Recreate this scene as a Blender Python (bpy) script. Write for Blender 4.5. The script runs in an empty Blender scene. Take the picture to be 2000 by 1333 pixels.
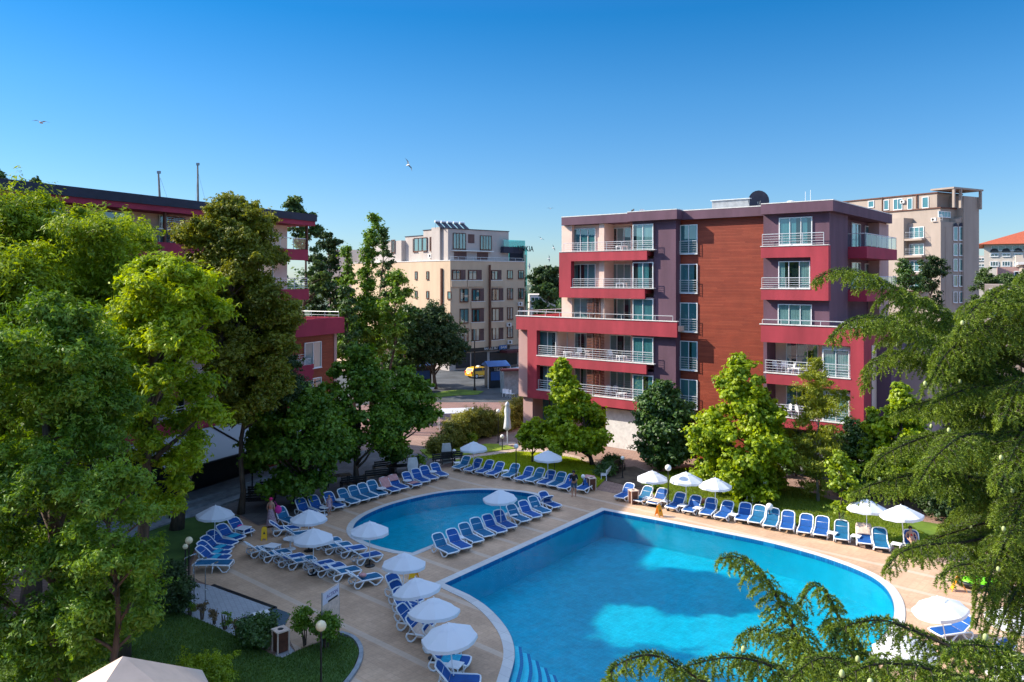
import bpy, math, random
import numpy as np
from mathutils import Vector, Matrix
from mathutils.geometry import tessellate_polygon
random.seed(7); RNG = np.random.default_rng(7)
R = math.radians; PI = math.pi
sc = bpy.context.scene
COL = sc.collection
F, H, HY = 1540.0, 14.0, 545.0          # focal length in photo pixels, camera height, horizon row

def G(px, py, z=0.0):
    """point at height z seen at photo pixel (px, py)"""
    Y = F * (H - z) / (py - HY)
    return Vector(((px - 1000) / F * Y, Y, z))
def W(px, py, Y):
    return Vector(((px - 1000) / F * Y, Y, H - (py - HY) / F * Y))

# ------------------------------------------------------------------ materials
def lin(r, g, b):
    return tuple(((c / 255) / 12.92 if c / 255 <= .04045 else ((c / 255 + .055) / 1.055) ** 2.4) for c in (r, g, b)) + (1,)
M = {}
def newmat(name):
    m = bpy.data.materials.new(name); m.use_nodes = True
    nt = m.node_tree; nt.nodes.clear()
    out = nt.nodes.new('ShaderNodeOutputMaterial')
    M[name] = m
    return m, nt, out
def node(nt, t, **kw):
    n = nt.nodes.new(t)
    for k, v in kw.items():
        if k in n.inputs: n.inputs[k].default_value = v
        else: setattr(n, k, v)
    return n
def paint(name, col, rough=.7, var=.12, scale=1.5, bump=.0, bscale=30, metal=0, spec=.4, streak=0, col2=None):
    m, nt, out = newmat(name)
    b = node(nt, 'ShaderNodeBsdfPrincipled', Roughness=rough, Metallic=metal)
    b.inputs['Specular IOR Level'].default_value = spec
    L = nt.links.new
    tc = node(nt, 'ShaderNodeTexCoord')
    n1 = node(nt, 'ShaderNodeTexNoise', Scale=scale, Detail=5.0, Roughness=.6)
    mp = node(nt, 'ShaderNodeMapping'); mp.inputs['Scale'].default_value = (1, 1, .25 if streak else 1)
    L(tc.outputs['Object'], mp.inputs[0]); L(mp.outputs[0], n1.inputs['Vector'])
    mx = node(nt, 'ShaderNodeMix', data_type='RGBA')
    c2 = col2 or tuple(c * (1 - 2 * var) for c in col[:3]) + (1,)
    mx.inputs[6].default_value = c2
    mx.inputs[7].default_value = tuple(min(1, c * (1 + var * .6)) for c in col[:3]) + (1,)
    mr = node(nt, 'ShaderNodeMapRange'); mr.inputs[1].default_value = .3; mr.inputs[2].default_value = .65
    L(n1.outputs[0], mr.inputs[0]); L(mr.outputs[0], mx.inputs[0]); L(mx.outputs[2], b.inputs['Base Color'])
    if bump:
        n2 = node(nt, 'ShaderNodeTexNoise', Scale=bscale, Detail=4.0)
        L(tc.outputs['Object'], n2.inputs['Vector'])
        bp = node(nt, 'ShaderNodeBump', Strength=bump, Distance=.02)
        L(n2.outputs[0], bp.inputs['Height']); L(bp.outputs[0], b.inputs['Normal'])
    L(b.outputs[0], out.inputs[0])
    return m
def tiles(name, c1, c2, mortar, w, h, ang=0, offset=.5, msize=.012, rough=.75, var=.25, big=.25, stripe=0):
    m, nt, out = newmat(name); L = nt.links.new
    b = node(nt, 'ShaderNodeBsdfPrincipled', Roughness=rough)
    b.inputs['Specular IOR Level'].default_value = .3
    tc = node(nt, 'ShaderNodeTexCoord'); mp = node(nt, 'ShaderNodeMapping')
    mp.inputs['Rotation'].default_value = (0, 0, ang)
    L(tc.outputs['Object'], mp.inputs[0])
    br = node(nt, 'ShaderNodeTexBrick', Scale=1.0); br.offset = offset
    br.inputs['Color1'].default_value = c1; br.inputs['Color2'].default_value = c2; br.inputs['Mortar'].default_value = mortar
    br.inputs['Mortar Size'].default_value = msize; br.inputs['Brick Width'].default_value = w; br.inputs['Row Height'].default_value = h
    br.inputs['Mortar Smooth'].default_value = .3
    L(mp.outputs[0], br.inputs['Vector'])
    n1 = node(nt, 'ShaderNodeTexNoise', Scale=big, Detail=8.0, Roughness=.65); L(tc.outputs['Object'], n1.inputs['Vector'])
    n2 = node(nt, 'ShaderNodeTexNoise', Scale=9.0, Detail=3.0); L(tc.outputs['Object'], n2.inputs['Vector'])
    ad = node(nt, 'ShaderNodeMath', operation='ADD'); L(n1.outputs[0], ad.inputs[0])
    ml = node(nt, 'ShaderNodeMath', operation='MULTIPLY'); ml.inputs[1].default_value = .35; L(n2.outputs[0], ml.inputs[0]); L(ml.outputs[0], ad.inputs[1])
    mr = node(nt, 'ShaderNodeMapRange'); mr.inputs[1].default_value = .45; mr.inputs[2].default_value = .9
    mr.inputs[3].default_value = 1 - var; mr.inputs[4].default_value = 1 + var * .3
    L(ad.outputs[0], mr.inputs[0])
    vm = node(nt, 'ShaderNodeVectorMath', operation='SCALE'); L(br.outputs['Color'], vm.inputs[0]); L(mr.outputs[0], vm.inputs['Scale'])
    if stripe:
        sx = node(nt, 'ShaderNodeSeparateXYZ'); L(mp.outputs[0], sx.inputs[0]); md = node(nt, 'ShaderNodeMath', operation='PINGPONG'); md.inputs[1].default_value = stripe; L(sx.outputs[0], md.inputs[0])
        lt = node(nt, 'ShaderNodeMath', operation='LESS_THAN'); lt.inputs[1].default_value = .15; L(md.outputs[0], lt.inputs[0])
        mz = node(nt, 'ShaderNodeMix', data_type='RGBA'); mf = node(nt, 'ShaderNodeMath', operation='MULTIPLY'); mf.inputs[1].default_value = .45; L(lt.outputs[0], mf.inputs[0]); L(mf.outputs[0], mz.inputs[0])
        L(vm.outputs[0], mz.inputs[6]); mz.inputs[7].default_value = (.62, .50, .40, 1); vm = mz; L(mz.outputs[2], b.inputs['Base Color'])
    else: L(vm.outputs[0], b.inputs['Base Color'])
    bp = node(nt, 'ShaderNodeBump', Strength=.25, Distance=.01); L(br.outputs['Fac'], bp.inputs['Height']); bp.invert = True
    L(bp.outputs[0], b.inputs['Normal']); L(b.outputs[0], out.inputs[0])
    return m
def planks(name, cols, h=.14, rough=.55, axis=2):
    """horizontal boards with a colour per board"""
    m, nt, out = newmat(name); L = nt.links.new
    b = node(nt, 'ShaderNodeBsdfPrincipled', Roughness=rough); b.inputs['Specular IOR Level'].default_value = .35
    tc = node(nt, 'ShaderNodeTexCoord'); sp = node(nt, 'ShaderNodeSeparateXYZ'); L(tc.outputs['Object'], sp.inputs[0])
    dv = node(nt, 'ShaderNodeMath', operation='DIVIDE'); dv.inputs[1].default_value = h; L(sp.outputs[axis], dv.inputs[0])
    fl = node(nt, 'ShaderNodeMath', operation='FLOOR'); L(dv.outputs[0], fl.inputs[0])
    fr = node(nt, 'ShaderNodeMath', operation='FRACT'); L(dv.outputs[0], fr.inputs[0])
    # long boards: a random seam shift per row
    w1 = node(nt, 'ShaderNodeTexWhiteNoise', noise_dimensions='1D'); L(fl.outputs[0], w1.inputs['W'])
    ax = node(nt, 'ShaderNodeMath', operation='MULTIPLY_ADD'); L(w1.outputs[0], ax.inputs[0]); ax.inputs[1].default_value = 7.0; L(sp.outputs[0], ax.inputs[2])
    d2 = node(nt, 'ShaderNodeMath', operation='DIVIDE'); d2.inputs[1].default_value = 2.6; L(ax.outputs[0], d2.inputs[0])
    f2 = node(nt, 'ShaderNodeMath', operation='FLOOR'); L(d2.outputs[0], f2.inputs[0])
    cb = node(nt, 'ShaderNodeCombineXYZ'); L(fl.outputs[0], cb.inputs[0]); L(f2.outputs[0], cb.inputs[1])
    w2 = node(nt, 'ShaderNodeTexWhiteNoise', noise_dimensions='3D'); L(cb.outputs[0], w2.inputs['Vector'])
    cr = node(nt, 'ShaderNodeValToRGB'); L(w2.outputs[0], cr.inputs[0])
    el = cr.color_ramp.elements; el[0].color = cols[0]; el[1].color = cols[-1]
    for i, c in enumerate(cols[1:-1]): e = el.new((i + 1) / (len(cols) - 1)); e.color = c
    n1 = node(nt, 'ShaderNodeTexNoise', Scale=1.2, Detail=6.0); L(tc.outputs['Object'], n1.inputs['Vector'])
    mr = node(nt, 'ShaderNodeMapRange'); mr.inputs[3].default_value = .72; mr.inputs[4].default_value = 1.2; L(n1.outputs[0], mr.inputs[0])
    gp = node(nt, 'ShaderNodeMath', operation='GREATER_THAN'); gp.inputs[1].default_value = .1; L(fr.outputs[0], gp.inputs[0])
    g2 = node(nt, 'ShaderNodeMath', operation='MULTIPLY_ADD'); g2.inputs[1].default_value = .55; g2.inputs[2].default_value = .45; L(gp.outputs[0], g2.inputs[0])
    ml = node(nt, 'ShaderNodeMath', operation='MULTIPLY'); L(mr.outputs[0], ml.inputs[0]); L(g2.outputs[0], ml.inputs[1])
    vm = node(nt, 'ShaderNodeVectorMath', operation='SCALE'); L(cr.outputs[0], vm.inputs[0]); L(ml.outputs[0], vm.inputs['Scale'])
    L(vm.outputs[0], b.inputs['Base Color'])
    bp = node(nt, 'ShaderNodeBump', Strength=.5, Distance=.02); L(gp.outputs[0], bp.inputs['Height']); L(bp.outputs[0], b.inputs['Normal'])
    L(b.outputs[0], out.inputs[0])
    return m
def leafmat(name, dark, light, trans=.35, tipcol=None, gloss=.03):
    m, nt, out = newmat(name); L = nt.links.new
    at = node(nt, 'ShaderNodeAttribute', attribute_name='tint')
    cr = node(nt, 'ShaderNodeValToRGB'); L(at.outputs['Fac'], cr.inputs[0])
    el = cr.color_ramp.elements; el[0].color = dark; el[1].color = light
    if tipcol: e = el.new(.97); e.color = tipcol; el[1].position = .9 if el[1].color[0] == light[0] else el[1].position
    d = node(nt, 'ShaderNodeBsdfDiffuse'); t = node(nt, 'ShaderNodeBsdfTranslucent'); g = node(nt, 'ShaderNodeBsdfGlossy', Roughness=.5)
    L(cr.outputs[0], d.inputs[0])
    hs = node(nt, 'ShaderNodeHueSaturation', Hue=.485, Saturation=1.15, Value=1.35); L(cr.outputs[0], hs.inputs['Color']); L(hs.outputs[0], t.inputs[0])
    m1 = node(nt, 'ShaderNodeMixShader'); m1.inputs[0].default_value = trans; L(d.outputs[0], m1.inputs[1]); L(t.outputs[0], m1.inputs[2])
    m2 = node(nt, 'ShaderNodeMixShader'); m2.inputs[0].default_value = gloss; L(m1.outputs[0], m2.inputs[1]); L(g.outputs[0], m2.inputs[2])
    L(m2.outputs[0], out.inputs[0])
    return m
def facing5(nt, normal=None, k=1.0):
    lw = node(nt, 'ShaderNodeLayerWeight', Blend=.5); pw = node(nt, 'ShaderNodeMath', operation='POWER'); pw.inputs[1].default_value = 5.0
    if normal: nt.links.new(normal, lw.inputs['Normal'])
    nt.links.new(lw.outputs['Facing'], pw.inputs[0]); ml = node(nt, 'ShaderNodeMath', operation='MULTIPLY_ADD'); ml.inputs[1].default_value = .95 * k; ml.inputs[2].default_value = .02
    nt.links.new(pw.outputs[0], ml.inputs[0]); return ml
def glass(name, tint, refl=.18, rough=.02):
    m, nt, out = newmat(name); L = nt.links.new
    t = node(nt, 'ShaderNodeBsdfTransparent'); t.inputs[0].default_value = tint
    g = node(nt, 'ShaderNodeBsdfGlossy', Roughness=rough); g.inputs[0].default_value = (.9, .95, 1, 1)
    fr = facing5(nt)
    ad = node(nt, 'ShaderNodeMath', operation='ADD', use_clamp=True); ad.inputs[1].default_value = refl; L(fr.outputs[0], ad.inputs[0])
    ms = node(nt, 'ShaderNodeMixShader'); L(ad.outputs[0], ms.inputs[0]); L(t.outputs[0], ms.inputs[1]); L(g.outputs[0], ms.inputs[2])
    L(ms.outputs[0], out.inputs[0])
    return m

# ------------------------------------------------------------------ objects
def tag(o, label=None, cat=None, group=None, kind=None):
    if label: o['label'] = label
    if cat: o['category'] = cat
    if group: o['group'] = group
    if kind: o['kind'] = kind
    return o
def thing(name, label, cat, loc=(0, 0, 0), rz=0, group=None, scale=1):
    o = bpy.data.objects.new(name, None); COL.objects.link(o)
    o.empty_display_size = .2
    o.location = loc; o.rotation_euler = (0, 0, rz); o.scale = (scale,) * 3
    return tag(o, label, cat, group)
def link_mesh(name, me, mat, parent=None):
    o = bpy.data.objects.new(name, me); COL.objects.link(o)
    if mat: me.materials.append(M[mat] if isinstance(mat, str) else mat)
    if parent: o.parent = parent
    return o
def kids(o): return [c for c in bpy.data.objects if c.parent == o]
def copy_tree(o, parent=None, K=None):
    c = o.copy(); COL.objects.link(c); c.parent = parent
    for ch in (K[o.name] if K and o.name in K else []): copy_tree(ch, c, K)
    return c
def tree_index(root):
    K = {}
    def rec(o):
        K[o.name] = kids(o)
        for c in K[o.name]: rec(c)
    rec(root); return K

class MB:
    def __init__(s, T=None): s.v = []; s.f = []; s.T = T; s.sm = False
    def add(s, vs, fs):
        n = len(s.v)
        if s.T: vs = [s.T(*p) for p in vs]
        s.v += [tuple(p) for p in vs]; s.f += [tuple(i + n for i in f) for f in fs]
        return s
    def box(s, x0, x1, y0, y1, z0, z1):
        return s.add([(x0, y0, z0), (x1, y0, z0), (x1, y1, z0), (x0, y1, z0), (x0, y0, z1), (x1, y0, z1), (x1, y1, z1), (x0, y1, z1)],
                     [(3, 2, 1, 0), (4, 5, 6, 7), (0, 1, 5, 4), (1, 2, 6, 5), (2, 3, 7, 6), (3, 0, 4, 7)])
    def prism(s, pts, z0, z1):
        n = len(pts)
        vs = [(p[0], p[1], z0) for p in pts] + [(p[0], p[1], z1) for p in pts]
        return s.add(vs, [tuple(range(n))[::-1], tuple(range(n, 2 * n))] + [(i, (i + 1) % n, n + (i + 1) % n, n + i) for i in range(n)])
    def extr(s, pts, axis_fn, t):
        """pts 2D outline, axis_fn(u,v,w)->xyz, thickness t"""
        n = len(pts)
        vs = [axis_fn(p[0], p[1], 0) for p in pts] + [axis_fn(p[0], p[1], t) for p in pts]
        return s.add(vs, [tuple(range(n))[::-1], tuple(range(n, 2 * n))] + [(i, (i + 1) % n, n + (i + 1) % n, n + i) for i in range(n)])
    def tube(s, pts, r, n=6, cap=True):
        pts = [Vector(p) for p in pts]; rs = r if isinstance(r, (list, tuple)) else [r] * len(pts)
        rings = []; up = Vector((0, 0, 1))
        prev = None
        for i, p in enumerate(pts):
            d = (pts[min(i + 1, len(pts) - 1)] - pts[max(i - 1, 0)])
            if d.length < 1e-9: d = Vector((0, 0, 1))
            d.normalize()
            if prev is None:
                a = d.cross(up)
                if a.length < .1: a = d.cross(Vector((1, 0, 0)))
            else:
                a = prev - d * prev.dot(d)
                if a.length < .05: a = d.cross(Vector((.3, 1, .2)))
            a.normalize(); b = d.cross(a); prev = a
            rings.append([p + (a * math.cos(2 * PI * k / n) + b * math.sin(2 * PI * k / n)) * rs[i] for k in range(n)])
        vs = [q for rg in rings for q in rg]; fs = []
        for i in range(len(pts) - 1):
            for k in range(n):
                fs.append((i * n + k, i * n + (k + 1) % n, (i + 1) * n + (k + 1) % n, (i + 1) * n + k))
        if cap: fs += [tuple(range(n))[::-1], tuple(range((len(pts) - 1) * n, len(pts) * n))]
        return s.add(vs, fs)
    def lathe(s, prof, n=12, c=(0, 0, 0)):
        vs = []; fs = []
        for (r, z) in prof:
            for k in range(n): vs.append((c[0] + r * math.cos(2 * PI * k / n), c[1] + r * math.sin(2 * PI * k / n), c[2] + z))
        for i in range(len(prof) - 1):
            for k in range(n): fs.append((i * n + k, i * n + (k + 1) % n, (i + 1) * n + (k + 1) % n, (i + 1) * n + k))
        if prof[0][0] > 1e-6: fs.append(tuple(range(n))[::-1])
        if prof[-1][0] > 1e-6: fs.append(tuple(range((len(prof) - 1) * n, len(prof) * n)))
        return s.add(vs, fs)
    def ball(s, c, rx, ry=None, rz=None, n=12):
        ry = ry or rx; rz = rz or rx
        vs = []; fs = []; m = max(4, n // 2 + 1)
        for i in range(m):
            a = PI * i / (m - 1)
            for k in range(n): vs.append((c[0] + rx * math.sin(a) * math.cos(2 * PI * k / n), c[1] + ry * math.sin(a) * math.sin(2 * PI * k / n), c[2] + rz * math.cos(a)))
        for i in range(m - 1):
            for k in range(n): fs.append((i * n + k, (i + 1) * n + k, (i + 1) * n + (k + 1) % n, i * n + (k + 1) % n))
        return s.add(vs, fs)
    def build(s, name, mat, parent=None, smooth=False):
        me = bpy.data.meshes.new(name); me.from_pydata(s.v, [], s.f)
        if smooth: me.polygons.foreach_set('use_smooth', [True] * len(me.polygons))
        me.update()
        return link_mesh(name, me, mat, parent)
def bevel(o, w=.01, seg=1):
    md = o.modifiers.new('bev', 'BEVEL'); md.width = w; md.segments = seg; md.limit_method = 'ANGLE'; return o

def poly_sheet(name, outer, holes, z, mat, kind='structure', thick=0):
    polys = [[Vector((p[0], p[1], 0)) for p in outer]] + [[Vector((p[0], p[1], 0)) for p in h] for h in holes]
    tris = tessellate_polygon(polys)
    vs = [(p[0], p[1], z) for q in polys for p in q]
    me = bpy.data.meshes.new(name); fs = []
    for t in tris:
        a, b, c = (Vector(vs[i]) for i in t)
        fs.append(t if (b - a).cross(c - a).z > 0 else t[::-1])
    if thick:
        n0 = 0; nv = len(vs)
        vs = vs + [(x, y, z - thick) for (x, y, z) in vs]
        for q in polys:
            k = len(q)
            for i in range(k):
                a, b = n0 + i, n0 + (i + 1) % k
                fs.append((a, b, b + nv, a + nv))
            n0 += k
    me.from_pydata(vs, [], fs); me.update()
    o = link_mesh(name, me, mat)
    if kind: o['kind'] = kind
    return o
def smooth_poly(pts, closed=True, it=2):
    for _ in range(it):
        q = []
        for i in range(len(pts) if closed else len(pts) - 1):
            a, b = pts[i], pts[(i + 1) % len(pts)]
            q += [(a[0] * .75 + b[0] * .25, a[1] * .75 + b[1] * .25), (a[0] * .25 + b[0] * .75, a[1] * .25 + b[1] * .75)]
        if not closed: q = [pts[0]] + q + [pts[-1]]
        pts = q
    return pts
def offset_poly(pts, d):
    """grow a counter-clockwise outline outwards by d"""
    n = len(pts); out = []
    area = sum(pts[i][0] * pts[(i + 1) % n][1] - pts[(i + 1) % n][0] * pts[i][1] for i in range(n))
    sg = 1 if area > 0 else -1
    for i in range(n):
        p0, p1, p2 = Vector(pts[i - 1][:2]), Vector(pts[i][:2]), Vector(pts[(i + 1) % n][:2])
        e1 = (p1 - p0).normalized(); e2 = (p2 - p1).normalized()
        n1 = Vector((e1.y, -e1.x)) * sg; n2 = Vector((e2.y, -e2.x)) * sg
        b = (n1 + n2); b = b / max(.6, b.length_squared) * 2 if b.length > .1 else n1
        b = b * d * 1.0
        if b.length > 1.6 * abs(d): b = b.normalized() * 1.6 * abs(d)
        out.append((p1.x + b.x, p1.y + b.y))
    return out

# ------------------------------------------------------------------ foliage
def mesh_np(name, verts, nper, mat, parent, tint=None):
    """verts (n*nper,3): n faces of nper corners"""
    n = len(verts) // nper
    me = bpy.data.meshes.new(name)
    me.vertices.add(len(verts)); me.vertices.foreach_set('co', verts.astype(np.float32).ravel())
    me.loops.add(n * nper); me.loops.foreach_set('vertex_index', np.arange(n * nper, dtype=np.int32))
    me.polygons.add(n); me.polygons.foreach_set('loop_start', np.arange(0, n * nper, nper, dtype=np.int32))
    if tint is not None:
        a = me.attributes.new('tint', 'FLOAT', 'FACE'); a.data.foreach_set('value', tint.astype(np.float32))
    me.update(calc_edges=True)
    return link_mesh(name, me, mat, parent)
def unit(a): return a / np.maximum(1e-9, np.linalg.norm(a, axis=1, keepdims=True))
def leaf_quads(C, N, S, asp=.5, droop=0.0, dirs=None):
    n = len(C)
    t = dirs if dirs is not None else unit(np.cross(N, RNG.normal(size=(n, 3))))
    if droop: t = unit(t + np.array([0, 0, -droop]))
    b = unit(np.cross(N, t)); S = S[:, None]
    V = np.empty((n, 4, 3))
    V[:, 0] = C - t * S * .5; V[:, 1] = C + b * S * asp * .5 + N * S * .08; V[:, 2] = C + t * S * .5; V[:, 3] = C - b * S * asp * .5 + N * S * .08
    return V.reshape(-1, 3)
NL = []
def crown(name, blobs, parent, mat, leaf=.12, dens=60, asp=.5, puff=.34, droop=0.0, tlo=.0, thi=1.0, up=.35, npuff=16, squash=.75, name2='crown'):
    """blobs: (x,y,z,r) in parent space; each blob = puffs on its shell, each puff = leaves on its shell"""
    Cs, Ns, Ts = [], [], []
    for (x, y, z, r) in blobs:
        k = max(4, int(npuff * 1.7 * (.7 + .6 * RNG.random())))
        d = unit(RNG.normal(size=(k, 3))); d[:, 2] = d[:, 2] * .8 + .12
        rad = r * (.25 + .80 * RNG.random((k, 1)) ** .7)
        pc = np.array([x, y, z]) + d * rad * np.array([1, 1, squash])
        pr = r * puff * 1.12 * (.6 + .8 * RNG.random(k))
        bt = RNG.normal() * .13
        pt = .5 + bt + RNG.normal(size=k) * .12
        n = np.maximum(8, (dens * 2.3 * (pr / .5) ** 2 / (leaf / .12) ** 2).astype(int))
        idx = np.repeat(np.arange(k), n); m = len(idx)
        e = unit(RNG.normal(size=(m, 3))); e[:, 2] = e[:, 2] * .9 + .1
        rr = pr[idx][:, None] * (.35 + .75 * RNG.random((m, 1)) ** .5)
        ax = unit(d * np.array([1, 1, .6]) + RNG.normal(size=d.shape) * .45 + np.array([0, 0, .22]))[idx]
        off_ = e * rr; al = (off_ * ax).sum(1, keepdims=True)
        st = (1.5 + 1.0 * RNG.random(k))[idx][:, None]
        c = pc[idx] + (off_ - ax * al) * .62 * (1 - .38 * np.clip(al / pr[idx][:, None], -1, 1)) + ax * al * st
        c[:, 2] -= .18 * np.maximum(0, (al[:, 0] / pr[idx])) ** 2 * pr[idx] * st[:, 0]
        nn = unit(e * .7 + RNG.normal(size=(m, 3)) * .45 + np.array([0, 0, up]) + d[idx] * .3)
        Cs.append(c); Ns.append(nn); Ts.append(np.clip(pt[idx] + RNG.normal(size=m) * .16, 0, 1))
    C = np.concatenate(Cs); N = np.concatenate(Ns); NL.append(len(C)); T = np.concatenate(Ts)
    S = leaf * 1.25 * (.65 + .7 * RNG.random(len(C)))
    return mesh_np(name2, leaf_quads(C, N, S, asp, droop), 4, mat, parent, tlo + (thi - tlo) * T)
def limb_path(a, b, wob=.12, n=5, sag=.0):
    a = Vector(a); b = Vector(b); L = (b - a).length; pts = []
    for i in range(n + 1):
        t = i / n; p = a.lerp(b, t)
        k = math.sin(PI * t) * wob * L
        p = p + Vector((random.uniform(-k, k), random.uniform(-k, k), random.uniform(-k, k) * .6 + sag * math.sin(PI * t) * L))
        pts.append(p)
    return pts
def tree(name, label, cat, Y, base, rows, leafm, barkm='bark', nblob=26, br=(.22, .36), leaf=.12, dens=60, asp=.5, trunk_r=.18, lean=None, group=None,
         puff=.34, droop=0., npuff=16, up=.35, depth=1.0, fork=.3, tlo=0., thi=1., hollow=.45, limbs=14, squash=.75, extra=(), sprays=True):
    """silhouette rows: (photo row, left px, right px) as seen at distance Y; base = photo px of the trunk foot"""
    bx = (base - 1000) / F * Y
    t = thing(name, label, cat, (bx, Y, 0), 0, group)
    rs = [((H - (py - HY) / F * Y), (xl - 1000) / F * Y - bx, (xr - 1000) / F * Y - bx) for (py, xl, xr) in rows]
    rs.sort()
    z0, z1 = rs[0][0], rs[-1][0]
    def at(z):
        for i in range(len(rs) - 1):
            if rs[i][0] <= z <= rs[i + 1][0]:
                k = (z - rs[i][0]) / max(1e-6, rs[i + 1][0] - rs[i][0])
                return rs[i][1] + (rs[i + 1][1] - rs[i][1]) * k, rs[i][2] + (rs[i + 1][2] - rs[i][2]) * k
        return rs[-1][1:] if z > z1 else rs[0][1:]
    wmax = max(b - a for _, a, b in rs)
    blobs = []; tries = 0
    nblob = int(nblob * 1.5)
    while len(blobs) < nblob and tries < 9000:
        tries += 1
        z = z0 + (z1 - z0) * random.random()
        a, b = at(z); w = (b - a) / 2; cx = (a + b) / 2
        if random.random() > (w / (wmax / 2)) ** 1.2 + .08: continue
        r = max(.3, min(wmax * .5, w * 1.1 + .3) * random.uniform(*br))
        r = min(r, w * .95 + .15)
        q = max(0, w - r * .85)
        th = random.uniform(0, 2 * PI); rho = (hollow + (1 - hollow) * random.random()) if q > r else random.random()
        x = cx + q * rho * math.cos(th); y = q * depth * rho * math.sin(th)
        zz = min(max(z, z0 + r * .7), z1 - r * .75) if z1 - z0 > 2 * r else z
        if any((x - o[0]) ** 2 + (y - o[1]) ** 2 + (zz - o[2]) ** 2 < (.5 * min(r, o[3])) ** 2 for o in blobs): continue
        blobs.append((x, y, zz, r))
    # a spine up into the narrow top, and small sprays that break the outline
    for i in range(6):
        z = z1 - (z1 - z0) * (.03 + .055 * i); a, b = at(z); w = (b - a) / 2; blobs.append(((a + b) / 2 + random.uniform(-.2, .2) * w, random.uniform(-.3, .3) * w, z, max(.26, min(w * .7, wmax * .11) * random.uniform(.8, 1.15))))
    for (x, y, z, r) in list(blobs):
        if r < .5: continue
        for _ in range(2 if sprays else 0):
            th = random.uniform(0, 2 * PI); el_ = random.uniform(-.35, .9); q = r * random.uniform(.95, 1.2); rr = min(.75, r * random.uniform(.22, .36))
            nx, ny, nz = x + q * math.cos(th) * math.cos(el_), y + q * math.sin(th) * math.cos(el_), z + q * .8 * math.sin(el_); a, b = at(nz)
            if a - .45 < nx < b + .45: blobs.append((nx, ny, nz, rr))
    blobs += [((px - 1000) / F * Y - bx, dy, H - (py - HY) / F * Y, r) for (px, py, dy, r) in extra]
    crown(name, blobs, t, leafm, leaf, dens, asp, puff, droop, tlo, thi, up, npuff, squash)
    # trunk and limbs
    tb = MB(); zt = z0 + (z1 - z0) * .72
    ctr = at(zt); top = Vector(((ctr[0] + ctr[1]) / 2 * .8, 0, zt))
    if lean: top = Vector((lean[0], lean[1], zt))
    pts = limb_path((0, 0, -.05), top, .03, 7)
    tb.tube(pts, [trunk_r * (1.35 if i == 0 else 1 - .1 * i) for i in range(8)], 8)
    bl = sorted(blobs, key=lambda b: -b[3])[:limbs]
    for b in bl:
        hz = max(z0 * .6 + .1, min(zt * .95, b[2] - (abs(b[0]) + abs(b[1])) * .6 - b[3] * .4))
        k = hz / zt; i = min(6, int(k * 7)); s = pts[i].lerp(pts[i + 1], min(1, max(0, k * 7 - i)))
        pp = limb_path(s, (b[0], b[1], b[2]), .07, 4, .05)
        r0 = trunk_r * (.55 - .25 * k)
        tb.tube(pp, [r0 * (1 - .19 * j) for j in range(5)], 5)
    tb.build('trunk', barkm, t, True)
    return t
# ------------------------------------------------------------------ camera, sky, sun
cam = bpy.data.cameras.new('camera'); co = bpy.data.objects.new('camera', cam); COL.objects.link(co)
co.location = (0, 0, H); co.rotation_euler = (R(90), 0, 0)
cam.sensor_width = 36; cam.lens = 36 * F / 2000; cam.shift_y = -(666.5 - HY) / 2000; cam.clip_end = 3000; cam.clip_start = .1
sc.camera = co
SUN_EL, SUN_AZ = R(35), R(-11)            # direction the light travels, from +X
hd = Vector((math.cos(SUN_AZ) * math.cos(SUN_EL), math.sin(SUN_AZ) * math.cos(SUN_EL), -math.sin(SUN_EL)))
sl = bpy.data.lights.new('sun', 'SUN'); so = bpy.data.objects.new('sun', sl); COL.objects.link(so)
sl.energy = 2.0; sl.angle = R(.55); sl.color = (1, .90, .74)
so.rotation_euler = hd.to_track_quat('-Z', 'Y').to_euler(); so.location = (-40, 0, 60)
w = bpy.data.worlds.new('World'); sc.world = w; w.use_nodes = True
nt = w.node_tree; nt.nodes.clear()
sky = node(nt, 'ShaderNodeTexSky', sky_type='NISHITA'); sky.sun_disc = False
sky.sun_elevation = SUN_EL; sky.sun_rotation = R(90) - (SUN_AZ + PI)   # towards the sun, clockwise from +Y
sky.altitude = 0; sky.air_density = 1.0; sky.dust_density = .2; sky.ozone_density = 3.0
hs = node(nt, 'ShaderNodeHueSaturation', Hue=.5, Saturation=1.0, Value=1.0)
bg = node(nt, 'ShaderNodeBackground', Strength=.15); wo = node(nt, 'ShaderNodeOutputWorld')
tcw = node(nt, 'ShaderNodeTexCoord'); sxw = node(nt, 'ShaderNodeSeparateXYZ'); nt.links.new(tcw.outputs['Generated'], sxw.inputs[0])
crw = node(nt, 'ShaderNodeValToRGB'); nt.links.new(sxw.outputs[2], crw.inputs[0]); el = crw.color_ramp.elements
el[0].position = 0; el[0].color = (.15, .185, .235, 1); el[1].position = .55; el[1].color = (1.12, .94, .79, 1)  # unseen sky overhead made brighter and warmer to fill the shade
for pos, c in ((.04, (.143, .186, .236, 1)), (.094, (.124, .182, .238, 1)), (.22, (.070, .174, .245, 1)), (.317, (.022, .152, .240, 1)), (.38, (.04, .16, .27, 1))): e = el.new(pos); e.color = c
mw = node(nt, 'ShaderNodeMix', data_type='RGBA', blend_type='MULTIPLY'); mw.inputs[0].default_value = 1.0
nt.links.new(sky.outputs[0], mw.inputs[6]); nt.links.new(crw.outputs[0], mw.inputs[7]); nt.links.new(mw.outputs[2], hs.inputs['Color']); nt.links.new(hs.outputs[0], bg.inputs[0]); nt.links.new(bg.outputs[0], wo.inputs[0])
sc.view_settings.view_transform = 'Standard'; sc.view_settings.look = 'None'; sc.view_settings.gamma = 1; sc.view_settings.exposure = EXPO if 'EXPO' in globals() else 2.12
sc.cycles.use_adaptive_sampling = True
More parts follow.
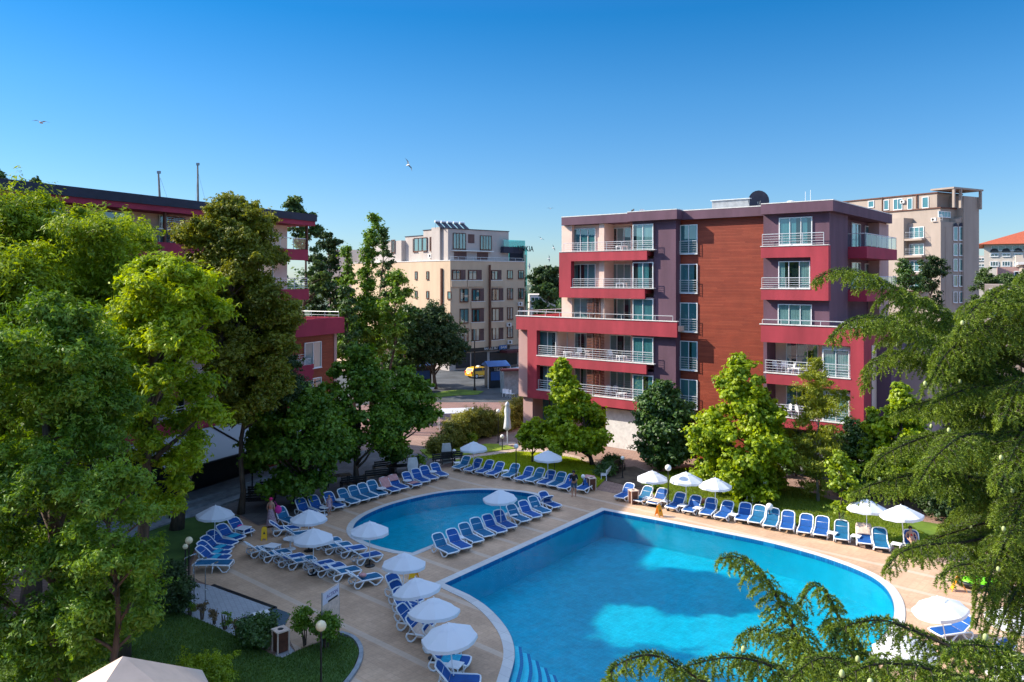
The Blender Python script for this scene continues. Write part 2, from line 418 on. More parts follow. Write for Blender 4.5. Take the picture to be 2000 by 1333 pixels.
sc.cycles.max_bounces = 6; sc.cycles.diffuse_bounces = 3; sc.cycles.glossy_bounces = 3; sc.cycles.transparent_max_bounces = 12; sc.cycles.transmission_bounces = 3
sc.cycles.caustics_reflective = False; sc.cycles.caustics_refractive = False; sc.cycles.sample_clamp_indirect = 4.0
try: sc.cycles.use_denoising = True
except Exception: pass

# ------------------------------------------------------------------ materials
POOL_ANG = math.atan2(11.4, 10.2)
tiles('deck_tile', (.62, .40, .255, 1), (.565, .36, .225, 1), (.48, .31, .20, 1), .30, .30, -POOL_ANG, 0, .010, .7, .36, .3, 1.2)
tiles('paver', (.38, .24, .19, 1), (.31, .19, .15, 1), (.2, .14, .11, 1), .5, .25, .3, .5, .02, .85, .3)
tiles('plaza', (.17, .155, .15, 1), (.13, .12, .12, 1), (.08, .075, .075, 1), .8, .8, .2, 0, .015, .85, .3)
tiles('red_paver', (.30, .17, .14, 1), (.24, .14, .12, 1), (.15, .1, .09, 1), .6, .3, .1, .5, .02, .85, .35)
tiles('path_slab', (.55, .42, .34, 1), (.47, .36, .30, 1), (.3, .23, .19, 1), .5, .5, .2, 0, .02, .8, .2)
tiles('coping', (.62, .60, .57, 1), (.56, .54, .52, 1), (.42, .4, .38, 1), .5, 1.5, -POOL_ANG, 0, .01, .55, .12)
tiles('platform_tile', (.42, .43, .45, 1), (.37, .38, .40, 1), (.28, .28, .3, 1), .2, .2, -.5, 0, .01, .5, .2)
tiles('dark_tile', (.10, .14, .18, 1), (.08, .12, .15, 1), (.2, .22, .24, 1), .7, .7, -.5, 0, .01, .2, .2)
tiles('pool_tile', (.001, .375, .50, 1), (.001, .34, .47, 1), (.004, .43, .55, 1), .24, .24, -POOL_ANG, 0, .012, .35, .30, 2.2)
tiles('step_tile', (.10, .68, .76, 1), (.08, .62, .72, 1), (.15, .66, .74, 1), .12, .12, -POOL_ANG, 0, .008, .35, .1, 1.5)
paint('basin_paint', (.001, .32, .45, 1), .5, .06, 1.2)
tiles('pool_line', (.004, .11, .28, 1), (.004, .12, .3, 1), (.01, .2, .4, 1), .12, .12, -POOL_ANG, 0, .008, .35, .1, 1.5)
paint('asphalt', (.075, .08, .085, 1), .9, .25, .4, .3, 60)
paint('soil', (.13, .09, .06, 1), .95, .3, 1.2)
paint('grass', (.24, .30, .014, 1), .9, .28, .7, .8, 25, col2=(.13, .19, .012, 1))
paint('grass_mid', (.13, .20, .014, 1), .9, .28, .7, .8, 25, col2=(.06, .11, .012, 1))  # right lawn's tree shade is put into this darker green; also dims the verge
paint('grass_shade', (.06, .12, .02, 1), .9, .28, .7, .8, 25, col2=(.03, .075, .012, 1))  # shaded copy of the grass, tree shade is in the colour
paint('far_ground', (.06, .085, .04, 1), .95, .4, .05)
paint('kerb', (.30, .32, .34, 1), .8, .15, 2)
paint('red_plaster', (.36, .038, .056, 1), .8, .15, .7, .15, 40, streak=1)
paint('wine_plaster', (.33, .028, .062, 1), .8, .12, .5, .15, 40)
paint('purple_plaster', (.125, .064, .094, 1), .8, .14, .7, .15, 40, streak=1)
paint('pink_plaster', (.76, .55, .46, 1), .8, .07, .6, .1, 40)
paint('dusty_pink', (.46, .29, .27, 1), .8, .08, .6, .1, 40, streak=1)
paint('dark_red', (.10, .02, .025, 1), .6, .1)
paint('cap_white', (.70, .68, .66, 1), .6, .1, 3)
planks('wood_wall', [(.22, .037, .017, 1), (.255, .044, .020, 1), (.235, .040, .018, 1), (.29, .056, .026, 1), (.245, .042, .019, 1)], .115, .55)
planks('wood_slat', [(.16, .05, .03, 1), (.24, .08, .045, 1)], .12, .6)
paint('upvc', (.78, .79, .80, 1), .35, .03)
paint('rail_metal', (.66, .68, .70, 1), .35, .05, metal=.35)
glass('window_glass', (.55, .78, .80, 1), .12)
glass('rail_glass', (.82, .94, .94, 1), .03)
glass('teal_glass', (.12, .72, .72, 1), .12)
paint('room_dark', (.018, .022, .026, 1), .9, .2)  # darkness of unlit interiors is put into this flat colour
paint('curtain_cloth', (.46, .45, .44, 1), .9, .08, 2, streak=1)
paint('curtain_teal', (.16, .30, .32, 1), .9, .08, 2, streak=1)
paint('white_plastic', (.80, .81, .83, 1), .35, .02, 3)
paint('navy_roof', (.022, .026, .05, 1), .7, .15)
paint('brown_wood', (.12, .04, .022, 1), .6, .25, 3)
paint('black_paint', (.012, .012, .014, 1), .4, .1)
paint('steel', (.5, .52, .54, 1), .25, .05, metal=.9)
paint('grey_metal', (.3, .32, .34, 1), .5, .1, metal=.4)
paint('bark', (.11, .075, .055, 1), .95, .3, 6, .6, 20, streak=1)
paint('bark_pale', (.30, .25, .21, 1), .95, .25, 6, .5, 20, streak=1)

# ------------------------------------------------------------------ pools
main_px = [(868, 1141), (1180, 998), (1282, 1017), (1384, 1037), (1486, 1057), (1554, 1074), (1622, 1094), (1690, 1120), (1726, 1143), (1744, 1170), (1748, 1200), (1739, 1226), (1700, 1271), (1672, 1330), (1640, 1450), (1560, 1620),
           (1200, 1640), (1040, 1500), (975, 1400), (994, 1330), (1003, 1300), (1006, 1280), (1003, 1257), (994, 1234), (973, 1206), (946, 1181), (916, 1163)]
small_px = [(805, 1081), (835, 1069), (1058, 973), (1040, 966), (1010, 961), (950, 957), (895, 959), (849, 965), (800, 976), (757, 988), (720, 1003), (697, 1018), (688, 1033), (692, 1046), (708, 1057), (740, 1069), (775, 1077)]
def gp(l): return [tuple(G(*p)[:2]) for p in l]
mp_ = gp(main_px)
c1, c2 = mp_[0], mp_[1]
rest = smooth_poly(mp_[2:], False, 2)
MAIN = [c1, c2] + rest
sp_ = gp(small_px); SMALL = sp_[:3] + smooth_poly(sp_[3:], False, 2)
def ccw(p):
    a = sum(p[i][0] * p[(i + 1) % len(p)][1] - p[(i + 1) % len(p)][0] * p[i][1] for i in range(len(p)))
    return p if a > 0 else p[::-1]
MAIN = ccw(MAIN); SMALL = ccw(SMALL)
def basin(name, out, depth, mat, slope=0):
    m = MB(); n = len(out)
    m.add([(x, y, .0) for x, y in out] + [(x, y, -depth) for x, y in out],
          [((i + 1) % n, i, n + i, n + (i + 1) % n) for i in range(n)])
    o = m.build(name, mat); o['kind'] = 'structure'
    f = poly_sheet(name + '_floor', out, [], -depth, 'pool_tile'); f['kind'] = 'structure'
    return o
basin('pool_basin', MAIN, 1.55, 'basin_paint'); basin('small_pool_basin', SMALL, .95, 'basin_paint')
# water
m, nt, out = newmat('water'); L = nt.links.new
tc = node(nt, 'ShaderNodeTexCoord')
wn = node(nt, 'ShaderNodeTexNoise', Scale=1.1, Detail=4.0, Distortion=.6); wn2 = node(nt, 'ShaderNodeTexNoise', Scale=7.5, Detail=4.0)
mpn = node(nt, 'ShaderNodeMapping'); mpn.inputs['Scale'].default_value = (1, .6, 1); L(tc.outputs['Object'], mpn.inputs[0])
L(mpn.outputs[0], wn.inputs['Vector']); L(mpn.outputs[0], wn2.inputs['Vector'])
ad = node(nt, 'ShaderNodeMath', operation='MULTIPLY_ADD'); ad.inputs[1].default_value = .25; L(wn2.outputs[0], ad.inputs[0]); L(wn.outputs[0], ad.inputs[2])
bp = node(nt, 'ShaderNodeBump', Strength=.45, Distance=.12); L(ad.outputs[0], bp.inputs['Height'])
tr = node(nt, 'ShaderNodeBsdfTransparent'); tr.inputs[0].default_value = (.52, .95, .99, 1)
gl = node(nt, 'ShaderNodeBsdfGlossy', Roughness=.03); L(bp.outputs[0], gl.inputs['Normal'])
fr = facing5(nt, bp.outputs[0], .38)
ms = node(nt, 'ShaderNodeMixShader'); L(fr.outputs[0], ms.inputs[0]); L(tr.outputs[0], ms.inputs[1]); L(gl.outputs[0], ms.inputs[2]); L(ms.outputs[0], out.inputs[0])
poly_sheet('pool_water', MAIN, [], -.07, 'water'); poly_sheet('small_pool_water', SMALL, [], -.07, 'water')
# curved entry steps on the left side of the main pool
arc_px = [(1003, 1250), (1006, 1280), (1001, 1303), (992, 1332), (975, 1400), (1010, 1460)]
arc = smooth_poly(gp(arc_px), False, 2)
stp = MB(); cx_, cy_ = 9.0, 26.0
for k in range(7):
    inner = []
    for (x, y) in arc:
        d = Vector((cx_ - x, cy_ - y)).normalized(); inner.append((x + d.x * .36 * (k + 1), y + d.y * .36 * (k + 1)))
    prv = [(x + (Vector((cx_ - x, cy_ - y)).normalized().x) * .36 * k, y + (Vector((cx_ - x, cy_ - y)).normalized().y) * .36 * k) for (x, y) in arc]
    z = -.22 - .19 * k
    n = len(arc); vs = [(p[0], p[1], z) for p in prv] + [(p[0], p[1], z) for p in inner] + [(p[0], p[1], z - .19) for p in inner]
    stp.add(vs, [(i, i + 1, n + i + 1, n + i) for i in range(n - 1)] + [(n + i, n + i + 1, 2 * n + i + 1, 2 * n + i) for i in range(n - 1)])
o = stp.build('pool_steps', 'step_tile'); o['kind'] = 'structure'
# dark tile nosing lines of the steps
st2 = MB()
for k in range(7):
    z = -.22 - .19 * k + .006
    def off(q, dd): v = Vector((cx_ - q[0], cy_ - q[1])).normalized(); return (q[0] + v.x * dd, q[1] + v.y * dd)
    a = [off(q, .36 * (k + 1) - .15) for q in arc]; b = [off(q, .36 * (k + 1) - .01) for q in arc]; n = len(arc)
    st2.add([(p[0], p[1], z) for p in a] + [(p[0], p[1], z) for p in b], [(i, i + 1, n + i + 1, n + i) for i in range(n - 1)])
o = st2.build('step_edging', 'pool_line'); o['kind'] = 'structure'
# grab rail and ladder-like lane edge
# ------------------------------------------------------------------ ground
far = [(-900, -60), (900, -60), (900, 1800), (-900, 1800)]
DECK = gp([(880, 912), (1000, 932), (1100, 948), (1163, 957), (1240, 972), (1330, 1001), (1460, 1018), (1600, 1050), (1700, 1075), (1800, 1092), (1900, 1110), (2150, 1160), (2300, 1350), (2200, 1700), (1800, 2600), (900, 2600), (640, 1800), (560, 1500), (640, 1370), (690, 1318), (706, 1275), (690, 1246), (660, 1238), (577, 1272), (560, 1240), (470, 1180), (415, 1146), (372, 1128), (374, 1100), (392, 1060), (428, 1035), (470, 1012), (506, 1028), (560, 1016), (640, 985), (700, 960), (780, 935), (860, 915)])
poly_sheet('ground', far, [MAIN, SMALL], -.012, 'paver')
poly_sheet('pool_deck', DECK, [MAIN, SMALL], .004, 'deck_tile')
def ring(name, out, wd, z, mat, th=.05):
    o2 = offset_poly(out, wd); n = len(out); m = MB()
    vs = [(x, y, z) for x, y in out] + [(x, y, z) for x, y in o2] + [(x, y, z - th) for x, y in out] + [(x, y, z - th) for x, y in o2]
    m.add(vs, [(i, n + i, n + (i + 1) % n, (i + 1) % n) for i in range(n)] + [(2 * n + i, i, (i + 1) % n, 2 * n + (i + 1) % n) for i in range(n)]
          + [(n + i, 3 * n + i, 3 * n + (i + 1) % n, n + (i + 1) % n) for i in range(n)])
    o = m.build(name, mat); o['kind'] = 'structure'; return o
ring('pool_coping', MAIN, .42, .03, 'coping'); ring('small_pool_coping', SMALL, .36, .03, 'coping')
# waterline tile band just inside the coping
for nm, out_ in (('waterline', MAIN), ('small_waterline', SMALL)):
    m = MB(); inn = offset_poly(out_, -.012); n = len(out_)
    m.add([(x, y, .025) for x, y in inn] + [(x, y, -.2) for x, y in inn], [(i, (i + 1) % n, n + (i + 1) % n, n + i) for i in range(n)])
    o = m.build(nm, 'pool_line'); o['kind'] = 'structure'
# lawns, paths, roads
poly_sheet('lawn', gp([(884, 911), (1000, 931), (1100, 947), (1166, 953), (1184, 935), (1172, 915), (1125, 897), (1060, 886), (1010, 884), (930, 895), (890, 899)]), [], .05, 'grass', thick=.07)
poly_sheet('upper_lawn', gp([(838, 896), (885, 892), (950, 884), (1006, 877), (985, 869), (950, 868), (905, 874), (860, 872), (820, 880)]), [], .05, 'grass', thick=.07)
poly_sheet('right_lawn', gp([(1262, 960), (1330, 988), (1460, 1006), (1600, 1037), (1700, 1060), (1800, 1077), (1860, 1072), (1900, 1040), (1830, 1025), (1740, 1010), (1640, 985), (1560, 955), (1486, 940), (1400, 934), (1340, 915), (1270, 928)]), [], .05, 'grass_mid', thick=.07)
FRONT_LAWN = gp([(150, 1130), (300, 1170), (362, 1202), (421, 1227), (480, 1256), (538, 1285), (552, 1288), (577, 1276), (661, 1243), (688, 1251), (702, 1275), (688, 1313), (640, 1365), (560, 1500), (300, 1700), (-200, 1500)])
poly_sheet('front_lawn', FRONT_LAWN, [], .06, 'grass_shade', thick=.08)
def point_in(p, poly):
    c = False; n = len(poly)
    for i in range(n):
        a, b = poly[i], poly[i - 1]
        if (a[1] > p[1]) != (b[1] > p[1]) and p[0] < (b[0] - a[0]) * (p[1] - a[1]) / (b[1] - a[1]) + a[0]: c = not c
    return c
LAWNS = []
kb = MB(); kp = smooth_poly(gp([(661, 1240), (689, 1248), (705, 1275), (691, 1315), (643, 1368), (563, 1503)]), False, 2)
for a, b in zip(kp[:-1], kp[1:]):
    d = Vector((b[0] - a[0], b[1] - a[1])).normalized() * .004; n_ = Vector((-d.y, d.x)).normalized() * -.16
    kb.prism([(a[0], a[1]), (b[0] + d.x, b[1] + d.y), (b[0] - n_.x + d.x, b[1] - n_.y + d.y), (a[0] - n_.x, a[1] - n_.y)], 0, .10)
o = kb.build('lawn_kerb', 'kerb'); o['kind'] = 'structure'
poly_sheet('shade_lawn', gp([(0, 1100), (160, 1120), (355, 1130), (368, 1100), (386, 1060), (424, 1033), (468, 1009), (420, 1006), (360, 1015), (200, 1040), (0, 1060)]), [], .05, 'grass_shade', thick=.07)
poly_sheet('plaza', gp([(0, 1058), (200, 1038), (360, 1013), (420, 1004), (470, 1006), (504, 1026), (560, 1013), (640, 983), (700, 957), (780, 932), (858, 912), (870, 893), (760, 880), (560, 880), (300, 900), (0, 940)]), [], -.003, 'plaza')
poly_sheet('garden_path', gp([(862, 910), (888, 901), (930, 896), (1010, 884), (1060, 886), (1180, 912), (1188, 905), (1060, 876), (1012, 872), (990, 878), (950, 886), (885, 893), (850, 900)]), [], .0, 'path_slab')
poly_sheet('shrub_bed', gp([(1180, 938), (1230, 950), (1262, 960), (1270, 925), (1240, 912), (1185, 915)]), [], .03, 'soil', thick=.05)
# platform with showers
poly_sheet('shower_platform', gp([(330, 1175), (362, 1201), (421, 1226), (480, 1254), (500, 1262), (540, 1190), (415, 1147), (380, 1140), (340, 1150)]), [], .05, 'platform_tile', thick=.06)
poly_sheet('foot_basin', gp([(540, 1192), (567, 1202), (557, 1223), (520, 1233), (488, 1222), (470, 1213)]), [], .075, 'dark_tile', thick=.08)
mm = MB()
for a, b in (((415, 1145), (538, 1190)), ((538, 1190), (470, 1213))):
    p, q = G(*a), G(*b); d = (q - p).normalized(); n_ = Vector((-d.y, d.x, 0)) * .09
    mm.prism([(p - n_)[:2], (q - n_)[:2], (q + n_)[:2], (p + n_)[:2]], 0, .068)
o = mm.build('drain_channel', 'black_paint'); o['kind'] = 'structure'
poly_sheet('bin_pad', gp([(538, 1284), (552, 1289), (578, 1276), (566, 1262), (540, 1268)]), [], .012, 'platform_tile')
# street beyond the hedge
poly_sheet('square', gp([(640, 845), (760, 852), (860, 850), (930, 815), (1010, 790), (1040, 775), (1100, 770), (1100, 786), (760, 786), (640, 800)]), [], -.004, 'red_paver')
poly_sheet('road', gp([(300, 800), (640, 800), (760, 786), (1100, 786), (1300, 740), (1300, 712), (1000, 716), (880, 722), (600, 735), (300, 740)]), [], -.003, 'asphalt')
poly_sheet('verge', gp([(835, 772), (868, 765), (900, 762), (945, 765), (935, 771), (880, 774), (850, 777)]), [], .06, 'grass_mid', thick=.08)
poly_sheet('terrain', [(-900, 150), (900, 150), (900, 1800), (-900, 1800)], [], .02, 'far_ground')
# ------------------------------------------------------------------ windows, rails
CURT = ['curtain_cloth', 'curtain_cloth', 'curtain_teal']
def window(par, T, a0, a1, z0, z1, n=2, o=0.0, curt=None, fr=.06, openp=None, name='window', dep=.09, mat='upvc'):
    """glazed unit standing on a wall: T(a, o, z) maps along / outwards / up; curtains and a flat dark sheet for the unlit room behind the glass"""
    b = MB(T); w = (a1 - a0) / n
    b.box(a0, a1, o + .02, o + dep, z0, z0 + fr); b.box(a0, a1, o + .02, o + dep, z1 - fr, z1)
    for i in range(n + 1):
        x = a0 + w * i; h = fr * (1.0 if i in (0, n) else .75)
        x0 = max(a0, x - h / 2) if 0 < i < n else (a0 if i == 0 else a1 - fr)
        x1 = x0 + (h if 0 < i < n else fr)
        b.box(x0, x1, o + .02, o + dep + .004, z0 + fr, z1 - fr)
    b.box(a0 - .03, a1 + .03, o + .02, o + dep + .05, z0 - .05, z0 - .001)
    fo = b.build(name, mat, par)
    p = MB(T); p.add([(a0 + .02, o + dep - .03, z0 + .02), (a1 - .02, o + dep - .03, z0 + .02), (a1 - .02, o + dep - .03, z1 - .02), (a0 + .02, o + dep - .03, z1 - .02)], [(0, 1, 2, 3)])
    p.build('pane', 'window_glass', fo)
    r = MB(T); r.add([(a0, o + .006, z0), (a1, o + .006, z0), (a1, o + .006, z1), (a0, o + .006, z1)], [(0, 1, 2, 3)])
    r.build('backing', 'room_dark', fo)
    c = MB(T); random.seed(int(a0 * 97 + z0 * 13))
    for i in range(n):
        s = a0 + w * i + fr * .6; e = a0 + w * (i + 1) - fr * .6
        if i == openp: continue
        q = random.random()
        if q < .2: e = s + (e - s) * random.uniform(.4, .7)
        elif q < .3: s = e - (e - s) * random.uniform(.4, .7)
        k = max(6, int((e - s) / .055)); vs = []
        for j in range(k + 1):
            x = s + (e - s) * j / k; oo = o + .028 + (.012 if j % 2 else 0) + random.uniform(-.003, .003)
            vs += [(x, oo, z0 + .03), (x, oo, z1 - .03)]
        c.add(vs, [(2 * j, 2 * j + 2, 2 * j + 3, 2 * j + 1) for j in range(k)])
    if c.v: c.build('curtain', curt or random.choice(CURT), fo)
    return fo
def rail(par, T, pts, z, h=.85, bars=4, posts=1.5, glazed=False, rt=.022, endposts=True):
    """pts: list of (a, o)"""
    b = MB(T); g = MB(T)
    for (p, q) in zip(pts[:-1], pts[1:]):
        L_ = math.dist(p, q); n = max(1, round(L_ / posts))
        b.tube([(p[0], p[1], z + h), (q[0], q[1], z + h)], rt * 1.3, 5)
        for i in range(n + 1):
            x = p[0] + (q[0] - p[0]) * i / n; y = p[1] + (q[1] - p[1]) * i / n
            b.tube([(x, y, z), (x, y, z + h)], rt, 5)
        if not glazed:
            for k in range(bars):
                zz = z + h * (k + .6) / (bars + .6); b.tube([(p[0], p[1], zz), (q[0], q[1], zz)], rt * .6, 4)
        else:
            g.add([(p[0], p[1], z + .05), (q[0], q[1], z + .05), (q[0], q[1], z + h - .04), (p[0], p[1], z + h - .04)], [(0, 1, 2, 3)])
    ro = b.build('railing', 'rail_metal', par)
    if g.v: g.build('rail_pane', 'rail_glass', ro)
    return ro

# ------------------------------------------------------------------ the main hotel
P0 = Vector((5.1, 67.1, 0)); UX, UY = Vector((.779, -.627, 0)), Vector((.627, .779, 0))
def s_(px, d=0):
    r = (px - 1000) / F
    return (r * (P0.y + .779 * d) - P0.x - .627 * d) / (.779 + .627 * r)
def d_(px, s):
    r = (px - 1000) / F; X0 = P0.x + .779 * s; Y0 = P0.y - .627 * s
    return (r * Y0 - X0) / (.627 - .779 * r)
hotel = thing('hotel', 'five storey hotel with crimson balconies, purple walls and tall wood cladding', 'hotel', P0, math.atan2(-.627, .779))
TF = lambda a, o, z: (a, -o, z)            # front: o grows towards the camera, wall plane given as o=-d
def part(name, mat, *boxes):
    b = MB()
    for q in boxes: b.box(*q)
    return b.build(name, mat, hotel)
S = {k: s_(k) for k in (1008, 1030, 1032, 1048, 1092, 1115, 1225, 1258, 1322, 1486, 1583, 1618, 1627, 1661, 1687)}
sL, sP0, sP1 = s_(1096, .5), s_(1277, .5), s_(1320, .5)
sW0, sW1 = s_(1322, 1.3), s_(1491, 1.3)
sR0, sR1 = s_(1491, .5), s_(1620, .5)
XR = sR1
# core volumes
part('wall', 'pink_plaster', (sL, sP0, 2.2, 15, 10.3, 18.62))
part('wall', 'pink_plaster', (s_(1013, .5), sP0, 2.2, 15, 3.6, 10.29))
part('purple_wall', 'purple_plaster', (sP0, sP1, .5, 15.01, 3.0, 18.62))
part('purple_wall', 'purple_plaster', (sR0, XR - 1.31, .5, 15, 10.3, 18.62), (XR - 1.31, XR - .001, .5, d_(1656, XR) - .01, 10.3, 18.619))
part('purple_wall', 'purple_plaster', (sR0, s_(1498, .5), .5, 2.2, 3.0, 10.29))
part('wood_cladding', 'wood_wall', (sP1 + .002, sR0 - .002, 1.3, 15, .1, 18.61))
part('wall', 'pink_plaster', (s_(1498, .5), S[1687] - .05, 2.2, 12, 3.3, 10.28))
part('purple_wall', 'purple_plaster', (S[1687] - 1.2, S[1687] - .06, 1.8, 9, .1, 9.5))
part('annex', 'purple_plaster', (S[1687] - .06, d_(1702, 24) * 0 + S[1687] + .9, 3.4, 12, .1, 9.46))
part('annex', 'dusty_pink', (S[1687] + .91, S[1687] + 2.6, 6.2, 15, .1, 9.0))
# side recess of the upper floors
dA, dB, dC = d_(1656, XR), d_(1718, XR), d_(1736, XR)
part('side_wall', 'purple_plaster', (XR - 1.3, XR - .9, dA, dC, 10.3, 18.6))
part('corner_pier', 'dusty_pink', (XR - .95, XR - .02, dB, dC, 4, 18.6))
part('side_wall', 'dark_red', (XR - .9, XR - .3, dC + .01, dC + 1.2, 8, 15.4))
# ground floor
part('ground_wall', 'dusty_pink', (s_(1022, .8), s_(1040, .8), .8, 12, 0, 4.0))
part('ground_wall', 'dusty_pink', (s_(1040, .8) + .01, s_(1176, .8), 2.4, 12, 0, 3.59))
part('ground_wall', 'dark_red', (s_(1176, .8), s_(1183, .8), .8, 12, 0, 3.58))
part('garage_wall', 'cap_white', (s_(1183, .8) + .01, sP1, .8, 12, 0, 3.2))
part('ground_wall', 'dark_red', (s_(1183, .8) + .01, sP1, .9, 12, 3.21, 3.57))
part('ground_wall', 'kerb', (sR0, S[1687] - .1, 1.2, 10, 0, 3.28))
window(hotel, TF, s_(1048, 2.4), s_(1100, 2.4), .3, 3.2, 2, -2.4, mat='brown_wood')
# left wall strip beside the frame
part('wall', 'dusty_pink', (s_(1013, .5), s_(1032, .5), .5, 2.21, 3.4, 9.4), (s_(1013, .5), s_(1013, .5) + .4, 2.22, 11, 3.4, 9.41))
# crimson bands and frames
def bands(name, *boxes): return part(name, 'red_plaster', *boxes)
bands('balcony_band', (S[1092], S[1258] + .25, 0, .18, 15.5, 16.28)); bands('balcony_band', (S[1115], S[1258] + .05, 0, .18, 12.4, 13.23))
bands('balcony_frame', (S[1092], S[1115], 0, .5, 12.4, 15.499)); part('balcony_floor', 'red_plaster', (S[1092] + .02, S[1258] + .2, .181, 2.21, 15.85, 16.2)); part('balcony_floor', 'red_plaster', (S[1092] + .02, S[1258], .181, 2.21, 12.8, 13.15))
bands('balcony_band', (S[1008], S[1322], 0, .2, 9.46, 10.66)); part('terrace_floor', 'pink_plaster', (S[1008] + .01, S[1322] - .01, .201, 9, 9.9, 10.3))
bands('balcony_band', (S[1008], S[1008] + .2, .201, 9, 9.46, 10.659))
bands('balcony_frame', (S[1030], S[1048], 0, .5, 3.45, 9.459)); bands('balcony_band', (S[1048], S[1258] + .2, 0, .18, 6.42, 7.22)); bands('balcony_band', (S[1048], S[1258] + .2, 0, .18, 3.45, 4.2))
part('balcony_floor', 'red_plaster', (S[1048], S[1258] + .15, .181, 2.21, 6.8, 7.15)); part('balcony_floor', 'red_plaster', (S[1032], S[1258] + .15, .181, 2.21, 3.8, 4.12))
part('soffit', 'dark_red', (S[1048] - .3, sP0, .9, 2.21, 3.59, 3.72))
# right crimson
bands('balcony_band', (S[1486], S[1583], 0, .2, 15.5, 16.3)); bands('balcony_frame', (S[1583] + .001, S[1618], 0, .499, 12.5, 16.3)); bands('balcony_band', (S[1486], S[1583], 0, .2, 12.5, 13.27))
bands('balcony_floor', (S[1486] + .01, S[1583] + .5, .201, .52, 15.6, 16.22)); bands('balcony_floor', (S[1486] + .01, S[1583] + .5, .201, .52, 12.6, 13.2))
bands('balcony_band', (S[1486], S[1687], 0, .2, 9.46, 10.72)); bands('balcony_frame', (S[1661], S[1687], 0, 1.8, 3.5, 9.459))
bands('balcony_band', (S[1687] - .2, S[1687], .201, 12, 9.46, 10.72)); part('terrace_floor', 'pink_plaster', (S[1486] + .01, S[1687] - .201, .201, 11.9, 9.9, 10.3))
bands('balcony_band', (S[1486] + .4, S[1661], 0, .18, 6.5, 7.25)); bands('balcony_band', (S[1486] + .4, S[1661], 0, .18, 3.5, 4.2))
part('balcony_floor', 'red_plaster', (S[1486] + .4, S[1661], .181, 2.21, 6.8, 7.17)); part('balcony_floor', 'red_plaster', (S[1486] + .4, S[1661], .181, 2.21, 3.8, 4.1))
# side balcony
sb = XR + 1.25; db0, db1 = d_(1693, sb), d_(1752, sb)
for zt in (16.35, 13.2):
    part('side_balcony', 'wine_plaster', (XR - .9, sb, db0, db1, zt - .85, zt))
    rail(hotel, lambda a, o, z: (a, o, z), [(XR - .2, db0 + .05), (sb - .06, db0 + .05), (sb - .06, db1 - .05), (XR - .3, db1 - .05)], zt, .95, glazed=True)
# roof fascia
part('roof_fascia', 'purple_plaster', (S[1092], S[1225] - .001, .35, 15.4, 18.62, 19.3)); part('roof_fascia', 'purple_plaster', (S[1225], s_(1322), 0, 15.39, 18.63, 19.36))
part('roof_fascia', 'purple_plaster', (s_(1322) + .001, S[1486] - .001, .9, 15.4, 18.62, 19.3)); part('roof_fascia', 'purple_plaster', (S[1486], S[1627], 0, 16, 18.63, 19.36))
for q_ in ((S[1092], S[1225] - .002, .33, 15.4, 19.301, 19.37), (S[1225], s_(1322), -.02, 15.4, 19.361, 19.42), (s_(1322) + .001, S[1486] - .001, .88, 15.4, 19.301, 19.37), (S[1486], S[1627] + .02, -.02, 16, 19.361, 19.42),): part('roof_edging', 'cap_white', q_)
for q_ in ((S[1092] + .01, S[1258] + 1.0, -.04, .3, 16.281, 16.33), (S[1115], S[1258] + .9, -.04, .3, 13.231, 13.28), (S[1008] - .03, S[1322] + .05, -.05, .3, 10.661, 10.72), (S[1048] - .02, S[1258] + .9, -.04, .3, 7.221, 7.29), (S[1048] - .02, S[1258] + .9, -.04, .3, 4.201, 4.27), (S[1486] - .03, S[1618] + .02, -.04, .3, 16.301, 16.35), (S[1486] - .03, S[1583], -.04, .3, 13.271, 13.32), (S[1486] - .1, S[1687] + .03, -.05, .3, 10.721, 10.78), (S[1486] + .2, S[1661] + .02, -.04, .3, 7.251, 7.31), (S[1486] + .3, S[1661] + .02, -.04, .3, 4.201, 4.26),): part('balcony_edging', 'cap_white', q_)
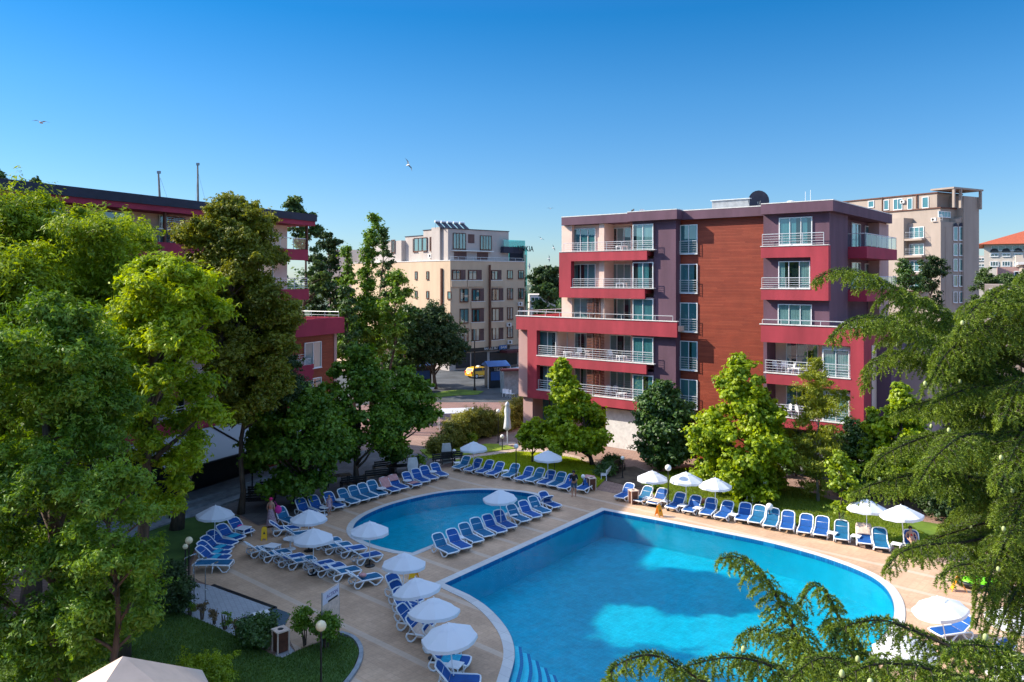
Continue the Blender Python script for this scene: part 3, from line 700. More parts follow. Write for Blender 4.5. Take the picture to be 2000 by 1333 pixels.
# windows of the left wing
FL = {1: 4.15, 2: 7.18, 3: 10.32, 4: 13.2, 5: 16.25}
for k, z in FL.items():
    h = 2.05 if k != 3 else 2.0
    zz = z + .02
    # near-flush wall with first door, alcove with second door
    part('wall', 'pink_plaster', (s_(1097, .7) if k > 2 else s_(1032, .7), s_(1117, .7) if k > 2 else s_(1050, .7), .7, 2.199, z, z + (2.35 if k != 3 else 2.08)))
    if k > 2:
        part('wall', 'pink_plaster', (s_(1117, .7) + .001, s_(1170, 1.1), 1.1, 2.199, z, z + (2.34 if k != 3 else 2.07)))
        window(hotel, TF, s_(1120, 1.1), s_(1164, 1.1), zz, zz + h, 3, -1.1)
        part('pier', 'pink_plaster', (s_(1170, .6), s_(1180, .6), .6, 2.2, z, z + (2.36 if k != 3 else 2.09)))
    else:
        window(hotel, TF, s_(1054, .75), s_(1087, .75), zz, zz + h + .1, 2, -.75, 'curtain_teal')
        part('wall', 'pink_plaster', (s_(1054, .75) - .1, s_(1087, .75) + .12, .76, 2.198, z, z + 2.27))
        window(hotel, TF, s_(1092, 2.2), s_(1109, 2.2), zz, zz + h, 2, -2.2)
        window(hotel, TF, s_(1123, 2.2), s_(1158, 2.2), zz, zz + h, 3, -2.2)
    window(hotel, TF, s_(1192, 2.2), s_(1234, 2.2), zz, zz + h, 3, -2.2, openp=1 if k == 2 else None)
    # glazed bay
    part('bay', 'pink_plaster', (s_(1236, .35), sP0 - .002, .4, 2.19, z, z + 2.15))
    part('bay_panel', 'purple_plaster', (s_(1234, .35), sP0 - .003, .42, 2.191, z + 2.151, z + (2.4 if k not in (3,) else 2.2)))
    window(hotel, TF, s_(1236, .35), s_(1276, .35), zz, zz + h + .05, 2, -.4, 'curtain_teal' if k < 5 else 'curtain_cloth')
    # slatted screens
    if k in (1, 2, 3):
        b = MB()
        for i in range(17):
            z_ = z + .1 + i * .13
            b.box(s_(1155, 1.0), s_(1173, 1.0), .3, .34, z_, z_ + .06)
            b.box(s_(1160, .4) - .02, s_(1160, .4) + .02, .34, 2.0, z_, z_ + .06)
        b.build('slatted_screen', 'wood_slat', hotel)
        part('screen_post', 'brown_wood', (s_(1158, .3), s_(1158, .3) + .09, .25, .34, z, z + 2.3), (s_(1171, .3), s_(1171, .3) + .09, .25, .34, z, z + 2.3))
for k in (4, 5): rail(hotel, TF, [(s_(1100 if k == 5 else 1117), -.1), (s_(1276, .1), -.1)], FL[k] + .07, .72)
rail(hotel, TF, [(S[1008] + .1, -9 + .2), (S[1008] + .1, -.1), (s_(1313), -.1)], 10.72, .38, bars=0)
for k in (1, 2): rail(hotel, TF, [(s_(1050), -.1), (s_(1276, .1), -.1)], FL[k] + .1, .85)
# stairwell window column
for i, z in enumerate((15.95, 12.88, 9.85, 6.85, 3.85)):
    window(hotel, TF, s_(1329, 1.3), s_(1363, 1.3), z, z + 2.28, 2, -1.3, 'curtain_teal')
    rail(hotel, TF, [(s_(1329, 1.3), -1.1), (s_(1363, 1.3), -1.1)], z, 1.0, bars=5)
# right section windows
window(hotel, TF, s_(1522, .5), s_(1587, .5), 16.38, 18.35, 3, -.5); window(hotel, TF, s_(1521, .5), s_(1583, .5), 13.3, 15.25, 3, -.5, openp=1); window(hotel, TF, s_(1520, .5), s_(1586, .5), 10.3, 12.2, 3, -.5)
rail(hotel, TF, [(s_(1488), -.1), (s_(1608), -.1)], 16.36, .83); rail(hotel, TF, [(s_(1487), -.1), (s_(1583), -.1)], 13.32, .75); rail(hotel, TF, [(s_(1488), -.1), (S[1687] - .1, -.1), (S[1687] - .1, -11)], 10.78, .3, bars=0)
for z in (7.2, 4.12):
    part('wall', 'cap_white', (s_(1605, .4), S[1661] - .002, .45, 2.19, z, z + 2.2))
    window(hotel, TF, s_(1536, 2.2), s_(1599, 2.2), z + .02, z + 2.15, 3, -2.2)
    window(hotel, TF, s_(1607, .4), s_(1659, .4), z + .02, z + 1.95, 2, -.46)
    rail(hotel, TF, [(s_(1494), -.1), (S[1661], -.1)], z + .12, .85)
# side doors
TS = lambda a, o, z: (XR - .9 + o, a, z)
for z in (16.37, 13.3): window(hotel, TS, d_(1662, XR - .9), d_(1679, XR - .9), z, z + 2.0, 2, 0, 'curtain_cloth'); window(hotel, TS, d_(1688, XR - .9), d_(1698, XR - .9), z, z + 1.95, 1, 0)
# things on the roof
def roofpt(px, d, z): s = s_(px, d); v = P0 + UX * s + UY * d; return Vector((v.x, v.y, z))
t = thing('roof_shed', 'pale grey flat plant box on the crimson hotel roof beside the big dish', 'shed', roofpt(1436, 7, 19.3), math.atan2(-.627, .779))
b = MB(); b.box(-1.6, 1.6, -1, 1, 0, 1.15); b.build('casing', 'kerb', t); b = MB(); b.box(-1.7, 1.7, -1.1, 1.1, 1.151, 1.22); b.build('lid', 'rail_metal', t)
def dish(label, px, d, z, r, mat, face=PI * 1.25, grp=None):
    t = thing('satellite_dish', label, 'dish', roofpt(px, d, z), face)
    b = MB(); prof = []
    n = 20; vs = [(0, .28 * r, 0)]; fs = []
    for i in (1, 2, 3):
        rr = r * i / 3
        for k in range(n): a = 2 * PI * k / n; vs.append((rr * math.cos(a), .28 * r * (1 - (i / 3) ** 2), rr * math.sin(a)))
    for k in range(n): fs.append((0, 1 + k, 1 + (k + 1) % n))
    for i in (0, 1):
        for k in range(n): fs.append((1 + i * n + k, 1 + (i + 1) * n + k, 1 + (i + 1) * n + (k + 1) % n, 1 + i * n + (k + 1) % n))
    vs = [(x, y, z + r * 1.15) for x, y, z in vs]
    b.add(vs, fs); b.build('reflector', mat, t, True)
    b = MB(); b.tube([(0, .3 * r, 0), (0, .3 * r, r * 1.1)], .05, 6); b.tube([(0, .25 * r, r * .5), (0, -.5 * r, r * 1.1)], .025, 5); b.build('mount', 'grey_metal', t)
    return t
dish('large dark blue satellite dish standing on the crimson hotel roof', 1482, 6.5, 19.3, .85, 'navy_roof', 0)
dish('small white satellite dish at the left part of the crimson hotel roof', 1254, 5, 19.3, .36, 'cap_white', PI * 1.1)
t = thing('roof_vent', 'white round vent drum near the right end of the crimson hotel roof', 'vent', roofpt(1545, 5, 19.35))
b = MB(); b.lathe([(.22, 0), (.22, .45), (.3, .5), (.3, .6), (0, .66)], 12); b.build('drum', 'cap_white', t); b = MB(); b.box(.35, .75, -.2, .2, 0, .5); b.build('box', 'grey_metal', t)
for px, hgt, wd in ((1573, 1.25, 'left'), (1583, 1.35, 'right')):
    t = thing('antenna', f'thin white antenna with a stub base on the hotel roof, {wd} one of the pair', 'antenna', roofpt(px, 5, 19.35), group='antennas on the hotel roof')
    b = MB(); b.tube([(0, 0, 0), (0, 0, .5)], .07, 6); b.build('base', 'cap_white', t); b = MB(); b.tube([(0, 0, .5), (0, 0, hgt)], .015, 4); b.build('rod', 'cap_white', t)

# ------------------------------------------------------------------ left hotel
hl = thing('hotel', 'crimson banded hotel half hidden behind the big trees with a low flat navy roof', 'hotel', (-16.05, 62.6, 0), math.atan2(.91, .414))
hotel_keep = hotel; hotel = hl
part('wall', 'pink_plaster', (-34, -.9, 1.5, 14, 0, 18.4)); part('roof', 'navy_roof', (-36, .4, -.4, 15, 18.55, 19.1)); part('roof_soffit', 'wine_plaster', (-35.8, .3, -.3, 14.8, 18.2, 18.549))
part('roof_parapet', 'navy_roof', (-26, -14, 2, 13, 19.101, 19.35))
for z, nm in ((16.3, 5), (13.2, 4), (10.4, 3), (7.2, 2), (4.9, 1)):
    x1 = {5: -.2, 4: -.1, 3: 3.9, 2: .5, 1: -3.0}[nm]; x0 = -46
    if nm in (3,): part('balcony_band', 'wine_plaster', (-34, 3.9, -.46, -.26, 9.5, 10.8), (3.7, 3.901, -.26, 6, 9.5, 10.799)); part('terrace_floor', 'cap_white', (-34, 3.69, -.25, 5.9, 9.9, 10.5)); rail(hl, lambda a, o, z: (a, o, z), [(-6, 5.6), (3.6, 5.6), (3.6, -.1)], 10.8, .45, bars=1)
    else:
        part('balcony_band', 'wine_plaster', (x0, x1, 0, .18, z - .85, z)); part('balcony_floor', 'wine_plaster', (x0, x1 - .02, .181, 1.51, z - .5, z - .1))
        rail(hl, TF, [(x0, -.1), (x1 - .1, -.1), (x1 - .1, -1.4)], z, .85, glazed=nm in (5,))
    if nm != 3:
        for i in range(7):
            a = -2.6 - i * 4.3
            if nm == 5 or i < 6: window(hl, TF, a - 2.1, a, z + .02 if nm == 5 else z - .1, z + (1.85 if nm == 5 else 2.0), 2, -1.5)
        if nm == 5:
            for i in range(5):
                a = -.25 - i * 6.9
                part('post', 'brown_wood', (a - .08, a + .08, .02, .18, z + .001, 18.199))
            b = MB()
            for i in range(14): b.box(-13.6, -12.2, .3, .36, z + .1 + i * .13, z + .17 + i * .13)
            b.build('slatted_screen', 'wood_slat', hl)
part('wall', 'wood_wall', (-6, 3.2, .1, 12, 0, 9.48)); part('corner_pier', 'dusty_pink', (3.201, 3.55, .05, 12, 0, 9.49))
for z in (7.1, 4.2): window(hl, TF, -.6, 1.5, z - .25, z + 1.85, 2, -.1)
part('balcony_band', 'wine_plaster', (-4.5, -.9, -1.0, -.82, 6.15, 7.3)); part('balcony_floor', 'wine_plaster', (-4.5, -.92, -.819, .09, 6.4, 6.8)); rail(hl, TF, [(-4.5, .9), (-1.0, .9), (-1.0, 0)], 7.3, .5)
part('ground_front', 'room_dark', (-34, -6.01, .3, 1.49, 0, 3.2))
part('step', 'kerb', (-22, -4, -4.2, -1.2, 0, .14), (-22, -4, -3.5, -1.21, .141, .3), (-22, -4, -2.8, -1.22, .301, .45))
hotel = hotel_keep
# lamp glow seen under the eave
hlM = Matrix.Translation(Vector((-16.05, 62.6, 0))) @ Matrix.Rotation(math.atan2(.91, .414), 4, 'Z')
# awning
m_, nt_, out_ = newmat('awning_cloth'); d = node(nt_, 'ShaderNodeBsdfDiffuse'); d.inputs[0].default_value = (.55, .58, .60, 1); t2 = node(nt_, 'ShaderNodeBsdfTranslucent'); t2.inputs[0].default_value = (.5, .52, .55, 1); x = node(nt_, 'ShaderNodeMixShader'); x.inputs[0].default_value = .3
nt_.links.new(d.outputs[0], x.inputs[1]); nt_.links.new(t2.outputs[0], x.inputs[2]); nt_.links.new(x.outputs[0], out_.inputs[0])
aw = thing('awning', 'large pale grey fabric awning sloping out from the left hotel behind the trees', 'awning', hlM @ Vector((-9, 0, 0)), math.atan2(.91, .414))
b = MB(); b.add([(-8, .02, 4.0), (5.3, .02, 4.0), (5.3, -3.6, 2.75), (-8, -3.6, 2.75), (-8, .02, 3.97), (5.3, .02, 3.97), (5.3, -3.6, 2.72), (-8, -3.6, 2.72)], [(0, 1, 2, 3), (7, 6, 5, 4), (0, 4, 5, 1), (1, 5, 6, 2), (2, 6, 7, 3), (3, 7, 4, 0)]); b.build('canopy', 'awning_cloth', aw)
b = MB()
for a in (-8, -1.3, 5.36): b.tube([(a, .02, 4.06), (a, -3.6, 2.8)], .06, 6); b.tube([(a, -3.6, 2.8), (a, -3.6, 0)], .05, 6)
b.tube([(-8, -3.62, 2.75), (5.36, -3.62, 2.75)], .05, 6); b.build('frame', 'black_paint', aw)
for i, (px, y0, y1) in enumerate(((313, 338, 405), (386, 322, 415))):
    p = W(px, y1, 52 + 4 * i); hgt = (y1 - y0) / F * (52 + 4 * i) + 1
    t = thing('mast', ('slightly leaning thin wooden mast above the left hotel roof', 'taller straight wooden mast above the left hotel roof')[i], 'mast', (p.x, p.y, p.z - 1), group='masts on the left hotel roof')
    b = MB(); b.tube([(.1, 0, -8), (.05, 0, 0), (-.12 if i == 0 else 0, 0, hgt)], [.11, .1, .055], 8); b.build('pole', 'bark_pale', t)
    b = MB(); b.box(-.2 if i == 0 else -.08, .02 if i == 0 else .12, -.06, .06, hgt - .05, hgt + .12); b.build('cap', 'grey_metal', t)
    b = MB(); b.tube([(0, 0, hgt * .9), (-.7, 1, -.5)], .008, 3); b.tube([(0, 0, hgt * .9), (.8, 1, -.5)], .008, 3); b.build('stay', 'grey_metal', t)

# ------------------------------------------------------------------ beige block
paint('beige_plaster', (.55, .41, .285, 1), .85, .08, .4, .1, 30, streak=1)
paint('grey_plaster', (.45, .40, .37, 1), .85, .08, .4, .1, 30, streak=1)
paint('tan_plaster', (.37, .305, .26, 1), .85, .08, .4, .1, 30, streak=1)
paint('cream_plaster', (.66, .58, .50, 1), .85, .06, .4)
paint('roof_tile', (.42, .09, .035, 1), .8, .2, 4, .5, 30)
paint('loggia', (.13, .075, .07, 1), .9, .15)  # for flat panels: the shade of set-back openings is in the colour
paint('shop_dark', (.02, .024, .03, 1), .3, .2)
def hole_window(par, T, a0, a1, z0, z1, o=0, n=2, mat='brown_wood', name='window', gl='window_glass', curt=None):
    return window(par, T, a0, a1, z0, z1, n, o, curt, .1, name=name, dep=.12, mat=mat)
BO = Vector((-9.35, 119.5, 0)); be = thing('apartment_block', 'beige apartment block with penthouse, loggias and a barber shop beyond the street', 'apartment block', BO, math.atan2(.657, .754))
hotel = be
part('wall', 'beige_plaster', (0, 15.1, 0, 29.7, 3.3, 16.75)); part('roof_edging', 'cap_white', (-.08, 15.15, -.08, 29.8, 16.751, 16.86))
part('ground_wall', 'grey_plaster', (0, 15.1, .25, 29.7, 0, 3.29))
part('penthouse_wall', 'grey_plaster', (.6, 12.9, 1.4, 8, 16.861, 21.7)); part('penthouse_wall', 'grey_plaster', (1.8, 13, 8.001, 15, 16.861, 21.0)); part('penthouse_wall', 'grey_plaster', (1.0, 13, 15.001, 24, 16.861, 20.4))
part('stair_tower', 'grey_plaster', (.2, 1.4, 3.0, 5.2, 16.862, 22.0)); part('roof_edging', 'navy_roof', (.5, 13.0, 1.3, 8.1, 21.701, 21.8), (1.7, 13.1, 8.101, 15.1, 21.001, 21.1))
TL = lambda a, o, z: (-o, a, z)
def bx_(px, frame='R'):
    r = (px - 1000) / F
    if frame == 'R': return (r * BO.y - BO.x) / (.754 - .657 * r)
    return (r * BO.y - BO.x) / (-.657 - .754 * r)
def zx(x): return 640 + x * .36
rows_b = ((13.75, 15.4), (10.45, 12.5), (7.2, 9.4), (4.25, 6.4))
for i, (z0, z1) in enumerate(rows_b):
    cols = ((672, 748, 1), (760, 836, 1), (885, 943, 1), (973, 1003, 0), (1033, 1062, 0)) if i == 0 else ((716, 762, 0), (780, 848, 1), (888, 953, 1), (973, 1004, 0), (1033, 1062, 0))
    for (c0, c1, lg) in cols:
        a0, a1 = bx_(zx(c0)), bx_(zx(c1))
        if lg:
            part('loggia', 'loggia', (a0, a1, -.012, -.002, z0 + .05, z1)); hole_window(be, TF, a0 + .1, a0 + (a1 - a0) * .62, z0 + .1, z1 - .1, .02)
            part('loggia_edging', 'rail_metal', (a0 - .1, a1 + .1, -.2, -.013, z0 - .02, z0 + .06)); part('loggia_front', 'beige_plaster', (a0 - .15, a1 + .15, -.18, -.001, z0 - 1.0, z0 - .021))
        else:
            hole_window(be, TF, a0, a1, z0 + (.25 if c0 > 900 else 0), z1, 0)
for c, lab in ((873, 0),): part('downpipe', 'brown_wood', (bx_(zx(c)) - .14, bx_(zx(c)) + .14, -.42, -.2, 3.0, 16.2))
part('downpipe', 'brown_wood', (-.3, -.05, 1.9, 2.2, 8.2, 15.6))
for (c0, c1, zz) in ((475, 487, 0), (537, 550, 0), (652, 672, 1)):
    for (z0, z1) in ((13.9, 15.2), (10.9, 12.1), (7.5, 8.8))[zz:]:
        a0, a1 = sorted((bx_(zx(c0), 'L'), bx_(zx(c1), 'L'))); hole_window(be, TL, a0, a1, z0, z1, 0, 1)
for (c0, c1, z0, z1, n) in ((700, 770, 18.6, 21.1, 4), (848, 910, 18.6, 20.9, 4)): hole_window(be, TF, bx_(zx(c0)) + .3, bx_(zx(c1)) + .3, z0, z1, -1.4, n)
for (c0, c1, z0, z1) in ((783, 818, 19.6, 21.0), (706, 775, 17.0, 18.2), (832, 893, 17.0, 18.2)): part('recess', 'loggia', (bx_(zx(c0)) + .3, bx_(zx(c1)) + .3, 1.38, 1.399, z0, z1))  # flat dark panels, shade of the openings painted in
for (c0, c1) in ((455, 525), (540, 552), (320, 340), (415, 440)):
    a0, a1 = sorted((bx_(zx(c0), 'L'), bx_(zx(c1), 'L'))); hole_window(be, lambda a, o, z: (-o, a, z), a0, a1, 18.4, 20.6, -.55 if a0 < 8 else (-1.78 if a0 < 15 else -.98), 3)
part('penthouse_awning', 'rail_metal', (bx_(zx(700)), bx_(zx(915)), .6, 1.39, 18.3, 18.42))
part('terrace_beam', 'navy_roof', (11, 15.6, .4, 1.2, 18.2, 19.2)); b = MB(); b.box(11, 15.6, .39, .41, 19.21, 20.3); b.box(15.58, 15.6, .42, 5, 19.21, 20.3); b.build('terrace_glass', 'teal_glass', be)
part('glass_column', 'teal_glass', (15.11, 15.9, .2, 4, 2, 19.2)); part('column_core', 'navy_roof', (15.101, 15.6, .5, 3.8, 0, 18.9)); part('column_strip', 'cream_plaster', (15.901, 16.0, .5, 1.1, 8, 18))
rail(be, TF, [(.2, -.2), (14.8, -.2)], 16.86, .5, bars=1); 
# rooftop letters seen from behind
def text(par, s, loc, size, mat, rot, name='sign_lettering', ext=.04, scx=1):
    c = bpy.data.curves.new(name, 'FONT'); c.body = s; c.size = size; c.extrude = ext; c.align_x = 'CENTER'; c.align_y = 'CENTER'
    o = bpy.data.objects.new(name, c); COL.objects.link(o); c.materials.append(M[mat]); o.parent = par; 
    dg = bpy.context.evaluated_depsgraph_get(); me = bpy.data.meshes.new_from_object(o.evaluated_get(dg)); bpy.data.objects.remove(o); o = bpy.data.objects.new(name, me); COL.objects.link(o)
    if not me.materials: me.materials.append(M[mat])
    o.parent = par; o.location = loc; o.rotation_euler = rot; o.scale = (scx, 1, 1)
    return o
text(be, 'VOKIA', (15.2, -.2, 18.9), 1.3, 'black_paint', (R(90), 0, 0), scx=.9)
# shops
part('shop_front', 'shop_dark', (bx_(zx(700)), bx_(zx(775)), .1, .249, .3, 2.5), (bx_(zx(785)), bx_(zx(868)), .1, .249, .1, 2.5)); part('shop_front', 'shop_dark', (bx_(zx(885)), bx_(zx(1030)), .1, .249, .1, 2.4))
part('shop_sign', 'black_paint', (bx_(zx(745)), bx_(zx(985)), -.15, .24, 2.7, 3.28))
paint('blue_sign', (.02, .10, .30, 1), .5, .05)
part('shop_sign', 'blue_sign', (bx_(zx(690)), bx_(zx(742)), -.16, .24, 2.7, 3.28)); part('shop_sign', 'blue_sign', (bx_(zx(925)), bx_(zx(968)), -.25, -.151, 2.72, 3.4))
text(be, 'BARBLE BU', (bx_(zx(882)), -.17, 3.0), .55, 'cap_white', (R(90), 0, 0), ext=.01); text(be, 'ETONS', (bx_(zx(716)), -.18, 3.0), .42, 'cap_white', (R(90), 0, 0), ext=.01); text(be, 'BAXI', (bx_(zx(950)), -.27, 3.05), .6, 'cap_white', (R(90), 0, 0), ext=.01)
part('shop_canopy', 'dark_red', (bx_(zx(935)), 15.0, -1.8, -.01, 2.2, 2.6))
part('wall', 'beige_plaster', (-8, -.01, 12, 30, 0, 5.5))
def heater(i):
    t = thing('solar_water_heater', f'tilted solar panel with a white tank on the beige block roof, number {i+1} from the left' if 0 else ['first', 'second', 'third', 'fourth', 'fifth'][i] + ' tilted solar water heater from the left on the beige block roof', 'solar heater', BO + Vector((.754 * (bx_(zx(640 + i * 34)) + 1.2) - .657 * 3, .657 * (bx_(zx(640 + i * 34)) + 1.2) + .754 * 3, 21.8)), math.atan2(.657, .754), 'solar heaters on the beige block roof')
    b = MB(); b.add([(-.42, -.6, .1), (.42, -.6, .1), (.42, .8, 1.0), (-.42, .8, 1.0), (-.42, -.6, 0), (.42, -.6, 0), (.42, .8, .9), (-.42, .8, .9)], [(0, 1, 2, 3), (7, 6, 5, 4), (0, 4, 5, 1), (1, 5, 6, 2), (2, 6, 7, 3), (3, 7, 4, 0)]); b.build('panel', 'navy_roof', t)
    b = MB(); b.tube([(-.44, .85, 1.1), (.44, .85, 1.1)], .2, 8); b.build('tank', 'rail_metal', t)
    b = MB(); b.tube([(-.38, .8, 0), (-.38, .8, 1.0), (.38, .8, 1.0), (.38, .8, 0)], .03, 4); b.build('stand', 'grey_metal', t)
for i in range(5): heater(i)
def ac(par, T, a, z, o=0):
    b = MB(T); b.box(a - .42, a + .42, o + .02, o + .34, z, z + .6); q = b.build('air_conditioner', 'cap_white', par)
    b = MB(T); b.lathe([(0, .0), (.22, .0)], 12, (0, 0, 0)); b.v = []; b.f = []
    vs = [T(a - .08, o + .345, z + .3)] + [T(a - .08 + .22 * math.cos(2 * PI * k / 12), o + .345, z + .3 + .22 * math.sin(2 * PI * k / 12)) for k in range(12)]
    b.v = [tuple(v) for v in vs]; b.f = [(0, 1 + k, 1 + (k + 1) % 12) for k in range(12)]; b.build('fan_grille', 'black_paint', q)
for c, z in ((1040, 9.6), (980, 6.3), (984, 3.5)): ac(be, TF, bx_(zx(c)), z)
ac(be, lambda a, o, z: (-o, a, z), 5.8, 17.3, -.55)

# ------------------------------------------------------------------ right beige hotel
RO = Vector((73.4, 135, 0)); ra = math.atan2(-.87, .5); rh = thing('hotel', 'tall tan hotel with arched glazed bays and rooftop pergola at the right', 'hotel', RO, ra)
# local x runs along the lit front towards the near corner (x=0), y runs along the shaded side
hotel = rh
def rx(px):  # along the lit front
    r = (px - 1000) / F; return -((RO.x - r * RO.y) / (.5 + .87 * r)) if True else 0
def rz(py, x=0, y=0): Y = RO.y - .87 * x + .5 * y; return H - (py - HY) / F * Y
YD = 11.0
XF = lambda px: (lambda r: (r * RO.y - RO.x) / (.5 + .87 * r))((px - 1000) / F)
YS = lambda px: (lambda r: (r * RO.y - RO.x) / (.87 - .5 * r))((px - 1000) / F)
part('wall', 'tan_plaster', (XF(1737), 0, 0, YD, 0, rz(433))); part('wall', 'tan_plaster', (-26, XF(1773), -1.2, 9, 0, rz(428, -8))); part('wall', 'tan_plaster', (-27, -1.0, 1.5, YD - 1, rz(433) + .001, rz(408, -3)))
part('penthouse_wall', 'tan_plaster', (-28, -2.2, 2.5, YD - 1.01, rz(408, -3) + .001, rz(377, -3))); part('cornice', 'brown_wood', (-28.2, -2.0, 2.3, YD - 1, rz(377, -3), rz(377, -3) + .2), (-27.2, -.8, 1.3, YD - .9, rz(408, -3), rz(408, -3) + .2))
part('tower', 'tan_plaster', (-6, .4, YS(1878), YS(1908), 0, rz(384, 0, 7)))
part('gable', 'tan_plaster', (-1.2, .05, YS(1866), YS(1890), rz(433), rz(426)))
b = MB(); y0, y1 = YS(1872), YS(1892); b.add([(-1, y0, rz(426)), (-1, y1, rz(426)), (-1, (y0 + y1) / 2, rz(418)), (.06, y0, rz(426)), (.06, y1, rz(426)), (.06, (y0 + y1) / 2, rz(418))], [(0, 1, 2), (5, 4, 3), (0, 3, 4, 1), (1, 4, 5, 2), (2, 5, 3, 0)]); b.build('gable_roof', 'tan_plaster', rh)
b = MB(); zt = rz(372, 0, 6)
b.box(-3.2, 1.0, YS(1852), YS(1910), zt, zt + .3)
for yy in (YS(1853), YS(1866), YS(1905)):
    b.box(.6, 1.0, yy, yy + .35, rz(405), zt - .001)
b.build('pergola', 'tan_plaster', rh)
TR = lambda a, o, z: (o, a, z)
RP = (('upper', 392, 1), )
for px0, px1, py0, py1 in ((1690, 1700, 391, 404), (1721, 1729, 389, 409), (1740, 1756, 387, 409), (1768, 1776, 385, 408), (1797, 1808, 383, 405)):
    x0, x1 = XF(px0), XF(px1); hole_window(rh, TF, x0 - 1.2, x1 - 1.0, rz(py1, x0), rz(py0, x0), -2.5, 1 if px1 - px0 < 12 else 2, 'upvc', curt='curtain_teal')
for py0, py1 in ((443, 458), (476, 491), (509, 524), (541, 556)):
    x0, x1 = XF(1777), XF(1805); za, zb = rz(py1 + 7, -3), rz(py0, -3)
    hole_window(rh, TF, x0, x1, za, zb, 0, 3, 'upvc', curt='curtain_teal')
    part('balcony_floor', 'tan_plaster', (x0 - .3, x1 + .3, -1.2, -.01, za - .45, za - .06)); rail(rh, TF, [(x0 - .2, 0), (x0 - .2, 1.1), (x1 + .2, 1.1), (x1 + .2, 0)], za - .05, 1.1, bars=3)
for k, (py0, py1) in enumerate(((443, 470), (476, 500), (506, 530), (538, 560), (570, 592))):
    for j, (a, bb) in enumerate(((1861, 1869), (1872, 1880), (1882, 1890), (1890, 1897))):
        y0, y1 = YS(a), YS(bb); hole_window(rh, TR, y0, y1, rz(py1, 0, y0), rz(py0, 0, y0), .05 if j < 2 or True else 0, 1, 'upvc', curt='curtain_teal')
        if k == 0:
            n = 8; c = ((y0 + y1) / 2); r_ = (y1 - y0) / 2; z0 = rz(py0, 0, y0); b = MB()
            b.extr([(c + r_ * math.cos(PI * i / n), z0 + r_ * 1.1 * math.sin(PI * i / n)) for i in range(n + 1)], lambda u, v, w: (.17 + w, u, v), .03); b.build('arch', 'window_glass' if 0 else 'navy_roof', rh)
part('tower_front', 'tan_plaster', (.001, .06, YS(1846), YS(1859), 0, rz(443)))
rail(rh, TF, [(XF(1842), .2), (-.2, .2), ], rz(432), 1.0, bars=2)
hole_window(rh, TR, YS(1842), YS(1866), rz(424, 0, 2), rz(412, 0, 2), -1.5 + .55, 4, 'upvc')
ac(rh, TF, XF(1757) - 1, rz(396, -8), -2.5); ac(rh, TF, XF(1825), rz(432), 0)
b = MB(); b.tube([(XF(1717) - 1, 2.3, rz(408, -8)), (XF(1717) - 1, 2.3, rz(380, -8))], .12, 5); b.tube([(XF(1785) - 1, 2.3, rz(406, -5)), (XF(1785) - 1, 2.3, rz(379, -5))], .12, 5); b.build('downpipe', 'brown_wood', rh)

# ------------------------------------------------------------------ far buildings
def simple_block(name, label, cat, px0, px1, Y, ytop, mat, rz_=0, depth=10, wins=(), roof=None, ywin=None, wmat='upvc'):
    x0, x1 = (px0 - 1000) / F * Y, (px1 - 1000) / F * Y; zt = H - (ytop - HY) / F * Y
    t = thing(name, label, cat, (x0, Y, 0), rz_); w_ = x1 - x0
    b = MB(); b.box(0, w_, 0, depth, 0, zt); b.build('wall', mat, t)
    for (a, b0, p0, p1, n) in wins:
        window(t, TF, (a - px0) / F * Y, (b0 - px0) / F * Y, H - (p1 - HY) / F * Y, H - (p0 - HY) / F * Y, n, 0, 'curtain_teal', .15, dep=.14, mat=wmat)
    return t, w_, zt
t, w_, zt = simple_block('hotel', 'cream hotel with tall arches and orange tiled roof at the far right edge', 'hotel', 1922, 2080, 190, 478, 'cream_plaster', R(-31), 30,
    [(1932 + i * 19.5, 1946 + i * 19.5, 496, 502, 2) for i in range(7)] + [(1932 + i * 19.5, 1946 + i * 19.5, 511, 521, 3) for i in range(7)])
part_ = MB(); z2 = H - (448 - HY) / F * 190; part_.add([(-1.5, -1.5, zt), (w_ + 2, -1.5, zt), (w_ + 2, 31, zt), (-1.5, 31, zt), (9, 10, z2), (w_, 10, z2), (w_, 20, z2), (9, 20, z2)], [(0, 1, 5, 4), (1, 2, 6, 5), (2, 3, 7, 6), (3, 0, 4, 7), (4, 5, 6, 7), (3, 2, 1, 0)]); part_.build('roof', 'roof_tile', t)
for i in range(7):
    r_ = 7 / F * 190; cx = (1939 + i * 19.5 - 1922) / F * 190; z0 = H - (493 - HY) / F * 190
    b = MB(); b.extr([(cx + r_ * math.cos(PI * k / 10), z0 + r_ * math.sin(PI * k / 10)) for k in range(11)], lambda u, v, w: (u, -.15 + w, v), .13); b.build('arch_window', 'shop_dark', t)
window(t, TF, 1.5, w_ - 1, zt - 1.6, zt - .3, 12, 0, 'curtain_teal', .12, dep=.1)
t, w_, zt = simple_block('villa', 'small tan building with a glazed balcony front at the right edge', 'building', 1923, 1985, 105, 556, 'tan_plaster', R(-31), 12, [(1931, 1971, 564, 580, 2), (1931, 1971, 600, 622, 2)])
b = MB(); b.box(w_ + .001, w_ + 9, 0, 12, 0, H - (518 - HY) / F * 105); b.build('wing', 'tan_plaster', t); b = MB(); b.box(w_ - .5, w_ + 9.3, -.6, 12.3, H - (518 - HY) / F * 105 + .001, H - (515 - HY) / F * 105 + .15); b.build('cornice', 'cap_white', t)
rail(t, TF, [(.5, .3), (3.3, .3)], H - (588 - HY) / F * 105, .9, bars=3)
t, w_, zt = simple_block('house', 'pink terraced house with parasols below the arched hotel', 'house', 1948, 2060, 150, 522, 'dusty_pink', R(-31), 10, [(1975, 1992, 500 + 30, 512 + 30, 2)])
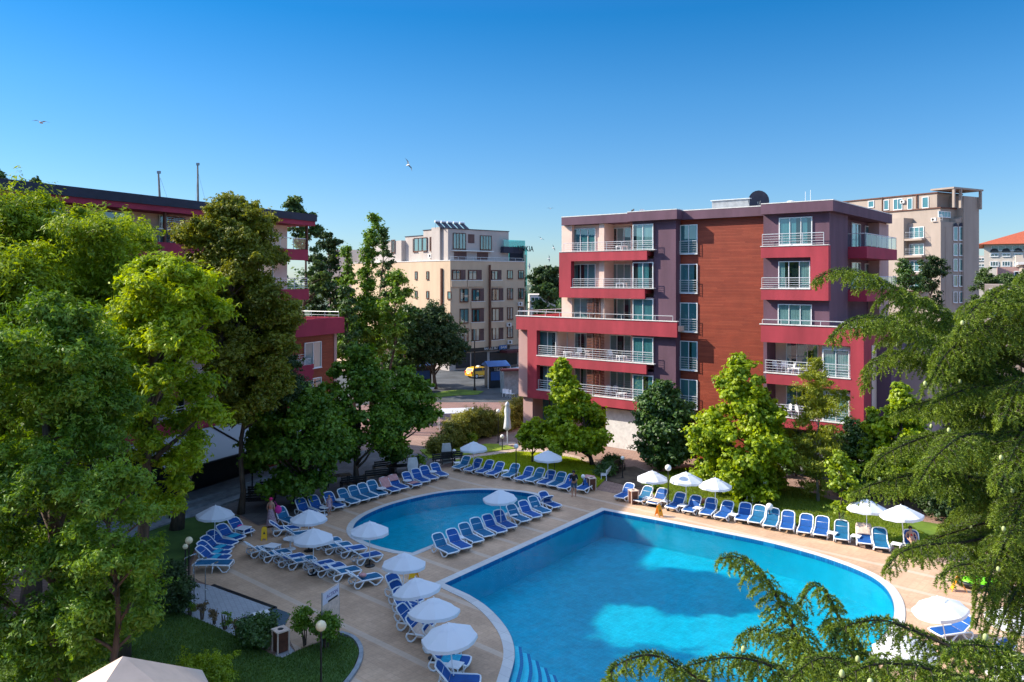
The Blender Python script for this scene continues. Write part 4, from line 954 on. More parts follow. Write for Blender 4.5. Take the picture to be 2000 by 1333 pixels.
for i in range(2): b = MB(); b.box((30 + i * 16) / F * 150, (42 + i * 16) / F * 150, -.5, 3, zt, zt + 2.2); b.build('terrace_room', 'cream_plaster', t)
simple_block('low_building', 'low white building glimpsed between trees left of the crimson hotel', 'building', 1034, 1085, 140, 576, 'cream_plaster', 0, 10, [(1036, 1060, 580, 590, 3), (1036, 1060, 597, 603, 3)])
simple_block('low_building', 'distant white block right of the tan hotel', 'building', 1903, 1924, 230, 500, 'cream_plaster', R(-30), 12, [(1905, 1920, 504, 510, 3), (1905, 1920, 516, 522, 3)])
simple_block('low_building', 'low brown building behind the right hand trees', 'building', 1795, 1850, 75, 655, 'grey_plaster', R(-27), 8, [(1812, 1835, 712, 724, 2)])
simple_block('pergola_house', 'distant flat roofed block left of the tall thin trees', 'building', 640, 735, 150, 488, 'cream_plaster', R(10), 12, [(650, 665, 493, 500, 2)])
hotel = hotel_keep
# ------------------------------------------------------------------ sun loungers
paint('sling_blue', (.003, .078, .30, 1), .75, .12, 2.5)
paint('sling_teal', (.003, .12, .25, 1), .75, .15, 2.5)
paint('towel_pink', (.62, .30, .28, 1), .95, .12, 6, .5, 60)
paint('towel_cream', (.70, .52, .42, 1), .95, .12, 6, .5, 60)
paint('towel_cyan', (.03, .42, .62, 1), .95, .12, 6, .5, 60)
paint('bag_pink', (.75, .04, .32, 1), .8, .1, 6)
LW = .39; HINGE = 1.12
def back_pt(t, a): return (HINGE + .76 * t * math.cos(a), .36 + .76 * t * math.sin(a) + .03 * math.sin(PI * t))
def make_lounger(sling, ang):
    t = thing('sun_lounger', 'tmp', 'sun lounger')
    b = MB()
    for s in (-1, 1):
        b.tube([(.0, s * LW, .30), (.12, s * LW, .335), (.5, s * LW, .34), (HINGE, s * LW, .36), (1.5, s * LW, .34)], [.034, .042, .044, .044, .034], 7)
    b.tube([(.0, -LW, .30), (-.03, -LW * .6, .30), (-.04, 0, .30), (-.03, LW * .6, .30), (.0, LW, .30)], .04, 7)
    b.tube([(1.5, -LW, .34), (1.5, LW, .34)], .022, 6)
    b.build('frame', 'white_plastic', t, True)
    for s in (-1, 1):                                   # front legs: wide curved loops
        b = MB(); b.tube([(.02, s * LW, .29), (.16, s * (LW + .01), .13), (.34, s * (LW + .015), .028), (.46, s * (LW + .015), .04), (.62, s * (LW + .01), .19), (.80, s * LW, .33)], [.034, .040, .044, .044, .040, .034], 7); b.build('leg', 'white_plastic', t, True)
        b = MB(); b.tube([(1.02, s * LW, .34), (1.16, s * (LW + .01), .14), (1.30, s * (LW + .015), .028), (1.44, s * (LW + .01), .05), (1.54, s * LW, .20), (1.50, s * LW, .34)], [.034, .040, .044, .044, .040, .034], 7); b.build('leg', 'white_plastic', t, True)
    # seat sling
    xs = [-.02, .1, .3, .5, .7, .9, HINGE]; b = MB(); n = len(xs)
    ys = (-LW + .03, -LW * .5, 0, LW * .5, LW - .03)
    vs = [(x, y, .352 - .022 * (1 - (y / LW) ** 2) * math.sin(PI * min(1, (x + .02) / 1.14)) - (.03 if x < 0 else 0)) for x in xs for y in ys]
    b.add(vs, [(i * 5 + j, i * 5 + j + 1, (i + 1) * 5 + j + 1, (i + 1) * 5 + j) for i in range(n - 1) for j in range(4)])
    b.build('seat', sling, t, True)
    # back: white rim with sling inside
    bk = MB(); rim = []
    for k in range(0, 7): u, z = back_pt(k / 6, ang); wd = LW - .01 - (.10 * max(0, (k / 6 - .72) / .28) ** 2 if k > 4 else 0); rim.append((u, -wd, z + .01))
    u, z = back_pt(1.0, ang); path = rim + [(u + .02 * math.cos(ang), 0, z + .045)] + [(x, -y, zz) for x, y, zz in rim[::-1]]
    bk.tube(path, .036, 7); bo = bk.build('backrest', 'white_plastic', t, True)
    b = MB(); vs = []
    for k in range(0, 7):
        u, z = back_pt(k / 6 * .985, ang); wd = LW - .03 - (.09 if k == 6 else 0)
        for j in (-1, -.5, 0, .5, 1): vs.append((u + .018 * (1 - j * j) * math.sin(ang), j * wd, z + .008 - .018 * (1 - j * j) * math.cos(ang)))
    b.add(vs, [(i * 5 + j, i * 5 + j + 1, (i + 1) * 5 + j + 1, (i + 1) * 5 + j) for i in range(6) for j in range(4)])
    b.build('sling', sling, bo, True)
    b = MB(); u, z = back_pt(.5, ang)
    for s in (-1, 1): b.tube([(u, s * (LW - .06), z - .01), (1.47, s * (LW - .06), .33)], .014, 5)
    b.tube([(u, -LW + .06, z - .01), (u, LW - .06, z - .01)], .012, 5)
    b.build('prop', 'white_plastic', t, True)
    return t
PROT = {}
for sl_ in ('sling_blue', 'sling_teal'):
    for an in (38, 48): 
        PROT[(sl_, an)] = make_lounger(sl_, R(an))
PK = {k: tree_index(v) for k, v in PROT.items()}; used_p = set()
ORD = ['first', 'second', 'third', 'fourth', 'fifth', 'sixth', 'seventh', 'eighth', 'ninth', 'tenth', 'eleventh', 'twelfth', 'thirteenth', 'fourteenth', 'fifteenth', 'sixteenth', 'seventeenth', 'eighteenth']
def put_lounger(px, py, deg, sling, ang, label, group, sc_=.91):
    k = (sling, ang)
    if k in used_p: o = copy_tree(PROT[k], None, PK[k])
    else: o = PROT[k]; used_p.add(k)
    g = G(px, py); d = Vector((math.cos(R(deg)), math.sin(R(deg)), 0))
    o.location = (g.x, g.y, .006); o.rotation_euler = (0, 0, R(deg)); o.scale = (sc_,) * 3
    o['label'] = label; o['group'] = group
    return o
CN = {'sling_blue': 'blue', 'sling_teal': 'teal blue'}
def row(pts, degs, cols, angs, place, group, jit=3, notes={}):
    out = []
    for i, (px, py) in enumerate(pts):
        dg = degs[0] + (degs[1] - degs[0]) * i / max(1, len(pts) - 1) + random.uniform(-jit, jit)
        c = 'sling_blue' if cols[i % len(cols)] == 'b' else 'sling_teal'
        lab = f'{CN[c]} sling lounger, {ORD[i]} {place}' + notes.get(i, '')
        out.append(put_lounger(px, py, dg, c, angs, lab, group))
    return out
rA = row([(1209, 981), (1243, 987), (1273, 992), (1309, 1001), (1343, 1008), (1377, 1014), (1406, 1020), (1447, 1025), (1473, 1030), (1503, 1037), (1536, 1043), (1570, 1050), (1602, 1055), (1643, 1064), (1689, 1072), (1723, 1081), (1787, 1086)],
         (50, 72), 'btbbbbbbttbbbtbtb', 48, 'from left along the right pool edge', 'loungers along the right pool edge')
rB = row([(890, 922), (912, 927), (935, 931), (956, 935), (987, 939), (1012, 945), (1033, 948), (1057, 953), (1077, 957), (1097, 962), (1132, 965)],
         (58, 54), 'tbbbtbtbtbb', 48, 'from left along the lawn edge', 'loungers along the lawn edge')
rC = row([(886, 1090), (911, 1081), (935, 1068), (955, 1057), (981, 1049), (1000, 1040), (1027, 1027), (1050, 1019), (1068, 1010), (1089, 999)],
         (128, 126), 'tbttbbtbtb'.replace('x', ''), 48, 'from left on the strip between the pools', 'loungers on the strip between the two pools')
rD = row([(575, 1030), (612, 1012), (636, 1006), (665, 999), (694, 991), (714, 985), (731, 980), (748, 974), (774, 967), (790, 962), (816, 956), (832, 949), (848, 943), (868, 937)],
         (140, 128), 'tbbbttttbbbbbb', 48, 'from left below the plane trees', 'loungers below the plane trees left of the small pool', notes={8: ' with pink towel', 9: ' with salmon towel', 10: ' with towel'})
rE = row([(487, 1050), (470, 1062), (457, 1073), (449, 1083), (446, 1092), (446, 1101)],
         (142, 178), 'bbbbbb', 38, 'from back in the curved row by the showers', 'loungers in the curved row by the showers')
rF = row([(584, 1040), (612, 1050), (664, 1064), (684, 1073), (712, 1079), (742, 1092)],
         (200, 216), 'btttbb', 38, 'from left in the row left of the small pool', 'loungers in the upper middle row on the deck')
rH = row([(539, 1078), (565, 1087), (594, 1096), (614, 1101), (652, 1109), (670, 1114), (700, 1122), (742, 1136)],
         (214, 214), 'ttbtbbtt', 38, 'from left in the front row near the showers', 'loungers in the lower middle row on the deck')
rG = row([(806, 1176), (817, 1190), (828, 1204), (836, 1220), (844, 1236), (866, 1256), (902, 1276), (916, 1308), (936, 1346)],
         (140, 176), 'bbbbbbbbb', 48, 'from top in the row beside the pool steps', 'loungers in the curved row beside the pool steps', notes={6: ', peach towel', 7: ', cyan towel'}, jit=1)
put_lounger(1826, 1250, 12, 'sling_blue', 38, 'blue sling lounger under the white parasol at the right pool corner', 'loungers at the right pool corner')
put_lounger(1902, 1300, 10, 'sling_blue', 38, 'blue sling lounger behind the cedar boughs at the lower right', 'loungers at the right pool corner')
put_lounger(1047, 982, 300, 'sling_blue', 38, 'lone lounger turned away behind the end of the strip between the pools', 'loungers on the strip between the two pools')
# towels
def towel(L, mat, label, x0, x1, back=None, ang=48):
    """drape over lounger L from local x0..x1 on the seat, and up the back by fraction back"""
    t = MB(); ps = []
    n = 8
    if x1 > x0:
        for i in range(n + 1): x = x0 + (x1 - x0) * i / n; ps.append((x, .352))
    if back:
        for i in range(9): u, z = back_pt(back[0] + (back[1] - back[0]) * i / 8, R(ang)); ps.append((u - .035 * math.sin(R(ang)), z + .03))
    vs = []
    for i, (x, z) in enumerate(ps):
        for j in (-1, -.6, -.2, .2, .6, 1):
            y = j * (LW - .03) + random.uniform(-.012, .012); zz = z + .02 + random.uniform(0, .014) 
            vs.append((x, y, zz))
        vs.append((x, (LW + .045), z - .10 + random.uniform(-.02, .02))); vs.insert(len(vs) - 7, (x, -(LW + .045), z - .10 + random.uniform(-.02, .02)))
    m = len(ps); t.add(vs, [(i * 8 + j, i * 8 + j + 1, (i + 1) * 8 + j + 1, (i + 1) * 8 + j) for i in range(m - 1) for j in range(7)])
    o = t.build('towel', mat, None, True); o.location = L.location; o.rotation_euler = L.rotation_euler; o.scale = L.scale
    md = o.modifiers.new('s', 'SOLIDIFY'); md.thickness = .008
    return tag(o, label, 'towel')
towel(rD[8], 'towel_pink', 'rosy towel hung over the back and seat of a lounger under the plane trees', .9, 1.12, (.1, .98))
towel(rD[9], 'towel_pink', 'salmon towel covering only the upper back of a lounger under the plane trees', 0, 0, (.3, 1.0))
towel(rD[10], 'towel_pink', 'faded pink towel on a lounger seat under the plane trees', .3, .9)
towel(rA[14], 'towel_cream', 'cream towel hung over the back of a lounger near the two right parasols', 0, 0, (.1, 1.03))
towel(rA[2], 'towel_cream', 'cream towel on the third lounger seat beside the yellow floor sign', .15, .95)
towel(rG[6], 'towel_cream', 'large peach towel over seat and back of a lounger by the pool steps', .35, 1.12, (0, .8))
towel(rG[5], 'towel_cream', 'crumpled peach towel on a lounger half under the lowest parasols', .5, 1.1, (0, .3))
towel(rG[7], 'towel_cyan', 'bright cyan towel on a lounger beside the lowest parasol pole', .35, 1.1)
towel(rB[10], 'towel_pink', 'pale towel over the back top of the last lounger along the lawn', 0, 0, (.6, 1.04))
for i, mt in ((1, 'towel_cyan'), (3, 'towel_cyan'), (4, 'towel_cyan'), (5, 'towel_cyan')):
    towel(rE[i], mt, f'cyan towel on the {ORD[i]} lounger from back by the showers', .25 + .05 * i, .85, None, 38)
# empty white frame lounger at the near end of the curved row
lt = thing('sun_lounger', 'lounger with flat white underframe and straight legs at the near end of the curved row', 'sun lounger', G(452, 1114), R(184), 'loungers in the curved row by the showers')
b = MB()
for s in (-1, 1): b.tube([(0, s * LW, .36), (.9, s * LW, .40), (1.7, s * LW, .40)], .035, 7)
b.tube([(0, -LW, .36), (0, LW, .36)], .035, 7); b.tube([(1.7, -LW, .4), (1.7, LW, .4)], .035, 7); b.build('frame', 'white_plastic', lt, True)
b = MB(); b.box(.05, 1.66, -LW + .02, LW - .02, .37, .395); b.build('seat', 'sling_teal', lt)
for x in (.75, 1.62):
    for s in (-1, 1): b = MB(); b.tube([(x, s * LW, .38), (x + .05, s * (LW + .02), 0)], [.035, .025], 6); b.build('leg', 'white_plastic', lt, True)
for s in (-1, 1): b = MB(); b.tube([(0, s * LW, .36), (-.02, s * LW, .22), (.12, s * LW, .06), (.3, s * LW, .04), (.55, s * LW, .36)], .03, 7); b.build('leg', 'white_plastic', lt, True)

# ------------------------------------------------------------------ parasols
m, nt, out = newmat('parasol_cloth'); d = node(nt, 'ShaderNodeBsdfDiffuse'); d.inputs[0].default_value = (.78, .80, .84, 1); t2 = node(nt, 'ShaderNodeBsdfTranslucent'); t2.inputs[0].default_value = (.72, .76, .84, 1); x = node(nt, 'ShaderNodeMixShader'); x.inputs[0].default_value = .28
nt.links.new(d.outputs[0], x.inputs[1]); nt.links.new(t2.outputs[0], x.inputs[2]); nt.links.new(x.outputs[0], out.inputs[0])
def make_parasol():
    t = thing('parasol', 'tmp', 'parasol'); rt, zt, ze = 1.0, 2.20, 1.76; n = 8
    def canopy(r0, z0, r1, z1, val, nm, par, sagk=.035):
        vs = []; fs = []; rings = 6; seg = n * 4
        for i in range(rings + 1):
            u = i / rings; r = r0 + (r1 - r0) * u
            for k in range(seg):
                a = 2 * PI * k / seg; ph = (k % 4) / 4; rr = r * (1 - .07 * u * math.sin(PI * ph)); z = z0 + (z1 - z0) * u ** 1.15 - sagk * u * math.sin(PI * ph) * (1 if u > 0 else 0)
                vs.append((rr * math.cos(a), rr * math.sin(a), z))
        if val:
            for k in range(seg): a = 2 * PI * k / seg; q = vs[rings * seg + k]; vs.append((q[0] * 1.005, q[1] * 1.005, q[2] - val - .015 * ((k % 4) == 2)))
            rings += 1
        for i in range(rings):
            for k in range(seg): fs.append((i * seg + k, i * seg + (k + 1) % seg, (i + 1) * seg + (k + 1) % seg, (i + 1) * seg + k))
        b = MB(); b.add(vs, fs); return b.build(nm, 'parasol_cloth', par, False)
    c = canopy(.20, zt - .05, rt, ze, .12, 'canopy', t); canopy(.02, zt + .035, .33, zt - .075, .0, 'vent', c, .01)
    b = MB(); b.tube([(0, 0, .05), (0, 0, zt)], .022, 8); b.build('pole', 'white_plastic', t)
    b = MB(); b.lathe([(.26, 0), (.26, .045), (.10, .07), (.045, .10), (.04, .34), (0, .35)], 16); b.build('base', 'black_paint', t, False)
    b = MB()
    for k in range(n): a = 2 * PI * k / n; b.tube([(.03 * math.cos(a), .03 * math.sin(a), zt - .08), (.98 * math.cos(a), .98 * math.sin(a), ze - .01)], .009, 4); b.tube([(.03 * math.cos(a), .03 * math.sin(a), 1.62), (.52 * math.cos(a), .52 * math.sin(a), 1.96)], .008, 4)
    b.build('ribs', 'white_plastic', t)
    b = MB(); b.ball((0, 0, zt + .055), .03, n=8); b.build('finial', 'white_plastic', t)
    return t
pp = make_parasol(); PPK = tree_index(pp); first = [True]
def put_parasol(cx, cy, label, grp, tilt=(0, 0), rz_=0, sc_=1.0, zc=1.88):
    o = pp if first[0] else copy_tree(pp, None, PPK); first[0] = False
    g = G(cx, cy, zc * sc_); o.location = (g.x - tilt[0] * 0, g.y, .004); o.rotation_euler = (tilt[0], tilt[1], rz_); o.scale = (sc_,) * 3
    o['label'] = label; o['group'] = grp; return o
for i, (cx, cy, lab, grp, tl, s) in enumerate([
    (418, 1001, 'white parasol over the curved lounger row at the far left', 'parasols on the left deck', (0, R(2)), 1.0),
    (603, 1009, 'white parasol behind another one left of the small pool, seated guest below', 'parasols on the left deck', (0, 0), .98),
    (612, 1047, 'white parasol over the middle lounger rows, in front of another parasol', 'parasols on the left deck', (0, 0), 1.0),
    (722, 1033, 'white parasol standing at the left tip of the small pool', 'parasols on the left deck', (0, 0), 1.0),
    (787, 1098, 'white parasol in front of the small pool beside the yellow sign', 'parasols on the left deck', (R(3), 0), 1.0),
    (824, 1149, 'white parasol, topmost of three overlapping ones by the pool steps', 'parasols by the pool steps', (R(8), R(6)), 1.0),
    (849, 1190, 'white parasol, sunlit middle one of three overlapping by the pool steps', 'parasols by the pool steps', (R(4), R(-3)), 1.0),
    (888, 1235, 'white parasol, lowest of three overlapping ones by the pool steps', 'parasols by the pool steps', (R(6), R(3)), 1.0),
    (979, 969, 'white parasol over the strip between the two pools', 'parasols between the pools', (R(3), 0), 1.0),
    (925, 873, 'pale blue shaded parasol at the left end of the lawn edge', 'parasols on the lawn', (0, 0), 1.05),
    (1070, 891, 'pale blue shaded parasol in the middle of the lawn edge', 'parasols on the lawn', (0, 0), 1.05),
    (1274, 931, 'sunlit white parasol, left of three along the right pool edge', 'three parasols along the right pool edge', (0, 0), 1.0),
    (1340, 934, 'sunlit white parasol, middle of three along the right pool edge', 'three parasols along the right pool edge', (0, 0), 1.04),
    (1397, 945, 'sunlit white parasol, right of three along the right pool edge', 'three parasols along the right pool edge', (0, 0), 1.0),
    (1693, 989, 'white parasol partly crossed by cedar sprigs, left of the right hand pair', 'right hand pair of parasols', (R(2), 0), 1.03),
    (1767, 1002, 'white parasol partly crossed by cedar sprigs, right of the right hand pair', 'right hand pair of parasols', (R(4), R(2)), 1.08),
    (1853, 1183, 'tilted white parasol at the right pool corner beside the open yellow sign', 'parasols at the right pool corner', (R(10), R(4)), 1.0),
    (1778, 1262, 'white parasol seen through cedar boughs below the right pool corner', 'parasols at the right pool corner', (R(6), 0), 1.05),
    (1985, 1205, 'white parasol at the right picture edge behind cedar twigs', 'parasols at the right pool corner', (0, 0), 1.05),
    (1990, 1302, 'white parasol in the lower right picture corner behind cedar twigs', 'parasols at the right pool corner', (0, 0), 1.05),
    (1675, 1345, 'white parasol at the lower picture edge left of the cedar boughs', 'parasols at the right pool corner', (0, 0), 1.0)]):
    put_parasol(cx, cy, lab, grp, tl, R(11 + 37 * i), s * .97)
# closed big parasol
g = G(991, 868); t = thing('closed_parasol', 'tall closed white parasol on a square foot beside the hedge', 'parasol', g)
b = MB(); prof = [(.05, 1.15), (.30, 1.25), (.27, 1.6), (.2, 2.3), (.24, 2.9), (.14, 3.25), (.20, 3.3), (.12, 3.5), (.02, 3.62)]
vs = []; n = 16
for i, (r, z) in enumerate(prof):
    for k in range(n): a = 2 * PI * k / n; q = r * (1 + .22 * (1 if k % 2 else -1)); vs.append((q * math.cos(a), q * math.sin(a), z + (.1 if i < 2 and k % 2 else 0)))
b.add(vs, [(i * n + k, i * n + (k + 1) % n, (i + 1) * n + (k + 1) % n, (i + 1) * n + k) for i in range(len(prof) - 1) for k in range(n)]); b.build('canopy', 'parasol_cloth', t, True)
b = MB(); b.tube([(0, 0, 0), (0, 0, 3.6)], .05, 8); b.build('pole', 'white_plastic', t); b = MB(); b.box(-.7, .7, -.7, .7, 0, .06); b.build('base', 'path_slab', t)
# tent top in the lower left corner
g = W(240, 1282, 17.5); t = thing('canopy_tent', 'peach coloured pyramid tent roof rising into the lower left corner', 'tent', (g.x, g.y, 0), R(33))
zt = g.z; b = MB(); s = 2.1; b.add([(-s, -s, zt - 1.75), (s, -s, zt - 1.75), (s, s, zt - 1.75), (-s, s, zt - 1.75), (0, 0, zt)], [(0, 1, 4), (1, 2, 4), (2, 3, 4), (3, 0, 4)])
b.add([(-s, -s, zt - 1.75), (s, -s, zt - 1.75), (s, s, zt - 1.75), (-s, s, zt - 1.75), (-s, -s, zt - 2.05), (s, -s, zt - 2.05), (s, s, zt - 2.05), (-s, s, zt - 2.05)], [(0, 4, 5, 1), (1, 5, 6, 2), (2, 6, 7, 3), (3, 7, 4, 0)])
paint('tent_cloth', (.62, .46, .36, 1), .8, .08, 1.2); b.build('roof', 'tent_cloth', t)
for sx in (-1, 1):
    for sy in (-1, 1): b = MB(); b.tube([(sx * s * .98, sy * s * .98, 0), (sx * s * .98, sy * s * .98, zt - 1.8)], .04, 6); b.build('leg', 'grey_metal', t)

# ------------------------------------------------------------------ small tables, signs, lamps
def make_table():
    t = thing('side_table', 'tmp', 'side table'); b = MB(); b.box(-.24, .24, -.24, .24, .36, .40); o = b.build('table_top', 'white_plastic', t); bevel(o, .012, 2)
    for sx in (-1, 1):
        for sy in (-1, 1): b = MB(); b.tube([(sx * .2, sy * .2, .36), (sx * .225, sy * .225, 0)], [.028, .02], 6); b.build('leg', 'white_plastic', t)
    return t
def make_round():
    t = thing('side_table', 'tmp', 'side table'); b = MB(); b.lathe([(.30, .44), (.31, .455), (.30, .47), (0, .475)], 18); b.build('table_top', 'white_plastic', t)
    b = MB(); b.tube([(0, 0, .02), (0, 0, .45)], .035, 8); b.build('stem', 'white_plastic', t); b = MB(); b.lathe([(.24, 0), (.2, .03), (.04, .05), (0, .06)], 14); b.build('foot', 'white_plastic', t); return t
tq, tr_ = make_table(), make_round(); TK = {0: tree_index(tq), 1: tree_index(tr_)}; fst = {0: 1, 1: 1}
def put_table(kind, px, py, label, grp, s=1.0, rz_=.3):
    p_ = (tq, tr_)[kind]; o = p_ if fst[kind] else copy_tree(p_, None, TK[kind]); fst[kind] = 0
    o.location = G(px, py); o.location.z = .005; o.rotation_euler = (0, 0, rz_); o.scale = (s,) * 3; o['label'] = label; o['group'] = grp
for q in [(0, 1264, 981, 'second and third', 'right'), (0, 1300, 987, 'third and fourth', 'right'), (0, 1333, 996, 'fourth and fifth', 'right'), (0, 1363, 1001, 'fifth and sixth', 'right'), (0, 1432, 1014, 'seventh and eighth', 'right'), (0, 1626, 1051, 'thirteenth and fourteenth', 'right'), (0, 1672, 1057, 'fourteenth and fifteenth', 'right'), (0, 1751, 1073, 'sixteenth and seventeenth', 'right')]:
    put_table(q[0], q[1], q[2] + 4, f'small square white table between the {q[3]} loungers of the {q[4]} pool edge', 'square side tables along the right pool edge', 1.0, .9)
put_table(0, 1471, 984, 'white stool like table standing alone on the right lawn', 'square side tables along the right pool edge', 1.25, .4)
for q in [(893, 914, 'at the left end of the lawn edge row'), (987, 930, 'between fourth and fifth loungers at the lawn edge'), (1066, 944, 'between seventh and eighth loungers at the lawn edge')]:
    put_table(0, q[0], q[1], f'small square white table {q[2]}', 'square side tables along the lawn')
for q in [(897, 1064, 'near the left end'), (960, 1031, 'near the middle below the parasol'), (1002, 1018, 'right of the parasol pole'), (1040, 1000, 'near the right end')]:
    put_table(0, q[0], q[1], f'square white table behind strip loungers, {q[2]}', 'square side tables between the pools')
for q in [(654, 985, 'left of the striped dressed child'), (624, 1000, 'in the second gap of the row'), (568 + 22, 1012, 'beside the pink capped woman'), (738 - 3, 962, 'in front of the leaning trunk'), (786, 946, 'under the towelled lounger'), (835, 928, 'near the right end')]:
    put_table(1, q[0] + 10, q[1] + 6, f'round white pedestal table under the plane trees, {q[2]}', 'round side tables under the plane trees')
for q in [(475, 1050, 'next to the pink bag at the curved row', 1.35), (532, 1086, 'behind the lower middle row', 1.35), (884, 1290, 'under the lowest parasol, upper of two', 1.1), (888, 1322, 'under the lowest parasol, lower of two', 1.1), (513 + 390, 1345, 'at the bottom picture edge', 1.1)][:4]:
    put_table(0, q[0], q[1], f'square white table {q[2]}', 'square side tables on the left deck', q[3], 1.2)
put_table(1, 567, 1073, 'round pale table with broad foot in front of the seated guest', 'square side tables on the left deck', 1.2)
# yellow floor signs
paint('sign_yellow', (.85, .48, .01, 1), .45, .04); paint('sign_orange', (.90, .34, .01, 1), .45, .04)
def floor_sign(px, py, rz_, label, mat='sign_yellow', spread=.2):
    t = thing('floor_sign', label, 'floor sign', G(px, py), R(rz_), 'folding wet floor signs')
    for s in (-1, 1):
        b = MB(); q = [(-.16, 0), (-.13, .62), (-.07, .66), (.07, .66), (.13, .62), (.16, 0), (.10, 0), (.08, .10), (-.08, .10), (-.10, 0)]
        b.extr(q, lambda u, v, w: (u, s * (spread * (1 - v / .66) + .012 + w), v), .014); o = b.build('panel', mat, t)
        b = MB(); oo = s * (spread * (1 - .40 / .66) + .012) + s * .03
        b.extr([(-.07, .32), (.07, .32), (0, .46)], lambda u, v, w: (u, s * (spread * (1 - v / .66) + .030 + w * .1), v), .01); b.build('warning_mark', 'black_paint', o)
    b = MB(); b.box(-.05, .05, -.02, .02, .655, .69); b.build('handle', mat, t)
floor_sign(516, 1054, 15, 'yellow folding floor sign left of the seated guest'); floor_sign(808, 1130, -20, 'yellow folding floor sign behind the overlapping parasols')
floor_sign(1287, 1009, 30, 'yellow folding floor sign in front of the right pool edge loungers', 'sign_orange'); floor_sign(1872, 1155, 78, 'orange folding sign standing open at the right pool corner', 'sign_orange', .30)
# lamps with ball heads
m, nt, out = newmat('lamp_globe'); b_ = node(nt, 'ShaderNodeBsdfPrincipled', Roughness=.35); b_.inputs['Base Color'].default_value = (.80, .66, .42, 1); nt.links.new(b_.outputs[0], out.inputs[0])
m, nt, out = newmat('lamp_globe_white'); b_ = node(nt, 'ShaderNodeBsdfPrincipled', Roughness=.35); b_.inputs['Base Color'].default_value = (.8, .77, .72, 1); nt.links.new(b_.outputs[0], out.inputs[0])
def lamp(px, py, hgt, r, label, globe='lamp_globe_white', name='globe_lamp'):
    """px,py = pixel of the globe centre; hgt = height of the globe"""
    g = G(px, py, hgt); t = thing(name, label, 'garden lamp', (g.x, g.y, 0), 0, 'garden lamps with ball heads')
    b = MB(); b.lathe([(.09, 0), (.09, .06), (.035, .1), (.03, hgt - r * 1.1), (.06, hgt - r * .95), (.06, hgt - r * .85)], 10); b.build('post', 'black_paint', t)
    b = MB(); b.ball((0, 0, hgt), r, n=16); b.build('globe', globe, t, True)
lamp(627, 1223, 3.0, .17, 'tall black lamp with yellowish globe on the front lawn', 'lamp_globe')
lamp(369, 1056, 2.6, .16, 'black lamp with yellowish globe beside the showers, higher of two', 'lamp_globe'); lamp(362, 1068, 1.9, .12, 'small pale globe lamp beside the showers, lower of two', 'lamp_globe')
lamp(887, 882, .9, .17, 'short globe lamp at the left end of the lawn path'); lamp(981, 853, 1.1, .17, 'short globe lamp left of the closed parasol foot'); lamp(1008, 872, 2.4, .17, 'tall lamp with dull globe in the middle of the lawn')
lamp(973, 803, 2.7, .17, 'globe lamp standing before the hedge'); lamp(1305, 914, 2.6, .19, 'tall globe lamp between the left two of the three sunlit parasols'); lamp(1503, 990, 1.0, .20, 'short white globe lamp behind the right pool loungers')
lamp(1216, 895, 1.4, .14, 'small dark globe lamp beside the clipped bushes'); lamp(1494, 943, 1.2, .12, 'small dark lamp on the shaded path of the right lawn'); lamp(1139, 931, .9, .14, 'short globe lamp behind the standing man')
# bins
def bin_(px, py, label, s=1.0, rz_=.5):
    t = thing('litter_bin', label, 'litter bin', G(px, py), rz_, 'wooden litter bins', s)
    b = MB(); b.box(-.20, .20, -.20, .20, .05, .78); b.build('body', 'brown_wood', t)
    b = MB()
    for sx in (-1, 1):
        for sy in (-1, 1): b.box(sx * .225 - .022, sx * .225 + .022, sy * .225 - .022, sy * .225 + .022, 0, .8)
    b.build('corner_posts', 'towel_cream', t)
    b = MB(); vs = []; n = 16
    b.box(-.26, .26, -.26, .26, .801, .85); o = b.build('lid', 'towel_cream', t)
    b = MB(); b.lathe([(.11, .8505), (.11, .856), (0, .856)], 16); b.build('opening', 'black_paint', o)
bin_(548, 1273, 'wooden litter bin with cream lid beside the round bush', 1.0, .75); bin_(1155, 958, 'wooden litter bin at the right end of the lawn row', 1.0, .3); bin_(1237, 984, 'wooden litter bin behind the second right pool lounger', 1.0, .3)
# showers
for i, (px, pyb, pyt) in enumerate(((360, 1158, 1090), (379, 1190, 1098), (401, 1196, 1107))):
    g = G(px, pyb); hgt = (pyb - pyt) / F * g.y
    t = thing('outdoor_shower', ['left', 'middle', 'right'][i] + ' of three thin steel showers with bent heads by the curved loungers', 'shower', g, R(8), 'steel showers on the platform')
    b = MB(); b.tube([(0, 0, 0), (0, 0, hgt - .08), (.04, 0, hgt), (.45, .05, hgt + .14)], .022, 6); b.build('pipe', 'steel', t, True)
    b = MB(); b.tube([(.38, .04, hgt + .11), (.50, .05, hgt + .15)], .045, 8); b.build('shower_head', 'steel', t)
    b = MB(); b.tube([(-.02, -.02, .95), (.10, -.02, .97)], .025, 6); b.tube([(-.02, -.02, .35), (.08, -.02, .36)], .02, 6); b.build('tap', 'steel', t)
